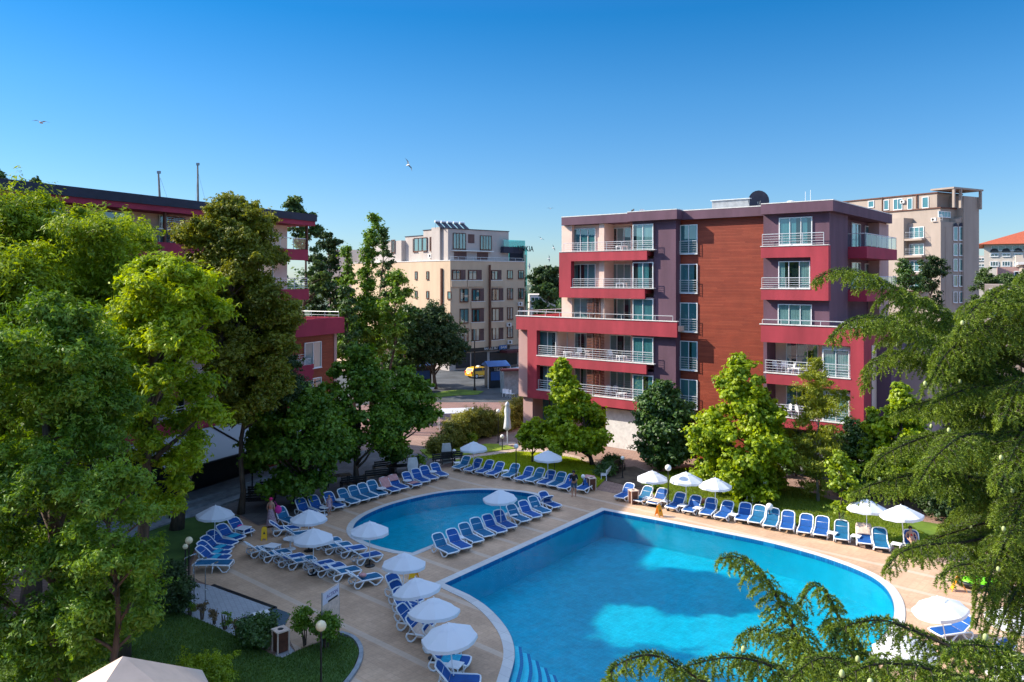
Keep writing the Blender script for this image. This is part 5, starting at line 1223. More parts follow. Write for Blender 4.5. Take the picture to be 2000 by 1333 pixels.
# notice board
g0, g1 = G(640, 1256), G(662, 1243); t = thing('notice_board', 'pale notice board with purple lettering and a black bar beside the front lawn lamp', 'notice board', g1, math.atan2(g1.y - g0.y, g1.x - g0.x) + R(8))
b = MB(); b.box(-1.15, 0, -.02, .02, .45, 2.1); o = b.build('board', 'towel_cream', t); paint('notice_face', (.62, .58, .66, 1), .6, .04)
b = MB(); b.box(-1.12, -.03, -.0235, -.0205, 1.62, 2.07); b.build('panel', 'notice_face', o)
paint('purple_ink', (.12, .07, .22, 1), .6, .04)
text(o, 'ACTION', (-.5, -.026, 1.86), .2, 'purple_ink', (R(90), 0, 0), ext=.002); b = MB(); b.box(-.78, -.12, -.026, -.0236, 1.62, 1.69); b.build('bar', 'black_paint', o)
for x in (-1.15, 0): b = MB(); b.tube([(x, 0, 0), (x, 0, 2.12)], .025, 6); b.build('post', 'grey_metal', t)
# white box by the foot basin
t = thing('plastic_crate', 'small pale blue white crate in the shower foot basin', 'crate', G(510, 1218), .6); b = MB(); b.box(-.3, .3, -.16, .16, .08, .42); bevel(b.build('box', 'white_plastic', t), .02, 2); b = MB(); b.box(-.31, .31, -.17, .17, .421, .45); b.build('lid', 'cap_white', t)
# benches
def bench(px, py, rz_, label, s=1.0, mat='black_paint', grp='dark picnic benches beside the plane trees'):
    t = thing('bench', label, 'bench', G(px, py), R(rz_), grp, s)
    b = MB()
    for k in range(4): b.box(-.85, .85, -.02 - .12 * k, .08 - .12 * k, .42, .46)
    b.build('seat', mat, t); b = MB()
    for k in range(3): b.box(-.85, .85, .12 + .03 * k, .15 + .03 * k, .56 + .15 * k, .67 + .15 * k)
    b.build('backrest', mat, t)
    for x in (-.78, .78):
        b = MB(); b.box(x - .03, x + .03, -.38, -.32, 0, .62); b.box(x - .03, x + .03, .08, .14, 0, .95); b.box(x - .03, x + .03, -.38, .10, .60, .64); b.build('leg', mat, t)
def ptable(px, py, rz_, label, s=1.0):
    t = thing('picnic_table', label, 'table', G(px, py), R(rz_), 'dark picnic tables', s)
    b = MB()
    for k in range(6): b.box(-.9, .9, -.4 + .14 * k, -.28 + .14 * k, .70, .74)
    b.build('table_top', 'black_paint', t)
    for x in (-.7, .7): b = MB(); b.box(x - .04, x + .04, -.3, -.22, 0, .699); b.box(x - .04, x + .04, .22, .3, 0, .698); b.build('leg', 'black_paint', t)
bench(690, 958, 205, 'black slatted bench behind the fourth plane tree lounger'); bench(735, 944, 205, 'black slatted bench behind the pink towelled lounger'); bench(752, 925, 205, 'black slatted bench beside the pale table tops'); 
for q in ((500, 992, 188, 'black bench at the front of the stacked group in the shade'), (512, 978, 188, 'second black bench from the front of the stacked group'), (535, 968, 188, 'third black bench from the front of the stacked group')): bench(*q)
ptable(660, 950, 25, 'dark picnic table between the first and second plane tree trunks'); ptable(552, 985, 8, 'dark picnic table behind the pink capped woman'); ptable(780, 930, 25, 'dark table with white panels behind the last plane tree')
for i, (px, py) in enumerate(((806, 936), (872, 905))):
    t = thing('folding_screen', ('pale curved bench end panel behind the last plane tree loungers', 'pale curved bench end panel at the left end of the lawn')[i], 'screen panel', G(px, py), R(20)); b = MB(); b.extr([(-.4, 0), (.4, 0), (.3, .5), (.4, 1.0), (.3, 1.5), (-.3, 1.5), (-.38, .9), (-.3, .45)], lambda u, v, w: (u, w, v), .06); b.build('panel', 'cap_white', t); b = MB(); b.tube([(.45, 0, 0), (.42, 0, 1.6)], .03, 6); b.build('post', 'black_paint', t)
for i, (px, py, rz_) in enumerate(((866, 912, 30), (882, 906, 200))): bench(px, py, rz_, ('dark bench left of the short path lamp', 'dark bench right next to the short path lamp')[i], 1.0)
bench(1186, 935, 250, 'white framed bench left of the clipped bushes', .8, 'white_plastic', 'benches by the clipped bushes'); bench(1207, 921, 60, 'dark bench hidden in the clipped bushes', .8, 'black_paint', 'benches by the clipped bushes')
# floats
paint('float_green', (.22, .85, .01, 1), .4, .05); paint('float_tan', (.45, .20, .12, 1), .45, .1, 4)
def ring_float(px, py, R0, r0, mat, label, z=.0, flat=1):
    t = thing('pool_float', label, 'pool float', G(px, py)); b = MB(); vs = []; n, m_ = 24, 10
    for i in range(n):
        for j in range(m_): a = 2 * PI * i / n; q = 2 * PI * j / m_; vs.append(((R0 + r0 * math.cos(q)) * math.cos(a), (R0 + r0 * math.cos(q)) * math.sin(a), r0 * flat + r0 * flat * math.sin(q)))
    b.add(vs, [(i * m_ + j, ((i + 1) % n) * m_ + j, ((i + 1) % n) * m_ + (j + 1) % m_, i * m_ + (j + 1) % m_) for i in range(n) for j in range(m_)]); b.build('ring', mat, t, True); b = MB(); b.tube([(R0 + r0 * .6, 0, r0 * 1.6), (R0 + r0 * .6, 0, r0 * 2 + .04)], .02, 6); b.build('valve', 'white_plastic', t); return t
ring_float(1375, 992, .38, .16, 'float_tan', 'brown and tan doughnut ring standing behind the right pool loungers').rotation_euler = (R(62), 0, R(-15))
t = thing('inflatable_boat', 'bright lime green and black inflatable lying on the deck behind cedar boughs', 'inflatable', G(1922, 1146), R(-8)); b = MB(); b.ball((0, 0, .22), 1.0, .55, .2, 18); b.build('body', 'float_green', t, True); b = MB(); q = [(1.08 * math.cos(a * PI / 8), .62 * math.sin(a * PI / 8), .16) for a in range(17)]; b.tube(q, .13, 8, False); b.build('side_tube', 'black_paint', t, True)
# bag on lounger
t = rE[0]; o = MB(); o.ball((0, 0, 0), .20, .13, .10, 12); o = o.build('beach_bag', 'bag_pink', None, True); o.location = t.location + Matrix.Rotation(t.rotation_euler.z, 3, 'Z') @ Vector((.75, 0, .45)); o.rotation_euler = (0, .1, .4); tag(o, 'bright pink beach bag on the first lounger of the curved row', 'bag')
t = rH[7]; o = MB(); o.ball((0, 0, 0), .19, .15, .10, 12); o = o.build('beach_bag', 'towel_pink', None, True); o.location = t.location + Matrix.Rotation(t.rotation_euler.z, 3, 'Z') @ Vector((.85, 0, .46)); tag(o, 'dull pink bundle on the front lounger nearest the notice board', 'bag')

# ------------------------------------------------------------------ people
paint('skin', (.50, .27, .18, 1), .6, .05, 8); paint('skin_tan', (.42, .20, .13, 1), .6, .05, 8); paint('hair_dark', (.02, .014, .012, 1), .6, .1); paint('hair_fair', (.45, .26, .12, 1), .6, .1)
paint('cloth_black', (.015, .015, .02, 1), .9, .2, 9); paint('cloth_jean', (.035, .09, .16, 1), .9, .15, 9); paint('cloth_stripe', (.52, .36, .42, 1), .9, .3, 14); paint('cloth_pinkcap', (.70, .02, .16, 1), .8, .1); paint('cloth_coral', (.62, .20, .13, 1), .8, .1, 9); paint('cloth_white', (.6, .5, .5, 1), .9, .1, 9); paint('cloth_red', (.6, .02, .02, 1), .8, .1)
def skin_mesh(name, chains, mat, parent, sub=1):
    """chains: list of lists of (x,y,z,r) that may share joints"""
    vs, rs, es, idx = [], [], [], {}
    for ch in chains:
        prev = None
        for (x, y, z, r) in ch:
            k = (round(x, 3), round(y, 3), round(z, 3))
            if k not in idx: idx[k] = len(vs); vs.append((x, y, z)); rs.append(r)
            i = idx[k]
            if prev is not None and prev != i: es.append((prev, i))
            prev = i
    me = bpy.data.meshes.new(name); me.from_pydata(vs, es, []); o = link_mesh(name, me, mat, parent)
    md = o.modifiers.new('skin', 'SKIN'); md.use_smooth_shade = True
    for i, r in enumerate(rs): me.skin_vertices[0].data[i].radius = (r, r)
    for i in range(len(rs)): me.skin_vertices[0].data[i].use_root = (i == 0)
    sb_ = o.modifiers.new('sub', 'SUBSURF'); sb_.levels = sub; sb_.render_levels = sub
    return o
def person(label, loc, rz_, s, J, skinm, hair, hairlong=False):
    """J: joints dict in a 1.7 m frame"""
    t = thing('person', label, 'person', loc, rz_, None, s); V = Vector
    pel, ch, nk, hd_ = J['pelvis'], J['chest'], J['neck'], J['head']
    chains = [[(*pel, .125), (*[(a + b) / 2 for a, b in zip(pel, ch)], .115), (*ch, .13), (*nk, .055), (*hd_, .085), (hd_[0], hd_[1], hd_[2] + .09, .07)]]
    chains.append([(*hd_, .085), (hd_[0], hd_[1] - .10, hd_[2] - .01, .018)])
    for sd in ('L', 'R'):
        sh, el, wr = J['sh' + sd], J['el' + sd], J['wr' + sd]
        chains.append([(*ch, .13), (*sh, .055), (*el, .042), (*wr, .028)])
        d = (V(wr) - V(el)).normalized(); side = d.cross(V((0, 1, 0))).normalized() if abs(d.y) < .9 else V((1, 0, 0)); pm = V(wr) + d * .06
        chains.append([(*wr, .028), (*pm, .03)])
        for k, (of, ln) in enumerate(((-.03, .07), (-.01, .085), (.01, .08), (.03, .065))):
            a = pm + side * of + d * .03; b2 = a + d * ln * .5 + V((0, -.01, 0)); c2 = b2 + d * ln * .5 + V((0, -.02, 0)); chains.append([(*pm, .03), (*a, .011), (*b2, .009), (*c2, .007)])
        th = V(wr) + d * .02 + side * .045 + V((0, -.02, 0)); chains.append([(*wr, .028), (*th, .012), (*(th + d * .045), .009)])
        hp, kn, an = J['hp' + sd], J['kn' + sd], J['an' + sd]; ft = J['ft' + sd]
        chains.append([(*pel, .125), (*hp, .09), (*kn, .058), (*an, .038), (*ft, .035)])
    skin_mesh('body', chains, skinm, t, 1)
    b = MB(); b.ball((hd_[0], hd_[1] + .02, hd_[2] + .055), .105, .11, .10, 12); b.build('hair', hair, t, True)
    if hairlong: b = MB(); b.ball((hd_[0], hd_[1] + .07, hd_[2] - .08), .08, .05, .16, 10); b.build('hair', hair, t, True)
    return t
def stand(lean=0, arm=.0, stride=.12):
    c = lean
    return dict(pelvis=(0, 0, .95), chest=(0, -c * .5, 1.30), neck=(0, -c * .8, 1.47), head=(0, -c, 1.58), shL=(-.17, -c * .5, 1.40), shR=(.17, -c * .5, 1.40), elL=(-.23, .03 - c * .5, 1.12), elR=(.23, .03 - c * .5, 1.12), wrL=(-.22, -.06 - c - arm, .90 + arm), wrR=(.22, -.06 - c - arm, .90 + arm),
                hpL=(-.09, 0, .88), hpR=(.09, 0, .88), knL=(-.10, -stride * .6, .48), knR=(.10, stride * .2, .48), anL=(-.10, -stride, .07), anR=(.10, stride, .07), ftL=(-.11, -stride - .15, .035), ftR=(.11, stride - .15, .035))
# woman with pink cap, skirt and pink bag, seen from behind
J = stand(.02); t = person('woman in pink cap and long pale skirt walking away with a pink bag', G(529, 1030), R(170), .97, J, 'skin', 'cloth_pinkcap')
b = MB(); b.ball((0, -.1, 1.62), .09, .12, .02, 10); b.build('cap_peak', 'cloth_pinkcap', t, True)
b = MB(); n = 20; vs = []
for i, (r, z) in enumerate(((.14, 1.05), (.18, .92), (.22, .6), (.28, .3), (.33, .16))):
    for k in range(n): a = 2 * PI * k / n; q = r * (1 + (.09 if k % 2 else -.05) * (i / 4)); vs.append((q * math.cos(a) - .05 * (i / 4), q * .8 * math.sin(a), z))
b.add(vs, [(i * n + k, i * n + (k + 1) % n, (i + 1) * n + (k + 1) % n, (i + 1) * n + k) for i in range(4) for k in range(n)]); b.build('skirt', 'cloth_stripe', t, True)
skin_mesh('top', [[(0, 0, 1.02, .135), (0, -.01, 1.2, .13), (0, -.01, 1.34, .138)]], 'cloth_coral', t)
o = MB(); o.ball((0, 0, 0), .20, .10, .24, 14); o = o.build('shoulder_bag', 'bag_pink', None, True); o.location = t.location + Vector((.42, -.02, 1.0)); tag(o, 'round pink bag carried by the pink capped woman', 'bag')
b = MB(); b.tube([(-.05, 0, .2), (-.14, 0, .38), (-.22, 0, .48)], .012, 5); b.build('strap', 'bag_pink', o)
# child
J = stand(.0, 0, .05); t = person('small child in a pale striped dress standing beside the small pool', G(643, 1006), R(20), .68, J, 'skin', 'hair_fair', True)
b = MB(); b.lathe([(.14, 1.35), (.15, 1.1), (.19, .8), (.24, .55), (.235, .55)], 16); b.build('dress', 'cloth_stripe', t, True)
# man leaning forward
J = stand(.22, .25, .08); t = person('man in black top and blue shorts leaning forward before the lawn row', G(1121, 970), R(-10), 1.0, J, 'skin_tan', 'hair_dark')
skin_mesh('shirt', [[(0, -.01, .98, .145), (0, -.07, 1.15, .14), (0, -.11, 1.32, .155), (0, -.15, 1.42, .08)], [(0, -.11, 1.32, .155), (-.18, -.11, 1.40, .078), (-.235, -.09, 1.13, .065)], [(0, -.11, 1.32, .155), (.18, -.11, 1.40, .078), (.235, -.09, 1.13, .065)]], 'cloth_black', t)
skin_mesh('shorts', [[(0, 0, .97, .14), (-.095, 0, .86, .11), (-.105, -.03, .52, .09)], [(0, 0, .97, .14), (.095, 0, .86, .11), (.105, .01, .52, .09)]], 'cloth_jean', t)
# walker behind the dark tree
J = stand(.03, 0, .2); t = person('person in jeans and dark top walking on the path behind the trees', G(1270, 909), R(80), 1.0, J, 'skin_tan', 'hair_dark')
skin_mesh('shirt', [[(0, 0, 1.0, .14), (0, -.01, 1.2, .14), (0, -.02, 1.36, .15)], [(0, -.02, 1.36, .15), (-.18, -.02, 1.40, .07), (-.235, .0, 1.13, .06)], [(0, -.02, 1.36, .15), (.18, -.02, 1.40, .07), (.235, .0, 1.13, .06)]], 'cloth_black', t)
skin_mesh('trousers', [[(0, 0, .96, .14), (-.095, 0, .86, .105), (-.105, -.12, .48, .075), (-.10, -.2, .1, .06)], [(0, 0, .96, .14), (.095, 0, .86, .105), (.105, .04, .48, .075), (.10, .2, .1, .06)]], 'cloth_jean', t)
# seated guest on the upper middle row
sit = dict(pelvis=(0, 0, .52), chest=(0, .02, .86), neck=(0, 0, 1.03), head=(0, -.03, 1.14), shL=(-.17, .02, .96), shR=(.17, .02, .96), elL=(-.22, -.12, .72), elR=(.22, -.12, .72), wrL=(-.14, -.34, .66), wrR=(.14, -.34, .66),
           hpL=(-.09, -.04, .50), hpR=(.09, -.04, .50), knL=(-.12, -.42, .50), knR=(.12, -.42, .50), anL=(-.12, -.46, .09), anR=(.12, -.46, .09), ftL=(-.12, -.60, .035), ftR=(.12, -.60, .035))
q = G(590, 1046); t = person('dark haired person in black swimwear sitting on a lounger under the left deck parasols', (q.x, q.y, .0), R(120), 1.0, sit, 'skin', 'hair_dark', True)
skin_mesh('swimsuit', [[(0, 0, .50, .135), (0, .01, .70, .122), (0, .02, .88, .136)]], 'cloth_black', t)
# reclining guest at the end of the right row
rec = dict(pelvis=(0, 0, .52), chest=(0, .28, .72), neck=(0, .42, .82), head=(0, .5, .92), shL=(-.17, .33, .78), shR=(.17, .33, .78), elL=(-.26, .12, .60), elR=(.26, .12, .60), wrL=(-.2, -.1, .56), wrR=(.2, -.1, .56),
           hpL=(-.09, -.06, .50), hpR=(.09, -.06, .50), knL=(-.10, -.46, .54), knR=(.10, -.46, .54), anL=(-.10, -.86, .44), anR=(.10, -.86, .44), ftL=(-.10, -.94, .54), ftR=(.10, -.94, .54))
L_ = rA[16]; q = L_.location + Matrix.Rotation(L_.rotation_euler.z, 3, 'Z') @ Vector((1.0, 0, 0)); t = person('guest in red top reclining on the last lounger of the right pool edge', (q.x, q.y, .0), L_.rotation_euler.z - PI / 2, 1.0, rec, 'skin', 'hair_dark')
skin_mesh('swimsuit', [[(0, 0, .52, .135), (0, .15, .63, .122), (0, .29, .73, .136)]], 'cloth_red', t)

# ------------------------------------------------------------------ street things
def car(px, py, rz_, mat, label, taxi=False):
    t = thing('car', label, 'car', G(px, py), R(rz_)); paintm = mat
    prof = [(-2.1, .35), (-2.15, .75), (-2.02, 1.02), (-1.75, 1.42), (-.9, 1.52), (.35, 1.46), (1.05, 1.02), (1.95, .86), (2.15, .6), (2.12, .35)]
    b = MB(); n = len(prof)
    ys = (-.86, -.80, .80, .86)
    vs = []
    for y in ys:
        k = 1 if abs(y) < .84 else 0
        for (x, z) in prof: vs.append((x * (1 if k else .985), y * (1 if z < 1.1 else .86), z - (0 if k else (.02 if z > .5 else -.03))))
    fs = [(j * n + i, j * n + (i + 1) % n, (j + 1) * n + (i + 1) % n, (j + 1) * n + i) for j in range(3) for i in range(n)] + [tuple(range(n)), tuple(range(3 * n, 4 * n))[::-1]]
    b.add(vs, fs); b.build('body', paintm, t, False)
    for s in (-1, 1):
        b = MB(); b.add([(-1.65, s * .735, 1.38), (-.2, s * .735, 1.43), (-.2, s * .845, 1.02), (-1.85, s * .845, 1.02)], [(0, 1, 2, 3)]); b.add([(-.12, s * .735, 1.43), (.35, s * .735, 1.40), (.9, s * .845, 1.03), (-.12, s * .845, 1.02)], [(0, 1, 2, 3)]); b.v = [(x, y + s * .012, z) for x, y, z in b.v]; b.build('side_window', 'shop_dark', t)
    b = MB(); b.add([(-2.035, -.62, 1.04), (-2.035, .62, 1.04), (-1.79, .58, 1.38), (-1.79, -.58, 1.38)], [(0, 1, 2, 3)]); b.build('rear_window', 'shop_dark', t)
    for s in (-1, 1): b = MB(); b.box(-2.17, -2.1, s * .72 - .1, s * .72 + .1, .72, 1.0); b.build('tail_light', 'cloth_red', t)
    b = MB(); b.box(-2.18, -2.14, -.26, .26, .62, .74); b.build('number_plate', 'cap_white', t)
    for x in (-1.3, 1.35):
        for s in (-1, 1):
            b = MB(); b.tube([(x, s * .74, .32), (x, s * .88, .32)], .32, 16); w_ = b.build('wheel', 'black_paint', t); b = MB(); b.tube([(x, s * .881, .32), (x, s * .886, .32)], .2, 12); b.build('rim', 'rail_metal', w_)
    if taxi: b = MB(); b.box(-.5, -.2, -.3, .3, 1.50, 1.66); b.build('roof_sign', 'cap_white', t)
    return t
paint('taxi_yellow', (.80, .42, .02, 1), .3, .03); paint('car_white', (.7, .7, .72, 1), .3, .03); paint('kiosk_blue', (.02, .08, .25, 1), .5, .1)
car(938, 737, 40, 'taxi_yellow', 'yellow taxi parked in front of the barber shop', True); car(812, 766, 20, 'car_white', 'white car half hidden behind the plane trees', False)
def kiosk(px, py, w_, h_, label, txt=None, mat='kiosk_blue'):
    t = thing('kiosk', label, 'kiosk', G(px, py), R(20)); b = MB(); b.box(-w_, w_, -w_ * .8, w_ * .8, 0, h_); b.build('booth', 'shop_dark', t); b = MB(); b.add([(-w_ * 1.3, -w_ * 1.3, h_ + .02), (w_ * 1.3, -w_ * 1.3, h_ + .02), (w_ * 1.3, w_ * 1.1, h_ + .02), (-w_ * 1.3, w_ * 1.1, h_ + .02), (-w_ * 1.2, 0, h_ + .6), (w_ * 1.2, 0, h_ + .6)], [(0, 1, 5, 4), (2, 3, 4, 5), (0, 4, 3), (1, 2, 5), (3, 2, 1, 0)]); b.build('roof', mat, t)
    b = MB(); b.box(-w_ * .8, w_ * .8, -w_ * .8 - .05, -w_ * .8 - .001, h_ * .35, h_ * .75); b.build('counter', mat, t)
    if txt: text(t, txt, (0, -w_ * .8 - .08, h_ * .85), .6, 'cap_white', (R(90), 0, 0), ext=.02)
    for s in (-1, 1): b = MB(); b.tube([(s * w_ * 1.25, -w_ * 1.2, 0), (s * w_ * 1.25, -w_ * 1.2, h_)], .06, 6); b.build('post', 'rail_metal', t)
kiosk(822, 752, 1.2, 2.6, 'small dark blue kiosk with peaked roof beside the road'); kiosk(968, 756, 1.2, 2.8, 'dark street kiosk with pale roof and white letters left of the crimson hotel', 'TEXI', 'kiosk_blue')
t = thing('street_pole', 'dark pole standing in front of the taxi', 'pole', G(927, 763)); b = MB(); b.tube([(0, 0, 0), (0, 0, 6.2)], [.1, .06], 8); b.build('shaft', 'black_paint', t); b = MB(); b.lathe([(.2, 0), (.2, .2), (.12, .4)], 8); b.build('base', 'black_paint', t)
t = thing('stall', 'closed market stall with grey sheet beside the crimson hotel corner', 'stall', G(1000, 768), R(15)); b = MB(); b.add([(-1.2, -1, 0), (1.2, -1, 0), (1.4, 1, 0), (-1.2, 1, 0), (-1.3, -1.1, 2.9), (1.3, -1, 3.2), (1.5, 1, 3.1), (-1.3, 1, 2.8)], [(3, 2, 1, 0), (4, 5, 6, 7), (0, 1, 5, 4), (1, 2, 6, 5), (2, 3, 7, 6), (3, 0, 4, 7)]); b.build('cover', 'kerb', t); b = MB(); b.box(-1.8, 2.2, -1.9, -1.1, 2.9, 3.15); b.build('awning', 'dark_red', t)
for i, (px, py) in enumerate(((985, 775), (992, 776), (1000, 777))):
    t = thing('chair', ['left', 'middle', 'right'][i] + ' of three small white chairs in front of the market stall', 'chair', G(px, py), R(30 * i), 'white chairs before the stall'); b = MB(); b.box(-.22, .22, -.22, .22, .42, .46); b.build('seat', 'white_plastic', t); b = MB(); b.box(-.22, .22, .19, .23, .47, .9); b.build('backrest', 'white_plastic', t)
    for sx in (-1, 1):
        for sy in (-1, 1): b = MB(); b.tube([(sx * .2, sy * .2, .42), (sx * .22, sy * .22, 0)], .02, 5); b.build('leg', 'white_plastic', t)
# white fabric roof beyond the hedge
t = thing('market_tent', 'low white tent roof just beyond the hedge', 'tent', G(895, 838), R(10)); b = MB(); b.add([(-1.9, -.8, 1.6), (1.9, -.8, 1.6), (1.9, .8, 1.6), (-1.9, .8, 1.6), (-1.5, 0, 1.95), (1.5, 0, 1.95)], [(0, 1, 5, 4), (2, 3, 4, 5), (0, 4, 3), (1, 2, 5)]); b.build('roof', 'parasol_cloth', t)
for s in (-1, 1): b = MB(); b.tube([(s * 1.8, -.75, 0), (s * 1.8, -.75, 1.6)], .04, 5); b.tube([(s * 1.8, .75, 0), (s * 1.8, .75, 1.6)], .04, 5); b.build('leg', 'rail_metal', t)
# fence at right behind the cedar
t = thing('picket_fence', 'rusty vertical bar fence beyond the trees right of the crimson hotel', 'fence', G(1823, 862), R(10)); b = MB()
for i in range(18): b.box(i * .16, i * .16 + .04, 0, .04, 0, 1.6)
b.build('bars', 'bark_pale', t); b = MB(); b.box(0, 2.9, .045, .08, .3, .38); b.box(0, 2.9, .045, .08, 1.2, 1.28); b.build('rails', 'bark_pale', t)
# gulls
def gull(px, py, Y, s, label, bank=0, rz_=0):
    t = thing('seagull', label, 'bird', W(px, py, Y), rz_, 'seagulls in the sky', s); t.rotation_euler = (0, bank, rz_)
    b = MB(); b.tube([(0, -.25, .0), (0, -.18, .02), (0, 0, .0), (0, .2, .0), (0, .34, .01)], [.02, .055, .075, .05, .012], 8)
    b.build('body', 'cap_white', t, True)
    for sd in (-1, 1): b = MB(); b.add([(0, -.09, .03), (sd * .28, -.13, .14), (sd * .7, .02, .07), (sd * .32, .03, .13), (0, .1, .03), (0, -.08, .015), (sd * .28, -.12, .125), (sd * .32, .02, .115), (0, .09, .015)], [(0, 1, 3, 4), (1, 2, 3), (8, 7, 6, 5), (7, 2, 6), (0, 5, 6, 1), (1, 6, 2), (3, 2, 7), (4, 3, 7, 8)]); b.build('wing', 'kerb', t)
gull(80, 240, 60, 1.0, 'seagull gliding high at the left above the big trees', .1, .1); gull(797, 323, 55, .8, 'seagull banking in the middle of the sky', 1.0, .7)
for i, (px, py, lb) in enumerate(((1075, 408, 'above the gap left of the crimson hotel, highest'), (1057, 467, 'left of the crimson hotel roof corner'), (1081, 485, 'below the others beside the crimson hotel'), (1072, 506, 'lowest beside the crimson hotel'), (1034, 520, 'near the beige block corner'))): gull(px, py, 130, 1.0, f'tiny distant seagull {lb}', .5 * i, .4 * i)
t = thing('crow', 'dark bird perched on the left part of the crimson hotel roof', 'bird', roofpt(1236, .6, 19.42), .4, None, .9); b = MB(); b.tube([(0, -.22, .14), (0, -.12, .18), (0, .08, .17), (0, .25, .08), (0, .42, .02)], [.02, .06, .08, .05, .012], 8); b.ball((0, -.17, .24), .05, n=8); b.build('body', 'black_paint', t, True)

# plastic chairs and tables on the hotel balconies
def make_chair():
    t = thing('balcony_chair', 'tmp', 'chair'); b = MB(); b.box(-.22, .22, -.22, .22, .40, .44); b.build('seat', 'white_plastic', t)
    b = MB(); b.tube([(-.2, .21, .44), (-.2, .27, .85), (0, .29, .9), (.2, .27, .85), (.2, .21, .44)], .025, 6); b.box(-.19, .19, .225, .245, .5, .86); b.build('backrest', 'white_plastic', t)
    for sx in (-1, 1):
        b = MB(); b.tube([(sx * .22, .2, .44), (sx * .24, .2, .66), (sx * .24, -.2, .66)], .022, 5); b.build('armrest', 'white_plastic', t)
        for sy in (-1, 1): b = MB(); b.tube([(sx * .2, sy * .2, .40), (sx * .23, sy * .24, 0)], .022, 5); b.build('leg', 'white_plastic', t)
    return t
ch = make_chair(); CK = tree_index(ch); cf = [1]
def at_hotel(px, d, z): s = s_(px, d); v = P0 + UX * s + UY * d; return Vector((v.x, v.y, z))
FN = {5: 'fifth', 4: 'fourth', 2: 'second', 1: 'first'}
for (fl, px, kind, side, d) in ((5, 1214, 't', 'left', .7), (4, 1214, 't', 'left', .7), (2, 1214, 't', 'left, right one', .7), (1, 1214, 't', 'left, right one', .7), (2, 1110, 't', 'left, left one', .8), (1, 1187, 'c', 'left', 1.2), (1, 1200, 'c', 'left, beside the table', 1.5), (2, 1150, 'c', 'left, by the slatted screen', 1.1), (2, 1196, 'c', 'left, beside the table', 1.3), (2, 1130, 'c', 'left, middle', 1.2),
                             (2, 1518, 'c', 'right, farthest left', 1.2), (2, 1532, 'c', 'right, second from left', 1.4), (2, 1545, 'c', 'right, third from left', 1.0), (2, 1560, 't', 'right', 1.0), (1, 1537, 'c', 'right, left one', 1.0), (1, 1562, 'c', 'right, right one', 1.2)):
    lab = f"white plastic {'chair' if kind == 'c' else 'table'} on the {FN[fl]} floor balcony, crimson hotel, {side}"
    if kind == 'c': o = ch if cf[0] else copy_tree(ch, None, CK); cf[0] = 0
    else: o = copy_tree(tq, None, TK[0]); o.scale = (1.5, 1.5, 1.25)
    o.location = at_hotel(px, d, {5: 16.2, 4: 13.15, 2: 7.17, 1: 4.12}[fl]); o.rotation_euler = (0, 0, random.uniform(0, 6)); o['label'] = lab; o['group'] = 'furniture on the hotel balconies'
# ------------------------------------------------------------------ leaf materials
leafmat('leaf_lime', (.13, .23, .006, 1), (.44, .54, .014, 1), .42)
leafmat('leaf_fresh', (.11, .19, .008, 1), (.36, .46, .014, 1), .40)
leafmat('leaf_mid', (.05, .13, .012, 1), (.20, .33, .022, 1), .36)
leafmat('leaf_deep', (.024, .075, .011, 1), (.095, .185, .024, 1), .28, gloss=.05)
leafmat('leaf_olive', (.085, .105, .010, 1), (.30, .31, .02, 1), .32)
leafmat('leaf_dark', (.018, .045, .014, 1), (.065, .11, .025, 1), .22)
leafmat('leaf_far', (.03, .07, .02, 1), (.12, .19, .04, 1), .28)
leafmat('leaf_hedge', (.12, .13, .02, 1), (.34, .33, .05, 1), .35)
leafmat('leaf_willow', (.13, .17, .015, 1), (.34, .38, .03, 1), .40)
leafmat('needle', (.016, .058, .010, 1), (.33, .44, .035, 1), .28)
leafmat('leaf_bronze', (.10, .07, .03, 1), (.26, .17, .07, 1), .3)
paint('bark_dark', (.05, .038, .03, 1), .95, .3, 8)
paint('cone_green', (.42, .48, .20, 1), .7, .1, 20)

def leafy(name, label, Y, base, rows, leafm, **k): return tree(name, label, 'tree', Y, base, rows, leafm, **k)
# big trees at the left
leafy('ash_tree', 'huge ash tree with feathery light green crown filling the left edge', 34, 60, [(400, -20, 120), (425, -120, 225), (465, -200, 300), (510, -220, 330), (560, -240, 335), (700, -260, 350), (820, -260, 320), (900, -220, 260)], 'leaf_fresh', nblob=92, br=(.13, .2), leaf=.15, dens=62, asp=.34, trunk_r=.34, npuff=22, puff=.38, limbs=22, group='big ash trees at the left')
leafy('ash_tree', 'ash tree with sunlit yellow green crown left of the olive brown tree', 29, 235, [(500, 270, 360), (540, 220, 425), (600, 190, 445), (660, 180, 450), (740, 200, 446), (820, 220, 448), (880, 240, 430), (940, 280, 405), (1000, 240, 370)], 'leaf_lime', nblob=74, br=(.14, .22), leaf=.16, dens=62, asp=.36, trunk_r=.30, npuff=22, puff=.38, limbs=20, group='big ash trees at the left')
leafy('ash_tree', 'shaded blue green ash tree low in front of the left edge crowns', 24, 130, [(580, 20, 200), (660, -60, 240), (760, -120, 260), (880, -120, 280), (1000, -100, 290), (1100, -100, 310), (1200, -100, 300), (1300, -100, 250), (1380, -60, 200)], 'leaf_mid', nblob=88, br=(.14, .22), leaf=.12, dens=62, asp=.34, trunk_r=.30, npuff=22, puff=.38, limbs=20, group='big ash trees at the left')
leafy('locust_tree', 'young tree with light crown tips standing before the lawn at the lower left', 22, 215, [(900, 150, 270), (980, 90, 330), (1080, 100, 340), (1180, 90, 330), (1250, 120, 290)], 'leaf_mid', nblob=26, br=(.18, .28), leaf=.11, dens=60, asp=.34, trunk_r=.14, npuff=20, tlo=.3, thi=1.0)
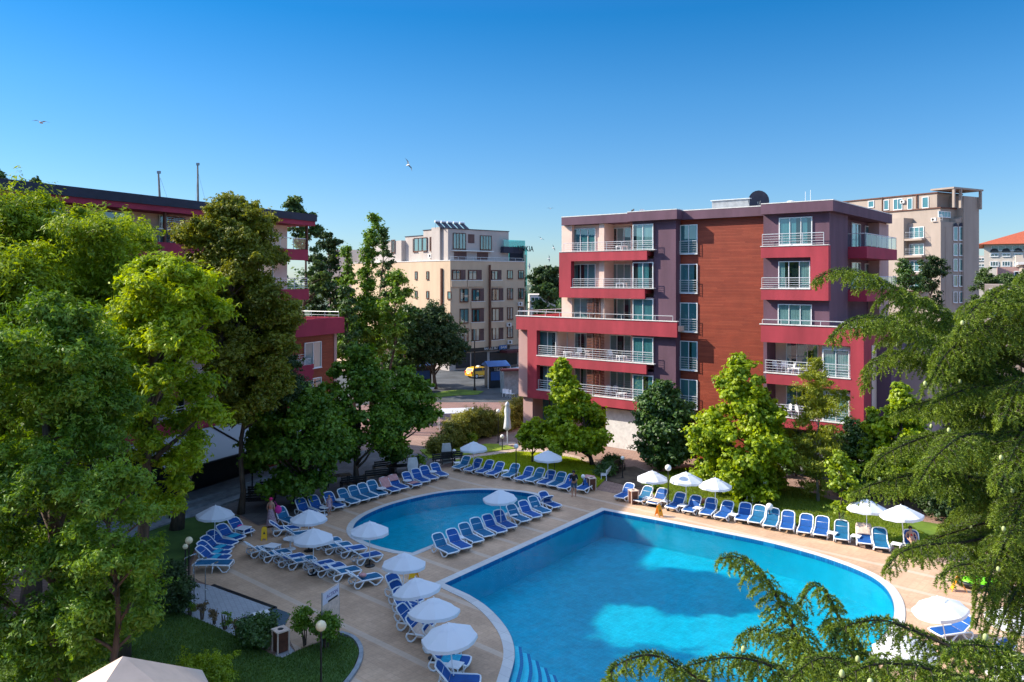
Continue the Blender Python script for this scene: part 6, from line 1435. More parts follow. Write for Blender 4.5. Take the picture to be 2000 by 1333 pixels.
leafy('shrub', 'dark dense shrub beside the shower platform', 33, 330, [(1100, 322, 360), (1130, 300, 385), (1170, 295, 385), (1195, 305, 365)], 'leaf_dark', nblob=16, br=(.28, .4), leaf=.08, dens=55, trunk_r=.05)
leafy('olive_tree', 'olive brown dense tree with leaning trunk standing before the left hotel', 44, 345, [(384, 400, 470), (415, 375, 530), (470, 345, 570), (560, 340, 592), (640, 385, 590), (720, 395, 585), (780, 400, 560), (830, 410, 500)], 'leaf_olive', nblob=80, br=(.16, .24), leaf=.13, dens=70, asp=.5, trunk_r=.32, npuff=22, puff=.36, limbs=16, lean=(3.2, 0))
leafy('evergreen_tree', 'nearly black evergreen tree below the olive brown crown', 47, 470, [(610, 400, 560), (680, 385, 590), (760, 400, 590), (820, 430, 560)], 'leaf_dark', nblob=30, br=(.18, .28), leaf=.13, dens=70, trunk_r=.18, npuff=20)
# plane trees behind the left lounger row
leafy('plane_tree', 'broad dark plane tree directly behind the pink capped woman', 48.5, 603, [(765, 570, 640), (800, 500, 680), (860, 470, 690), (920, 480, 685), (960, 500, 650)], 'leaf_mid', nblob=34, br=(.17, .27), leaf=.17, dens=55, asp=.75, trunk_r=.2, npuff=18, group='plane trees behind the loungers', thi=.85)
leafy('plane_tree', 'plane tree with clear trunk between black benches', 54, 697, [(680, 660, 740), (730, 640, 770), (790, 620, 790), (860, 630, 790), (900, 660, 760)], 'leaf_mid', nblob=36, br=(.17, .27), leaf=.17, dens=55, asp=.75, trunk_r=.19, npuff=18, group='plane trees behind the loungers')
leafy('plane_tree', 'rightmost plane tree of the row left of the lawn', 57, 765, [(720, 770, 815), (760, 740, 850), (810, 720, 862), (870, 730, 862), (905, 750, 830)], 'leaf_mid', nblob=34, br=(.18, .28), leaf=.17, dens=55, asp=.75, trunk_r=.17, npuff=18, group='plane trees behind the loungers')
leafy('plane_tree', 'small plane tree filling behind between the left hotel wing and benches', 62, 640, [(790, 590, 680), (830, 570, 700), (870, 570, 700)], 'leaf_deep', nblob=18, br=(.22, .32), leaf=.18, dens=50, asp=.75, trunk_r=.14, group='plane trees behind the loungers')
# tall thin trees between the hotels
for (px, Y, rows, lb, nb, lm) in ((725, 84, [(420, 712, 745), (440, 720, 750), (500, 690, 745), (560, 680, 755), (640, 680, 775), (700, 700, 770)], 'tall thin ragged tree rising above the beige block roofline', 34, 'leaf_mid'),
                              (757, 80, [(530, 750, 800), (580, 735, 815), (650, 725, 800), (720, 730, 790)], 'thin tree with side tufts against the beige wall', 20, 'leaf_mid'),
                              (690, 78, [(480, 660, 700), (540, 650, 705), (620, 650, 700), (700, 640, 700)], 'ragged tree left of the tall thin tree', 20, 'leaf_mid'),
                              (742, 92, [(445, 735, 765), (500, 735, 770), (600, 730, 780)], 'thin crowned tree close behind the tall thin tree', 12, 'leaf_far')):
    leafy('poplar_tree', lb, Y, px, rows, lm, nblob=nb, br=(.16, .34), leaf=.22, dens=30, asp=.6, trunk_r=.17, npuff=12, puff=.62, hollow=.1, group='tall thin trees between the hotels', limbs=24)
leafy('oak_tree', 'dark round tree shading the barber shop front', 100, 850, [(600, 820, 880), (640, 775, 908), (680, 765, 918), (718, 780, 905)], 'leaf_dark', nblob=48, br=(.2, .3), leaf=.26, dens=48, trunk_r=.25)
leafy('oak_tree', 'olive green tree in front of the lit beige wall', 96, 795, [(600, 760, 830), (650, 735, 830), (700, 725, 820), (730, 730, 810)], 'leaf_deep', nblob=34, br=(.2, .32), leaf=.26, dens=45, trunk_r=.2)
leafy('pine_tree', 'dark tree head poking above the end of the left hotel roof', 74, 600, [(386, 560, 600), (410, 545, 610), (450, 560, 635), (520, 590, 650), (600, 590, 670)], 'leaf_far', nblob=30, br=(.16, .3), leaf=.24, dens=46, trunk_r=.22, npuff=13, group='trees beyond the left hotel')
leafy('pine_tree', 'dense dark tree beyond the left hotel low wing', 82, 640, [(455, 620, 660), (500, 600, 690), (580, 600, 700), (680, 620, 710)], 'leaf_dark', nblob=34, br=(.2, .3), leaf=.26, dens=46, trunk_r=.22, group='trees beyond the left hotel')
leafy('pine_tree', 'bushy mid green tree between low wing and thin trees', 72, 690, [(560, 640, 700), (620, 640, 715), (700, 660, 725)], 'leaf_deep', nblob=18, br=(.2, .32), leaf=.22, dens=46, trunk_r=.15, group='trees beyond the left hotel')
leafy('pine_tree', 'small tree tuft at the top left corner above the big ash', 60, 5, [(335, -12, 6), (370, -30, 30), (420, -40, 60)], 'leaf_deep', nblob=9, br=(.2, .32), leaf=.2, dens=40, trunk_r=.15, group='trees behind the left hotel roof')
leafy('pine_tree', 'light twiggy treetop showing above the left hotel roof', 62, 70, [(352, 62, 80), (365, 50, 90), (420, 40, 110)], 'leaf_far', nblob=8, br=(.2, .32), leaf=.2, dens=36, trunk_r=.12, group='trees behind the left hotel roof')
leafy('pine_tree', 'light green tree beyond the gap beside the crimson hotel', 120, 1068, [(555, 1050, 1085), (580, 1035, 1100), (606, 1035, 1105), (640, 1040, 1105)], 'leaf_far', nblob=18, br=(.22, .34), leaf=.34, dens=40, trunk_r=.2, group='trees in the gap beside the crimson hotel')
leafy('pine_tree', 'dark tree beyond the gap beside the crimson hotel', 170, 1060, [(524, 1040, 1095), (540, 1030, 1110), (580, 1030, 1120)], 'leaf_dark', nblob=18, br=(.22, .34), leaf=.5, dens=40, trunk_r=.25, group='trees in the gap beside the crimson hotel')
# trees in front of the crimson hotel
leafy('maple_tree', 'lime green maple with leaning trunk at the left corner of the crimson hotel', 59, 1158, [(700, 1086, 1104), (735, 1068, 1130), (780, 1050, 1165), (830, 1045, 1205), (865, 1050, 1205), (885, 1075, 1180)], 'leaf_lime', nblob=44, br=(.16, .26), leaf=.19, dens=52, asp=.8, trunk_r=.15, npuff=16, lean=(-1.4, 0), group='trees along the crimson hotel')
leafy('maple_tree', 'small lime green tree left of the leaning maple', 60, 1040, [(820, 1025, 1060), (850, 1005, 1075), (880, 1010, 1075)], 'leaf_lime', nblob=14, br=(.26, .36), leaf=.18, dens=50, asp=.8, trunk_r=.06, group='trees along the crimson hotel')
leafy('linden_tree', 'round dark green glossy tree below the stairwell windows', 58, 1288, [(748, 1270, 1320), (780, 1250, 1350), (830, 1230, 1368), (880, 1228, 1368), (910, 1250, 1340)], 'leaf_deep', nblob=40, br=(.2, .3), leaf=.17, dens=58, asp=.7, trunk_r=.14, npuff=18, group='trees along the crimson hotel')
leafy('maple_tree', 'large lime green maple below the wood cladding', 51, 1468, [(698, 1430, 1460), (730, 1405, 1490), (790, 1375, 1530), (850, 1345, 1550), (900, 1348, 1548), (940, 1355, 1540), (966, 1390, 1525)], 'leaf_lime', nblob=56, br=(.16, .25), leaf=.19, dens=54, asp=.8, trunk_r=.15, npuff=17, group='trees along the crimson hotel')
leafy('honey_locust', 'feathery drooping yellow green tree before the right balconies', 49.5, 1598, [(700, 1575, 1605), (730, 1550, 1630), (790, 1530, 1665), (860, 1528, 1650), (930, 1530, 1640), (965, 1560, 1630)], 'leaf_willow', nblob=58, br=(.17, .27), leaf=.17, dens=60, asp=.22, trunk_r=.09, npuff=14, droop=.7, barkm='bark_pale', depth=1.2, group='trees along the crimson hotel', hollow=.2)
leafy('maple_tree', 'bright lime green tree right of the crimson frame corner', 48.5, 1760, [(750, 1748, 1775), (790, 1730, 1800), (840, 1705, 1820), (900, 1690, 1830), (940, 1690, 1820)], 'leaf_lime', nblob=36, br=(.18, .28), leaf=.2, dens=54, asp=.8, trunk_r=.12, npuff=16, group='trees along the crimson hotel')
leafy('maple_tree', 'smaller dark lime tree tight against the crimson frame corner', 49.5, 1712, [(800, 1688, 1720), (840, 1680, 1740), (900, 1675, 1750), (950, 1680, 1750)], 'leaf_fresh', nblob=22, br=(.22, .32), leaf=.19, dens=54, asp=.8, trunk_r=.09, group='trees along the crimson hotel')
leafy('sapling', 'young thin tree with white trunk guard on the right lawn', 43, 1641, [(885, 1630, 1650), (920, 1605, 1685), (970, 1610, 1690), (1000, 1625, 1680)], 'leaf_fresh', nblob=15, br=(.2, .3), leaf=.15, dens=34, asp=.7, trunk_r=.045, npuff=9, puff=.42)
t = thing('tree_guard', 'pale translucent tube guard round the young tree trunk', 'tree guard', G(1643, 1046)); b = MB(); b.tube([(0, 0, 0), (0, 0, 1.25)], .13, 10, False); b.build('sleeve', 'rail_glass', t); b = MB(); b.tube([(.15, 0, 0), (.15, 0, 1.4)], .025, 5); b.build('stake', 'bark_pale', t)
leafy('shade_tree', 'dark tree filling under the feathery tree beside the shaded path', 51, 1650, [(820, 1640, 1700), (870, 1610, 1730), (930, 1600, 1740), (965, 1620, 1720)], 'leaf_deep', nblob=22, br=(.22, .32), leaf=.19, dens=50, trunk_r=.1)
leafy('shade_tree', 'dark tree in the gap right of the large lime maple', 56, 1555, [(850, 1530, 1580), (890, 1515, 1590), (925, 1520, 1585)], 'leaf_deep', nblob=12, br=(.24, .34), leaf=.18, dens=50, trunk_r=.08)
leafy('shade_tree', 'small dark tree between linden and large lime maple', 57, 1380, [(830, 1350, 1400), (880, 1350, 1410), (915, 1360, 1400)], 'leaf_mid', nblob=12, br=(.24, .34), leaf=.18, dens=50, trunk_r=.08)
# right background
for (px, Y, rows, lb, lm) in ((1815, 95, [(500, 1800, 1835), (520, 1785, 1852), (570, 1780, 1852), (610, 1790, 1840)], 'dark twiggy pine before the tan hotel', 'leaf_dark'), (1765, 90, [(505, 1750, 1775), (540, 1745, 1800), (600, 1745, 1810)], 'dark shrubby tree just right of the crimson hotel roof', 'leaf_deep'),
                              (1925, 120, [(525, 1905, 1935), (545, 1895, 1960), (600, 1890, 1960), (640, 1890, 1930)], 'green trees between tan hotel and small tan building', 'leaf_far'), (1965, 125, [(540, 1945, 1985), (560, 1935, 2010)], 'low green tree below the arched hotel', 'leaf_far'),
                              (1995, 98, [(530, 1985, 2020), (560, 1975, 2030), (590, 1975, 2030)], 'green tree at the right edge beside the small tan building', 'leaf_far'), (1905, 100, [(600, 1890, 1930), (640, 1880, 1930), (700, 1880, 1930)], 'dark tree at the foot of the tan hotel', 'leaf_dark'),
                              (1840, 70, [(640, 1800, 1880), (690, 1790, 1900), (760, 1790, 1900)], 'dark tree behind the cedar above the picket fence', 'leaf_dark'), (1910, 60, [(700, 1860, 1960), (780, 1850, 1970), (860, 1850, 1980)], 'shaded tree behind the cedar at right', 'leaf_dark')):
    leafy('background_tree', lb, Y, px, rows, lm, nblob=24, br=(.2, .32), leaf=.17 * Y / 100 + .02, dens=46, trunk_r=.2, npuff=13, group='trees around the far right buildings')
leafy('background_tree', 'long dark tree mass behind the pool garden at far right', 46, 1900, [(900, 1800, 2060), (960, 1780, 2060), (1010, 1790, 2060)], 'leaf_dark', nblob=26, br=(.2, .3), leaf=.16, dens=46, trunk_r=.1)
# distant tree line as one mass
bl = [((random.uniform(-420, 700)), random.uniform(240, 420), random.uniform(4, 9), random.uniform(5, 9)) for _ in range(190)]
t = thing('far_woodland', 'hazy dark line of distant trees along the horizon', 'woodland', (0, 0, 0)); t['kind'] = 'stuff'
crown('far_woodland', bl, t, 'leaf_far', 1.3, 30, .7, .4, npuff=10)
# shrubs
def bush(name, label, px, py, r, h, mat, leaf=.08, dens=60, nb=14, grp=None, cat='bush', droop=0., asp=.5, npuff=14):
    g = G(px, py); t = thing(name, label, cat, (g.x, g.y, 0), 0, grp); bl = []
    for _ in range(nb):
        a = random.uniform(0, 2 * PI); q = r * .62 * math.sqrt(random.random()); z = h * random.uniform(.28, .72) * (1 - .25 * q / r); bl.append((q * math.cos(a), q * math.sin(a), z, r * random.uniform(.32, .48)))
    crown(name, bl, t, mat, leaf, dens, asp, .4, droop, npuff=npuff, squash=.8)
    b = MB()
    for _ in range(5): a = random.uniform(0, 2 * PI); b.tube(limb_path((.05 * math.cos(a), .05 * math.sin(a), 0), (r * .45 * math.cos(a), r * .45 * math.sin(a), h * .6), .05, 3), [.03, .024, .017, .01], 5)
    b.build('stem', 'bark', t); return t
bush('round_bush', 'clipped bright green round bush at the lower picture edge', 400, 1345, 1.05, 1.15, 'leaf_fresh', .07, 60, 20)
bush('shrub', 'dense dark green shrub beside the litter bin and foot basin', 505, 1262, .85, 1.35, 'leaf_deep', .08, 60, 20)
bush('shrub', 'leafy shrub with bare lower stems left of the notice board', 596, 1262, .62, 2.0, 'leaf_mid', .09, 46, 14, npuff=9)
bush('shrub', 'leafy shrub in front of the notice board behind the globe lamp', 637, 1268, .62, 1.9, 'leaf_mid', .09, 55, 16)
for i, (px, py) in enumerate(((352, 1190), (372, 1205), (395, 1212), (418, 1222), (440, 1232), (463, 1245))):
    bush('twiggy_plant', ['leftmost', 'second from left', 'third from left', 'fourth from left', 'fifth from left', 'rightmost'][i] + ' thin bronze green plant along the shower platform edge', px, py, .30, [.9, .8, 1.25, 1.0, 1.1, .9][i], ('leaf_bronze', 'leaf_mid', 'leaf_bronze')[i % 3], .055, 22, 7, 'thin plants along the shower platform', 'plant', npuff=7)
bush('shrub', 'brown green shrub left of the showers', 322, 1165, .8, 1.3, 'leaf_olive', .08, 55, 14)
bush('clipped_bush', 'clipped dark bush beside the white framed bench, left of two', 1178, 930, .9, 1.15, 'leaf_deep', .09, 60, 14, 'clipped bushes by the lawn'); bush('clipped_bush', 'clipped dark bush near the small dark lamp, right of two', 1198, 912, .8, 1.2, 'leaf_deep', .09, 60, 14, 'clipped bushes by the lawn')
bush('clipped_bush', 'green bush below the leftmost sunlit parasol', 1278, 962, .6, .8, 'leaf_mid', .09, 60, 12, 'clipped bushes by the lawn')
for i, (px, py, r, h) in enumerate(((1700, 955, 1.2, 1.6), (1770, 965, 1.3, 1.8), (1838, 975, 1.4, 2.0), (1905, 985, 1.4, 2.2), (1975, 995, 1.4, 2.2), (1660, 935, 1.0, 1.5))):
    bush('shrub', ['first', 'second', 'third', 'fourth', 'fifth', 'sixth'][i] + ' dark shrub along the shaded path behind the right lawn', px, py, r, h, 'leaf_dark', .13, 50, 14, 'dark shrubs behind the right lawn')
leafy('sapling', 'thin staked sapling behind the middle lawn parasol', 56.5, 1083, [(868, 1072, 1095), (888, 1066, 1100), (900, 1070, 1096)], 'leaf_lime', nblob=8, br=(.26, .36), leaf=.13, dens=34, asp=.7, trunk_r=.03)
# hedge: a run of clipped golden hedge
t = thing('hedge', 'long golden green clipped hedge between the garden and the square', 'hedge', G(930, 865)); bl = []
hp_ = [G(845, 888), G(890, 872), (G(935, 856)), G(975, 843), G(1021, 829)]
for a, b2 in zip(hp_[:-1], hp_[1:]):
    n = 9
    for i in range(n):
        p = a.lerp(b2, (i + random.random()) / n); hh = 2.1 + .5 * math.sin(p.x * 1.3)
        for z in (.4, 1.1, 1.8):
            if z < hh: bl.append((p.x - t.location.x + random.uniform(-.2, .2), p.y - t.location.y + random.uniform(-.2, .2), z * hh / 2.1, .62))
crown('hedge', bl, t, 'leaf_hedge', .12, 55, .45, .45, npuff=14, name2='foliage')
b = MB(); 
for a, b2 in zip(hp_[:-1], hp_[1:]):
    for i in range(5): p = a.lerp(b2, i / 5) - t.location; b.tube([(p.x, p.y, 0), (p.x + .1, p.y, 1.4)], .03, 5)
b.build('stems', 'bark', t)
bush('banana_like_plant', 'pale broad leaved plant in front of the hedge', 922, 868, .6, 1.2, 'leaf_fresh', .28, 40, 8, None, 'plant', .6, .3)

def blades(name, label, poly, n, hgt, wd, mat, zz=.05):
    xs = [p[0] for p in poly]; ys = [max(18, p[1]) for p in poly]; P = []
    x0, x1, y0, y1 = max(-22, min(xs)), min(45, max(xs)), min(ys), max(ys)
    while len(P) < n:
        p = (random.uniform(x0, x1), random.uniform(y0, y1))
        if point_in(p, poly): P.append(p)
    P = np.array(P); c = np.c_[P, np.full(n, zz)]; d = unit(RNG.normal(size=(n, 3)) * np.array([.6, .6, 0]) + np.array([0, 0, 1.0])); w_ = unit(np.cross(d, RNG.normal(size=(n, 3)))) * wd; h_ = hgt * (.5 + RNG.random((n, 1)))
    V = np.empty((n, 3, 3)); V[:, 0] = c - w_; V[:, 1] = c + w_; V[:, 2] = c + d * h_
    tn = np.clip(.5 + .22 * np.sin(P[:, 0] * .9 + np.sin(P[:, 1] * .7) * 2) * np.cos(P[:, 1] * .8) + .2 * RNG.normal(size=n), 0, 1)
    o = mesh_np(name, V.reshape(-1, 3), 3, mat, None, tn); tag(o, label, 'grass', None, 'stuff')
leafmat('blade_lit', (.22, .30, .010, 1), (.50, .58, .02, 1), .4); leafmat('blade_mid', (.09, .15, .010, 1), (.27, .34, .02, 1), .35); leafmat('blade_shade', (.04, .09, .012, 1), (.12, .19, .025, 1), .35)  # one kind of blade: sun and tree shade are put into its three tints
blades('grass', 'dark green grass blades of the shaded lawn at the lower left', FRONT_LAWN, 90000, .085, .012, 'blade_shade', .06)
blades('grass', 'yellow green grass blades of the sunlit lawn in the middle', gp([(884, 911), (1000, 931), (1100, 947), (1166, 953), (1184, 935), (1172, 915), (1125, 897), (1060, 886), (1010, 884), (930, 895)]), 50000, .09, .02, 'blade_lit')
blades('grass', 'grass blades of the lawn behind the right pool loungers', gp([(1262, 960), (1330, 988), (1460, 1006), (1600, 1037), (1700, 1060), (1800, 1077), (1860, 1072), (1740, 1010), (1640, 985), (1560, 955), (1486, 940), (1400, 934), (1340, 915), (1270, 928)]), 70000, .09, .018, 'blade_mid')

# ------------------------------------------------------------------ cedars
def cedar(name, label, base, trunk_pts, branches, top_r, sec=1.15, cones=0, dens=1.0, group=None):
    """branches: list of (list of world points, foliage width, twig start fraction)"""
    o0 = Vector((base[0], base[1], 0)); t = thing(name, label, 'tree', o0, 0, group)
    tb = MB(); tp = [Vector(p) - o0 for p in trunk_pts]; n = len(tp); tb.tube(tp, [top_r * (1 - .78 * i / (n - 1)) for i in range(n)], 9); tb.build('trunk', 'bark', t, True)
    lb = MB(); segs = []; tips = []
    for (pts, wd, fs_) in branches:
        P = [Vector(p) - o0 for p in pts]
        # catmull-rom resample
        Q = []; ext = [P[0]] + P + [P[-1]]
        for i in range(1, len(ext) - 2):
            for k in range(8):
                u = k / 8; a, b_, c, d = ext[i - 1], ext[i], ext[i + 1], ext[i + 2]
                Q.append(.5 * ((2 * b_) + (c - a) * u + (2 * a - 5 * b_ + 4 * c - d) * u * u + (3 * b_ - a - 3 * c + d) * u ** 3))
        Q.append(P[-1]); L_ = [0]
        for a, b_ in zip(Q[:-1], Q[1:]): L_.append(L_[-1] + (b_ - a).length)
        tot = L_[-1]; r0 = .011 * tot + .010
        lb.tube(Q, [max(.006, r0 * (1 - .93 * l / tot)) for l in L_], 6)
        def at(s):
            for i in range(len(Q) - 1):
                if L_[i + 1] >= s: f = (s - L_[i]) / max(1e-6, L_[i + 1] - L_[i]); return Q[i].lerp(Q[i + 1], f), (Q[i + 1] - Q[i]).normalized()
            return Q[-1], (Q[-1] - Q[-2]).normalized()
        s = tot * fs_; side = 1
        for i in range(len(Q) - 1):
            if L_[i] > tot * fs_: q0 = Q[i]; segs.append((*q0, *Q[i + 1], .35)); segs.append((*(q0 + Vector((0, 0, .03))), *(Q[i + 1] + Vector((0, 0, .06))), .3))
        while s < tot:
            f = s / tot; p, d = at(s)
            h = d.cross(Vector((0, 0, 1)))
            if h.length < .2: h = Vector((1, 0, 0)) if abs(d.x) < .7 else Vector((0, 1, 0))
            h.normalize(); side = -side
            ln = 1.08 * wd * sec * (min(1, (1 - f) * 1.9 + .16)) * min(1, .45 + (f - fs_) * 3.0) * random.uniform(.7, 1.15)
            dr = (d * random.uniform(.5, .95) + h * side * random.uniform(.75, 1.1) + Vector((0, 0, random.uniform(-.08, .30)))).normalized()
            m_ = 5; q = p.copy(); pts2 = [q.copy()]; dd = dr.copy()
            for j in range(m_): dd = (dd + Vector((0, 0, -.06 - .10 * j))).normalized(); q = q + dd * ln / m_; pts2.append(q.copy())
            lb.tube(pts2, [.010, .009, .007, .006, .004, .003], 4, False)
            # twigs on the secondary
            k = max(3, int(ln / (.075 / dens)))
            for j in range(k):
                u = (j + .5) / k * m_; i0 = min(m_ - 1, int(u)); pp_ = pts2[i0].lerp(pts2[i0 + 1], u - i0); ds = (pts2[i0 + 1] - pts2[i0]).normalized()
                hh = ds.cross(Vector((0, 0, 1))); hh = hh.normalized() if hh.length > .1 else Vector((1, 0, 0)); sd = 1 if j % 2 else -1
                tl = min(.46, .16 + ln * .28) * (1 - .55 * j / k) * random.uniform(.7, 1.3)
                td = (ds * .7 + hh * sd * .8 + Vector((0, 0, random.uniform(-.5, .15)))).normalized()
                segs.append((*pp_, *(pp_ + td * tl * .55 + Vector((0, 0, -.01))), f)); segs.append((*(pp_ + td * tl * .55), *(pp_ + td * tl + Vector((0, 0, -.10 * tl / .2))), min(1, f + .25)))
            for j in range(1, m_ + 1):
                if random.random() < .3: q0 = pts2[j]; segs.append((*q0, *(q0 + Vector((random.uniform(-.04, .04), random.uniform(-.04, .04), -random.uniform(.10, .22)))), .9))
            segs.append((*pts2[-2], *pts2[-1], 1.0)); e = pts2[-1]; segs.append((*e, *(e + dd * .12 + Vector((0, 0, -.10))), 1.0))
            if random.random() < .3: tips.append((p + dr * ln * .35 + Vector((0, 0, .05))))
            s += .12 / dens * random.uniform(.8, 1.25) * (1 + .3 * (1 - f))
    lb.build('branches', 'bark_dark', t)
    A = np.array(segs); a, b_, f = A[:, :3], A[:, 3:6], A[:, 6]; ln = np.linalg.norm(b_ - a, axis=1)
    cnt = np.maximum(2, (ln / .018).astype(int)); idx = np.repeat(np.arange(len(A)), cnt * 4); m = len(idx)
    u = RNG.random(m); c = a[idx] + (b_[idx] - a[idx]) * u[:, None]; d = unit(b_ - a)[idx]
    e = unit(RNG.normal(size=(m, 3)) + np.array([0, 0, .35])); nd = unit(e * .85 + d * .55)
    S = .035 + .04 * RNG.random(m); w_ = unit(np.cross(nd, RNG.normal(size=(m, 3)))) * .0095
    V = np.empty((m, 3, 3)); V[:, 0] = c - w_; V[:, 1] = c + w_; V[:, 2] = c + nd * S[:, None]
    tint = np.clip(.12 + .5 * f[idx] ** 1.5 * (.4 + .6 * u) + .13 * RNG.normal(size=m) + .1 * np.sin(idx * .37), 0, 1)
    mesh_np('foliage', V.reshape(-1, 3), 3, 'needle', t, tint)
    random.shuffle(tips)
    for p in tips[:cones]:
        b = MB(); b.lathe([(.0, -.055), (.028, -.045), (.040, -.01), (.036, .03), (.018, .055), (0, .06)], 8, (p.x, p.y, p.z + .06)); b.build('cone', 'cone_green', t, True)
    return t
Yc = 20.5
def WP(l): return [W(*q) for q in l]
tx = 2035
br = []
def B(pts, wd=1.0, fs=.12): br.append((WP(pts), wd, fs))
B([(tx, 735, 21), (1900, 650, 20.5), (1790, 585, 20.3), (1700, 540, 20.2), (1640, 528, 20.1), (1592, 545, 20)], .85, .18)
B([(tx, 750, 21), (1900, 690, 19.8), (1800, 650, 19.2), (1720, 622, 19), (1660, 628, 18.8), (1622, 662, 18.7)], 1.05, .16)
B([(tx, 780, 21), (1920, 730, 20.5), (1820, 700, 20.6), (1750, 690, 20.8), (1700, 715, 20.9), (1688, 752, 21)], .9, .2)
B([(tx, 730, 21), (1930, 680, 22), (1840, 640, 22.6), (1770, 610, 23), (1700, 640, 23.2)], 1.0, .15)
B([(tx, 720, 21), (1980, 660, 19.5), (1920, 640, 18.4), (1850, 690, 17.8), (1810, 760, 17.6)], .9, .1)
B([(tx, 690, 21), (1990, 620, 19.6), (1950, 585, 18.6), (1905, 600, 18), (1870, 650, 17.6)], .8, .1)
B([(tx, 650, 21), (2000, 590, 20), (1970, 560, 19), (1930, 580, 18.4)], .7, .1)
B([(tx, 800, 21), (1960, 760, 19.5), (1890, 760, 18.5), (1820, 790, 18)], 1.0, .1)
B([(tx, 830, 21), (1950, 800, 20.5), (1860, 780, 20.6), (1790, 790, 20.8), (1740, 815, 21)], .85, .15)
B([(tx, 860, 21), (1930, 850, 20), (1830, 850, 19.4), (1765, 870, 19.0), (1720, 895, 18.8), (1700, 920, 18.8)], 1.0, .12)
B([(tx, 890, 21), (1950, 890, 21.5), (1860, 900, 22), (1790, 920, 22.3), (1730, 960, 22.4)], 1.0, .12)
B([(tx, 900, 21), (1960, 860, 19), (1890, 850, 17.9), (1830, 890, 17.2), (1790, 950, 17)], .9, .1)
B([(tx, 940, 21), (1940, 940, 19.8), (1850, 925, 19.2), (1775, 930, 18.9), (1710, 945, 18.7), (1670, 962, 18.6)], .95, .12)
B([(tx, 980, 21), (1960, 1010, 20.4), (1880, 1035, 20.1), (1820, 1055, 20), (1765, 1085, 19.9)], .9, .12)
B([(tx, 1010, 21), (1960, 1040, 19), (1880, 1060, 18.2), (1810, 1065, 17.8), (1760, 1080, 17.5), (1732, 1110, 17.3)], .8, .12)
B([(tx, 1050, 21), (1990, 1080, 18.6), (1930, 1100, 17.4), (1870, 1105, 16.8), (1835, 1130, 16.5)], .7, .1)
B([(tx, 1000, 21), (1990, 1020, 18.4), (1950, 1080, 17.2), (1925, 1160, 16.6), (1905, 1230, 16.3)], .65, .1)
B([(tx, 1090, 21), (2000, 1130, 18.5), (1970, 1180, 17.2), (1945, 1250, 16.6), (1930, 1300, 16.4)], .7, .1)
B([(tx, 1120, 21), (2010, 1180, 18), (1990, 1240, 17), (1960, 1290, 16.4)], .5, .1)
B([(tx, 840, 21), (2010, 840, 18.6), (1980, 880, 17), (1950, 950, 16.2)], .9, .1)
B([(tx, 930, 21), (2010, 950, 18.6), (1985, 1000, 17), (1960, 1060, 16.2)], .8, .1)
B([(tx, 760, 21), (2010, 740, 19), (1985, 760, 17.6), (1960, 820, 16.8)], .9, .1)
B([(tx, 620, 21), (2030, 570, 20.4), (2015, 535, 20), (1990, 550, 19.7)], .5, .1)
for (a, b_, c) in ((700, 1880, 710), (760, 1870, 790), (830, 1860, 850), (900, 1850, 910), (980, 1900, 1000), (640, 1930, 650)):
    B([(tx, a, 21), ((tx + b_) / 2 + 20, (a + c) / 2 - 22, 22.5), (b_, c - 12, 23.3), (b_ - 60, c + 25, 23.6)], 1.15, .08)
cb = W(tx, 800, 21)
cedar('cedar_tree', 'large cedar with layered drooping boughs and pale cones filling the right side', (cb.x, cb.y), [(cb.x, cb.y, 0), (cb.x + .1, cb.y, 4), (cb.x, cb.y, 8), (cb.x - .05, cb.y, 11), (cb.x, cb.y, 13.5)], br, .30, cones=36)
br = []
B([(1760, 1500, 14.5), (1660, 1370, 14.3), (1580, 1275, 14.1), (1530, 1190, 13.9), (1490, 1125, 13.7), (1445, 1090, 13.5), (1405, 1092, 13.4)], .62, .12)
B([(1760, 1500, 14.5), (1690, 1350, 14.8), (1650, 1240, 15), (1620, 1170, 15.1), (1590, 1145, 15), (1560, 1185, 14.9)], .55, .15)
B([(1740, 1520, 14.4), (1640, 1400, 13.4), (1560, 1330, 12.8), (1490, 1295, 12.4), (1420, 1285, 12.2), (1345, 1300, 12)], .62, .12)
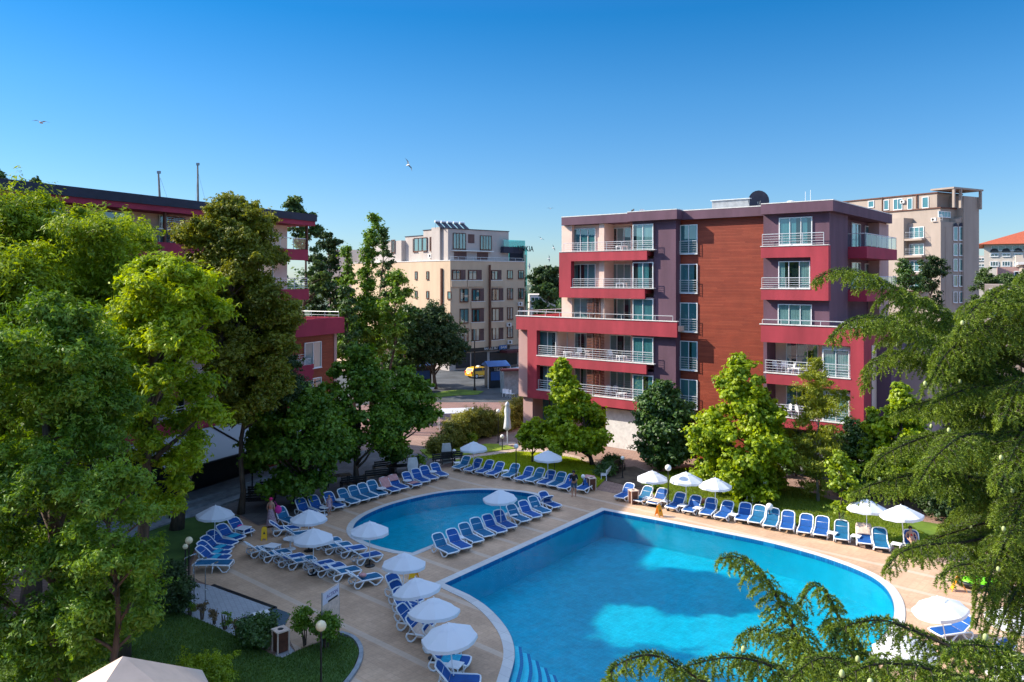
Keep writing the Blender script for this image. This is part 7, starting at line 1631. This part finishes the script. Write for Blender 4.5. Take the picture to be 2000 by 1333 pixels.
B([(1740, 1540, 14.4), (1560, 1440, 12.6), (1430, 1370, 11.6), (1340, 1310, 11.2), (1270, 1280, 11), (1205, 1300, 10.9), (1188, 1330, 10.9)], .62, .12)
B([(1750, 1480, 14.4), (1640, 1330, 15), (1560, 1260, 15.4), (1480, 1230, 15.6), (1440, 1250, 15.7)], .6, .12)
B([(1770, 1480, 14.5), (1700, 1330, 13.2), (1640, 1290, 12.6), (1590, 1290, 12.2), (1540, 1330, 12)], .6, .1)
B([(1780, 1500, 14.5), (1760, 1380, 15), (1700, 1290, 15.2), (1650, 1230, 15.3), (1610, 1225, 15.3)], .5, .1)
b0 = W(1790, 1450, 14.5)
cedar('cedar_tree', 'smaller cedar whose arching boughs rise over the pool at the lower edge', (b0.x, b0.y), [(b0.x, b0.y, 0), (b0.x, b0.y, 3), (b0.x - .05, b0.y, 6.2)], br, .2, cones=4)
br = []
B([(2120, 1420, 12.5), (1980, 1330, 12.6), (1880, 1275, 12.8), (1790, 1235, 13), (1720, 1212, 13.1), (1650, 1225, 13.2), (1622, 1262, 13.2)], .62, .12)
B([(2120, 1440, 12.5), (1980, 1370, 12), (1870, 1325, 11.7), (1780, 1300, 11.5), (1700, 1300, 11.4), (1640, 1330, 11.3)], .72, .12)
B([(2120, 1460, 12.5), (1990, 1420, 11), (1880, 1380, 10.4), (1790, 1350, 10), (1700, 1350, 9.8)], .7, .1)
B([(2120, 1400, 12.5), (2020, 1310, 12), (1950, 1270, 11.8), (1890, 1260, 11.7), (1850, 1280, 11.6)], .5, .1)
B([(2120, 1430, 12.5), (2040, 1380, 11), (1960, 1345, 10.4), (1880, 1335, 10.2), (1820, 1350, 10)], .6, .1)
B([(2120, 1480, 12.5), (1990, 1440, 9.8), (1900, 1400, 9), (1800, 1380, 8.8)], .6, .1)
b0 = W(2150, 1420, 12.5)
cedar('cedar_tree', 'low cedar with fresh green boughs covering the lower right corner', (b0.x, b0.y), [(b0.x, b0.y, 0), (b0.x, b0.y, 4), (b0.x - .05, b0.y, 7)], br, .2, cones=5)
0 and print('LEAVES', sum(NL), 'POLYS', sum(len(o.data.polygons) for o in bpy.data.objects if o.type=='MESH'))
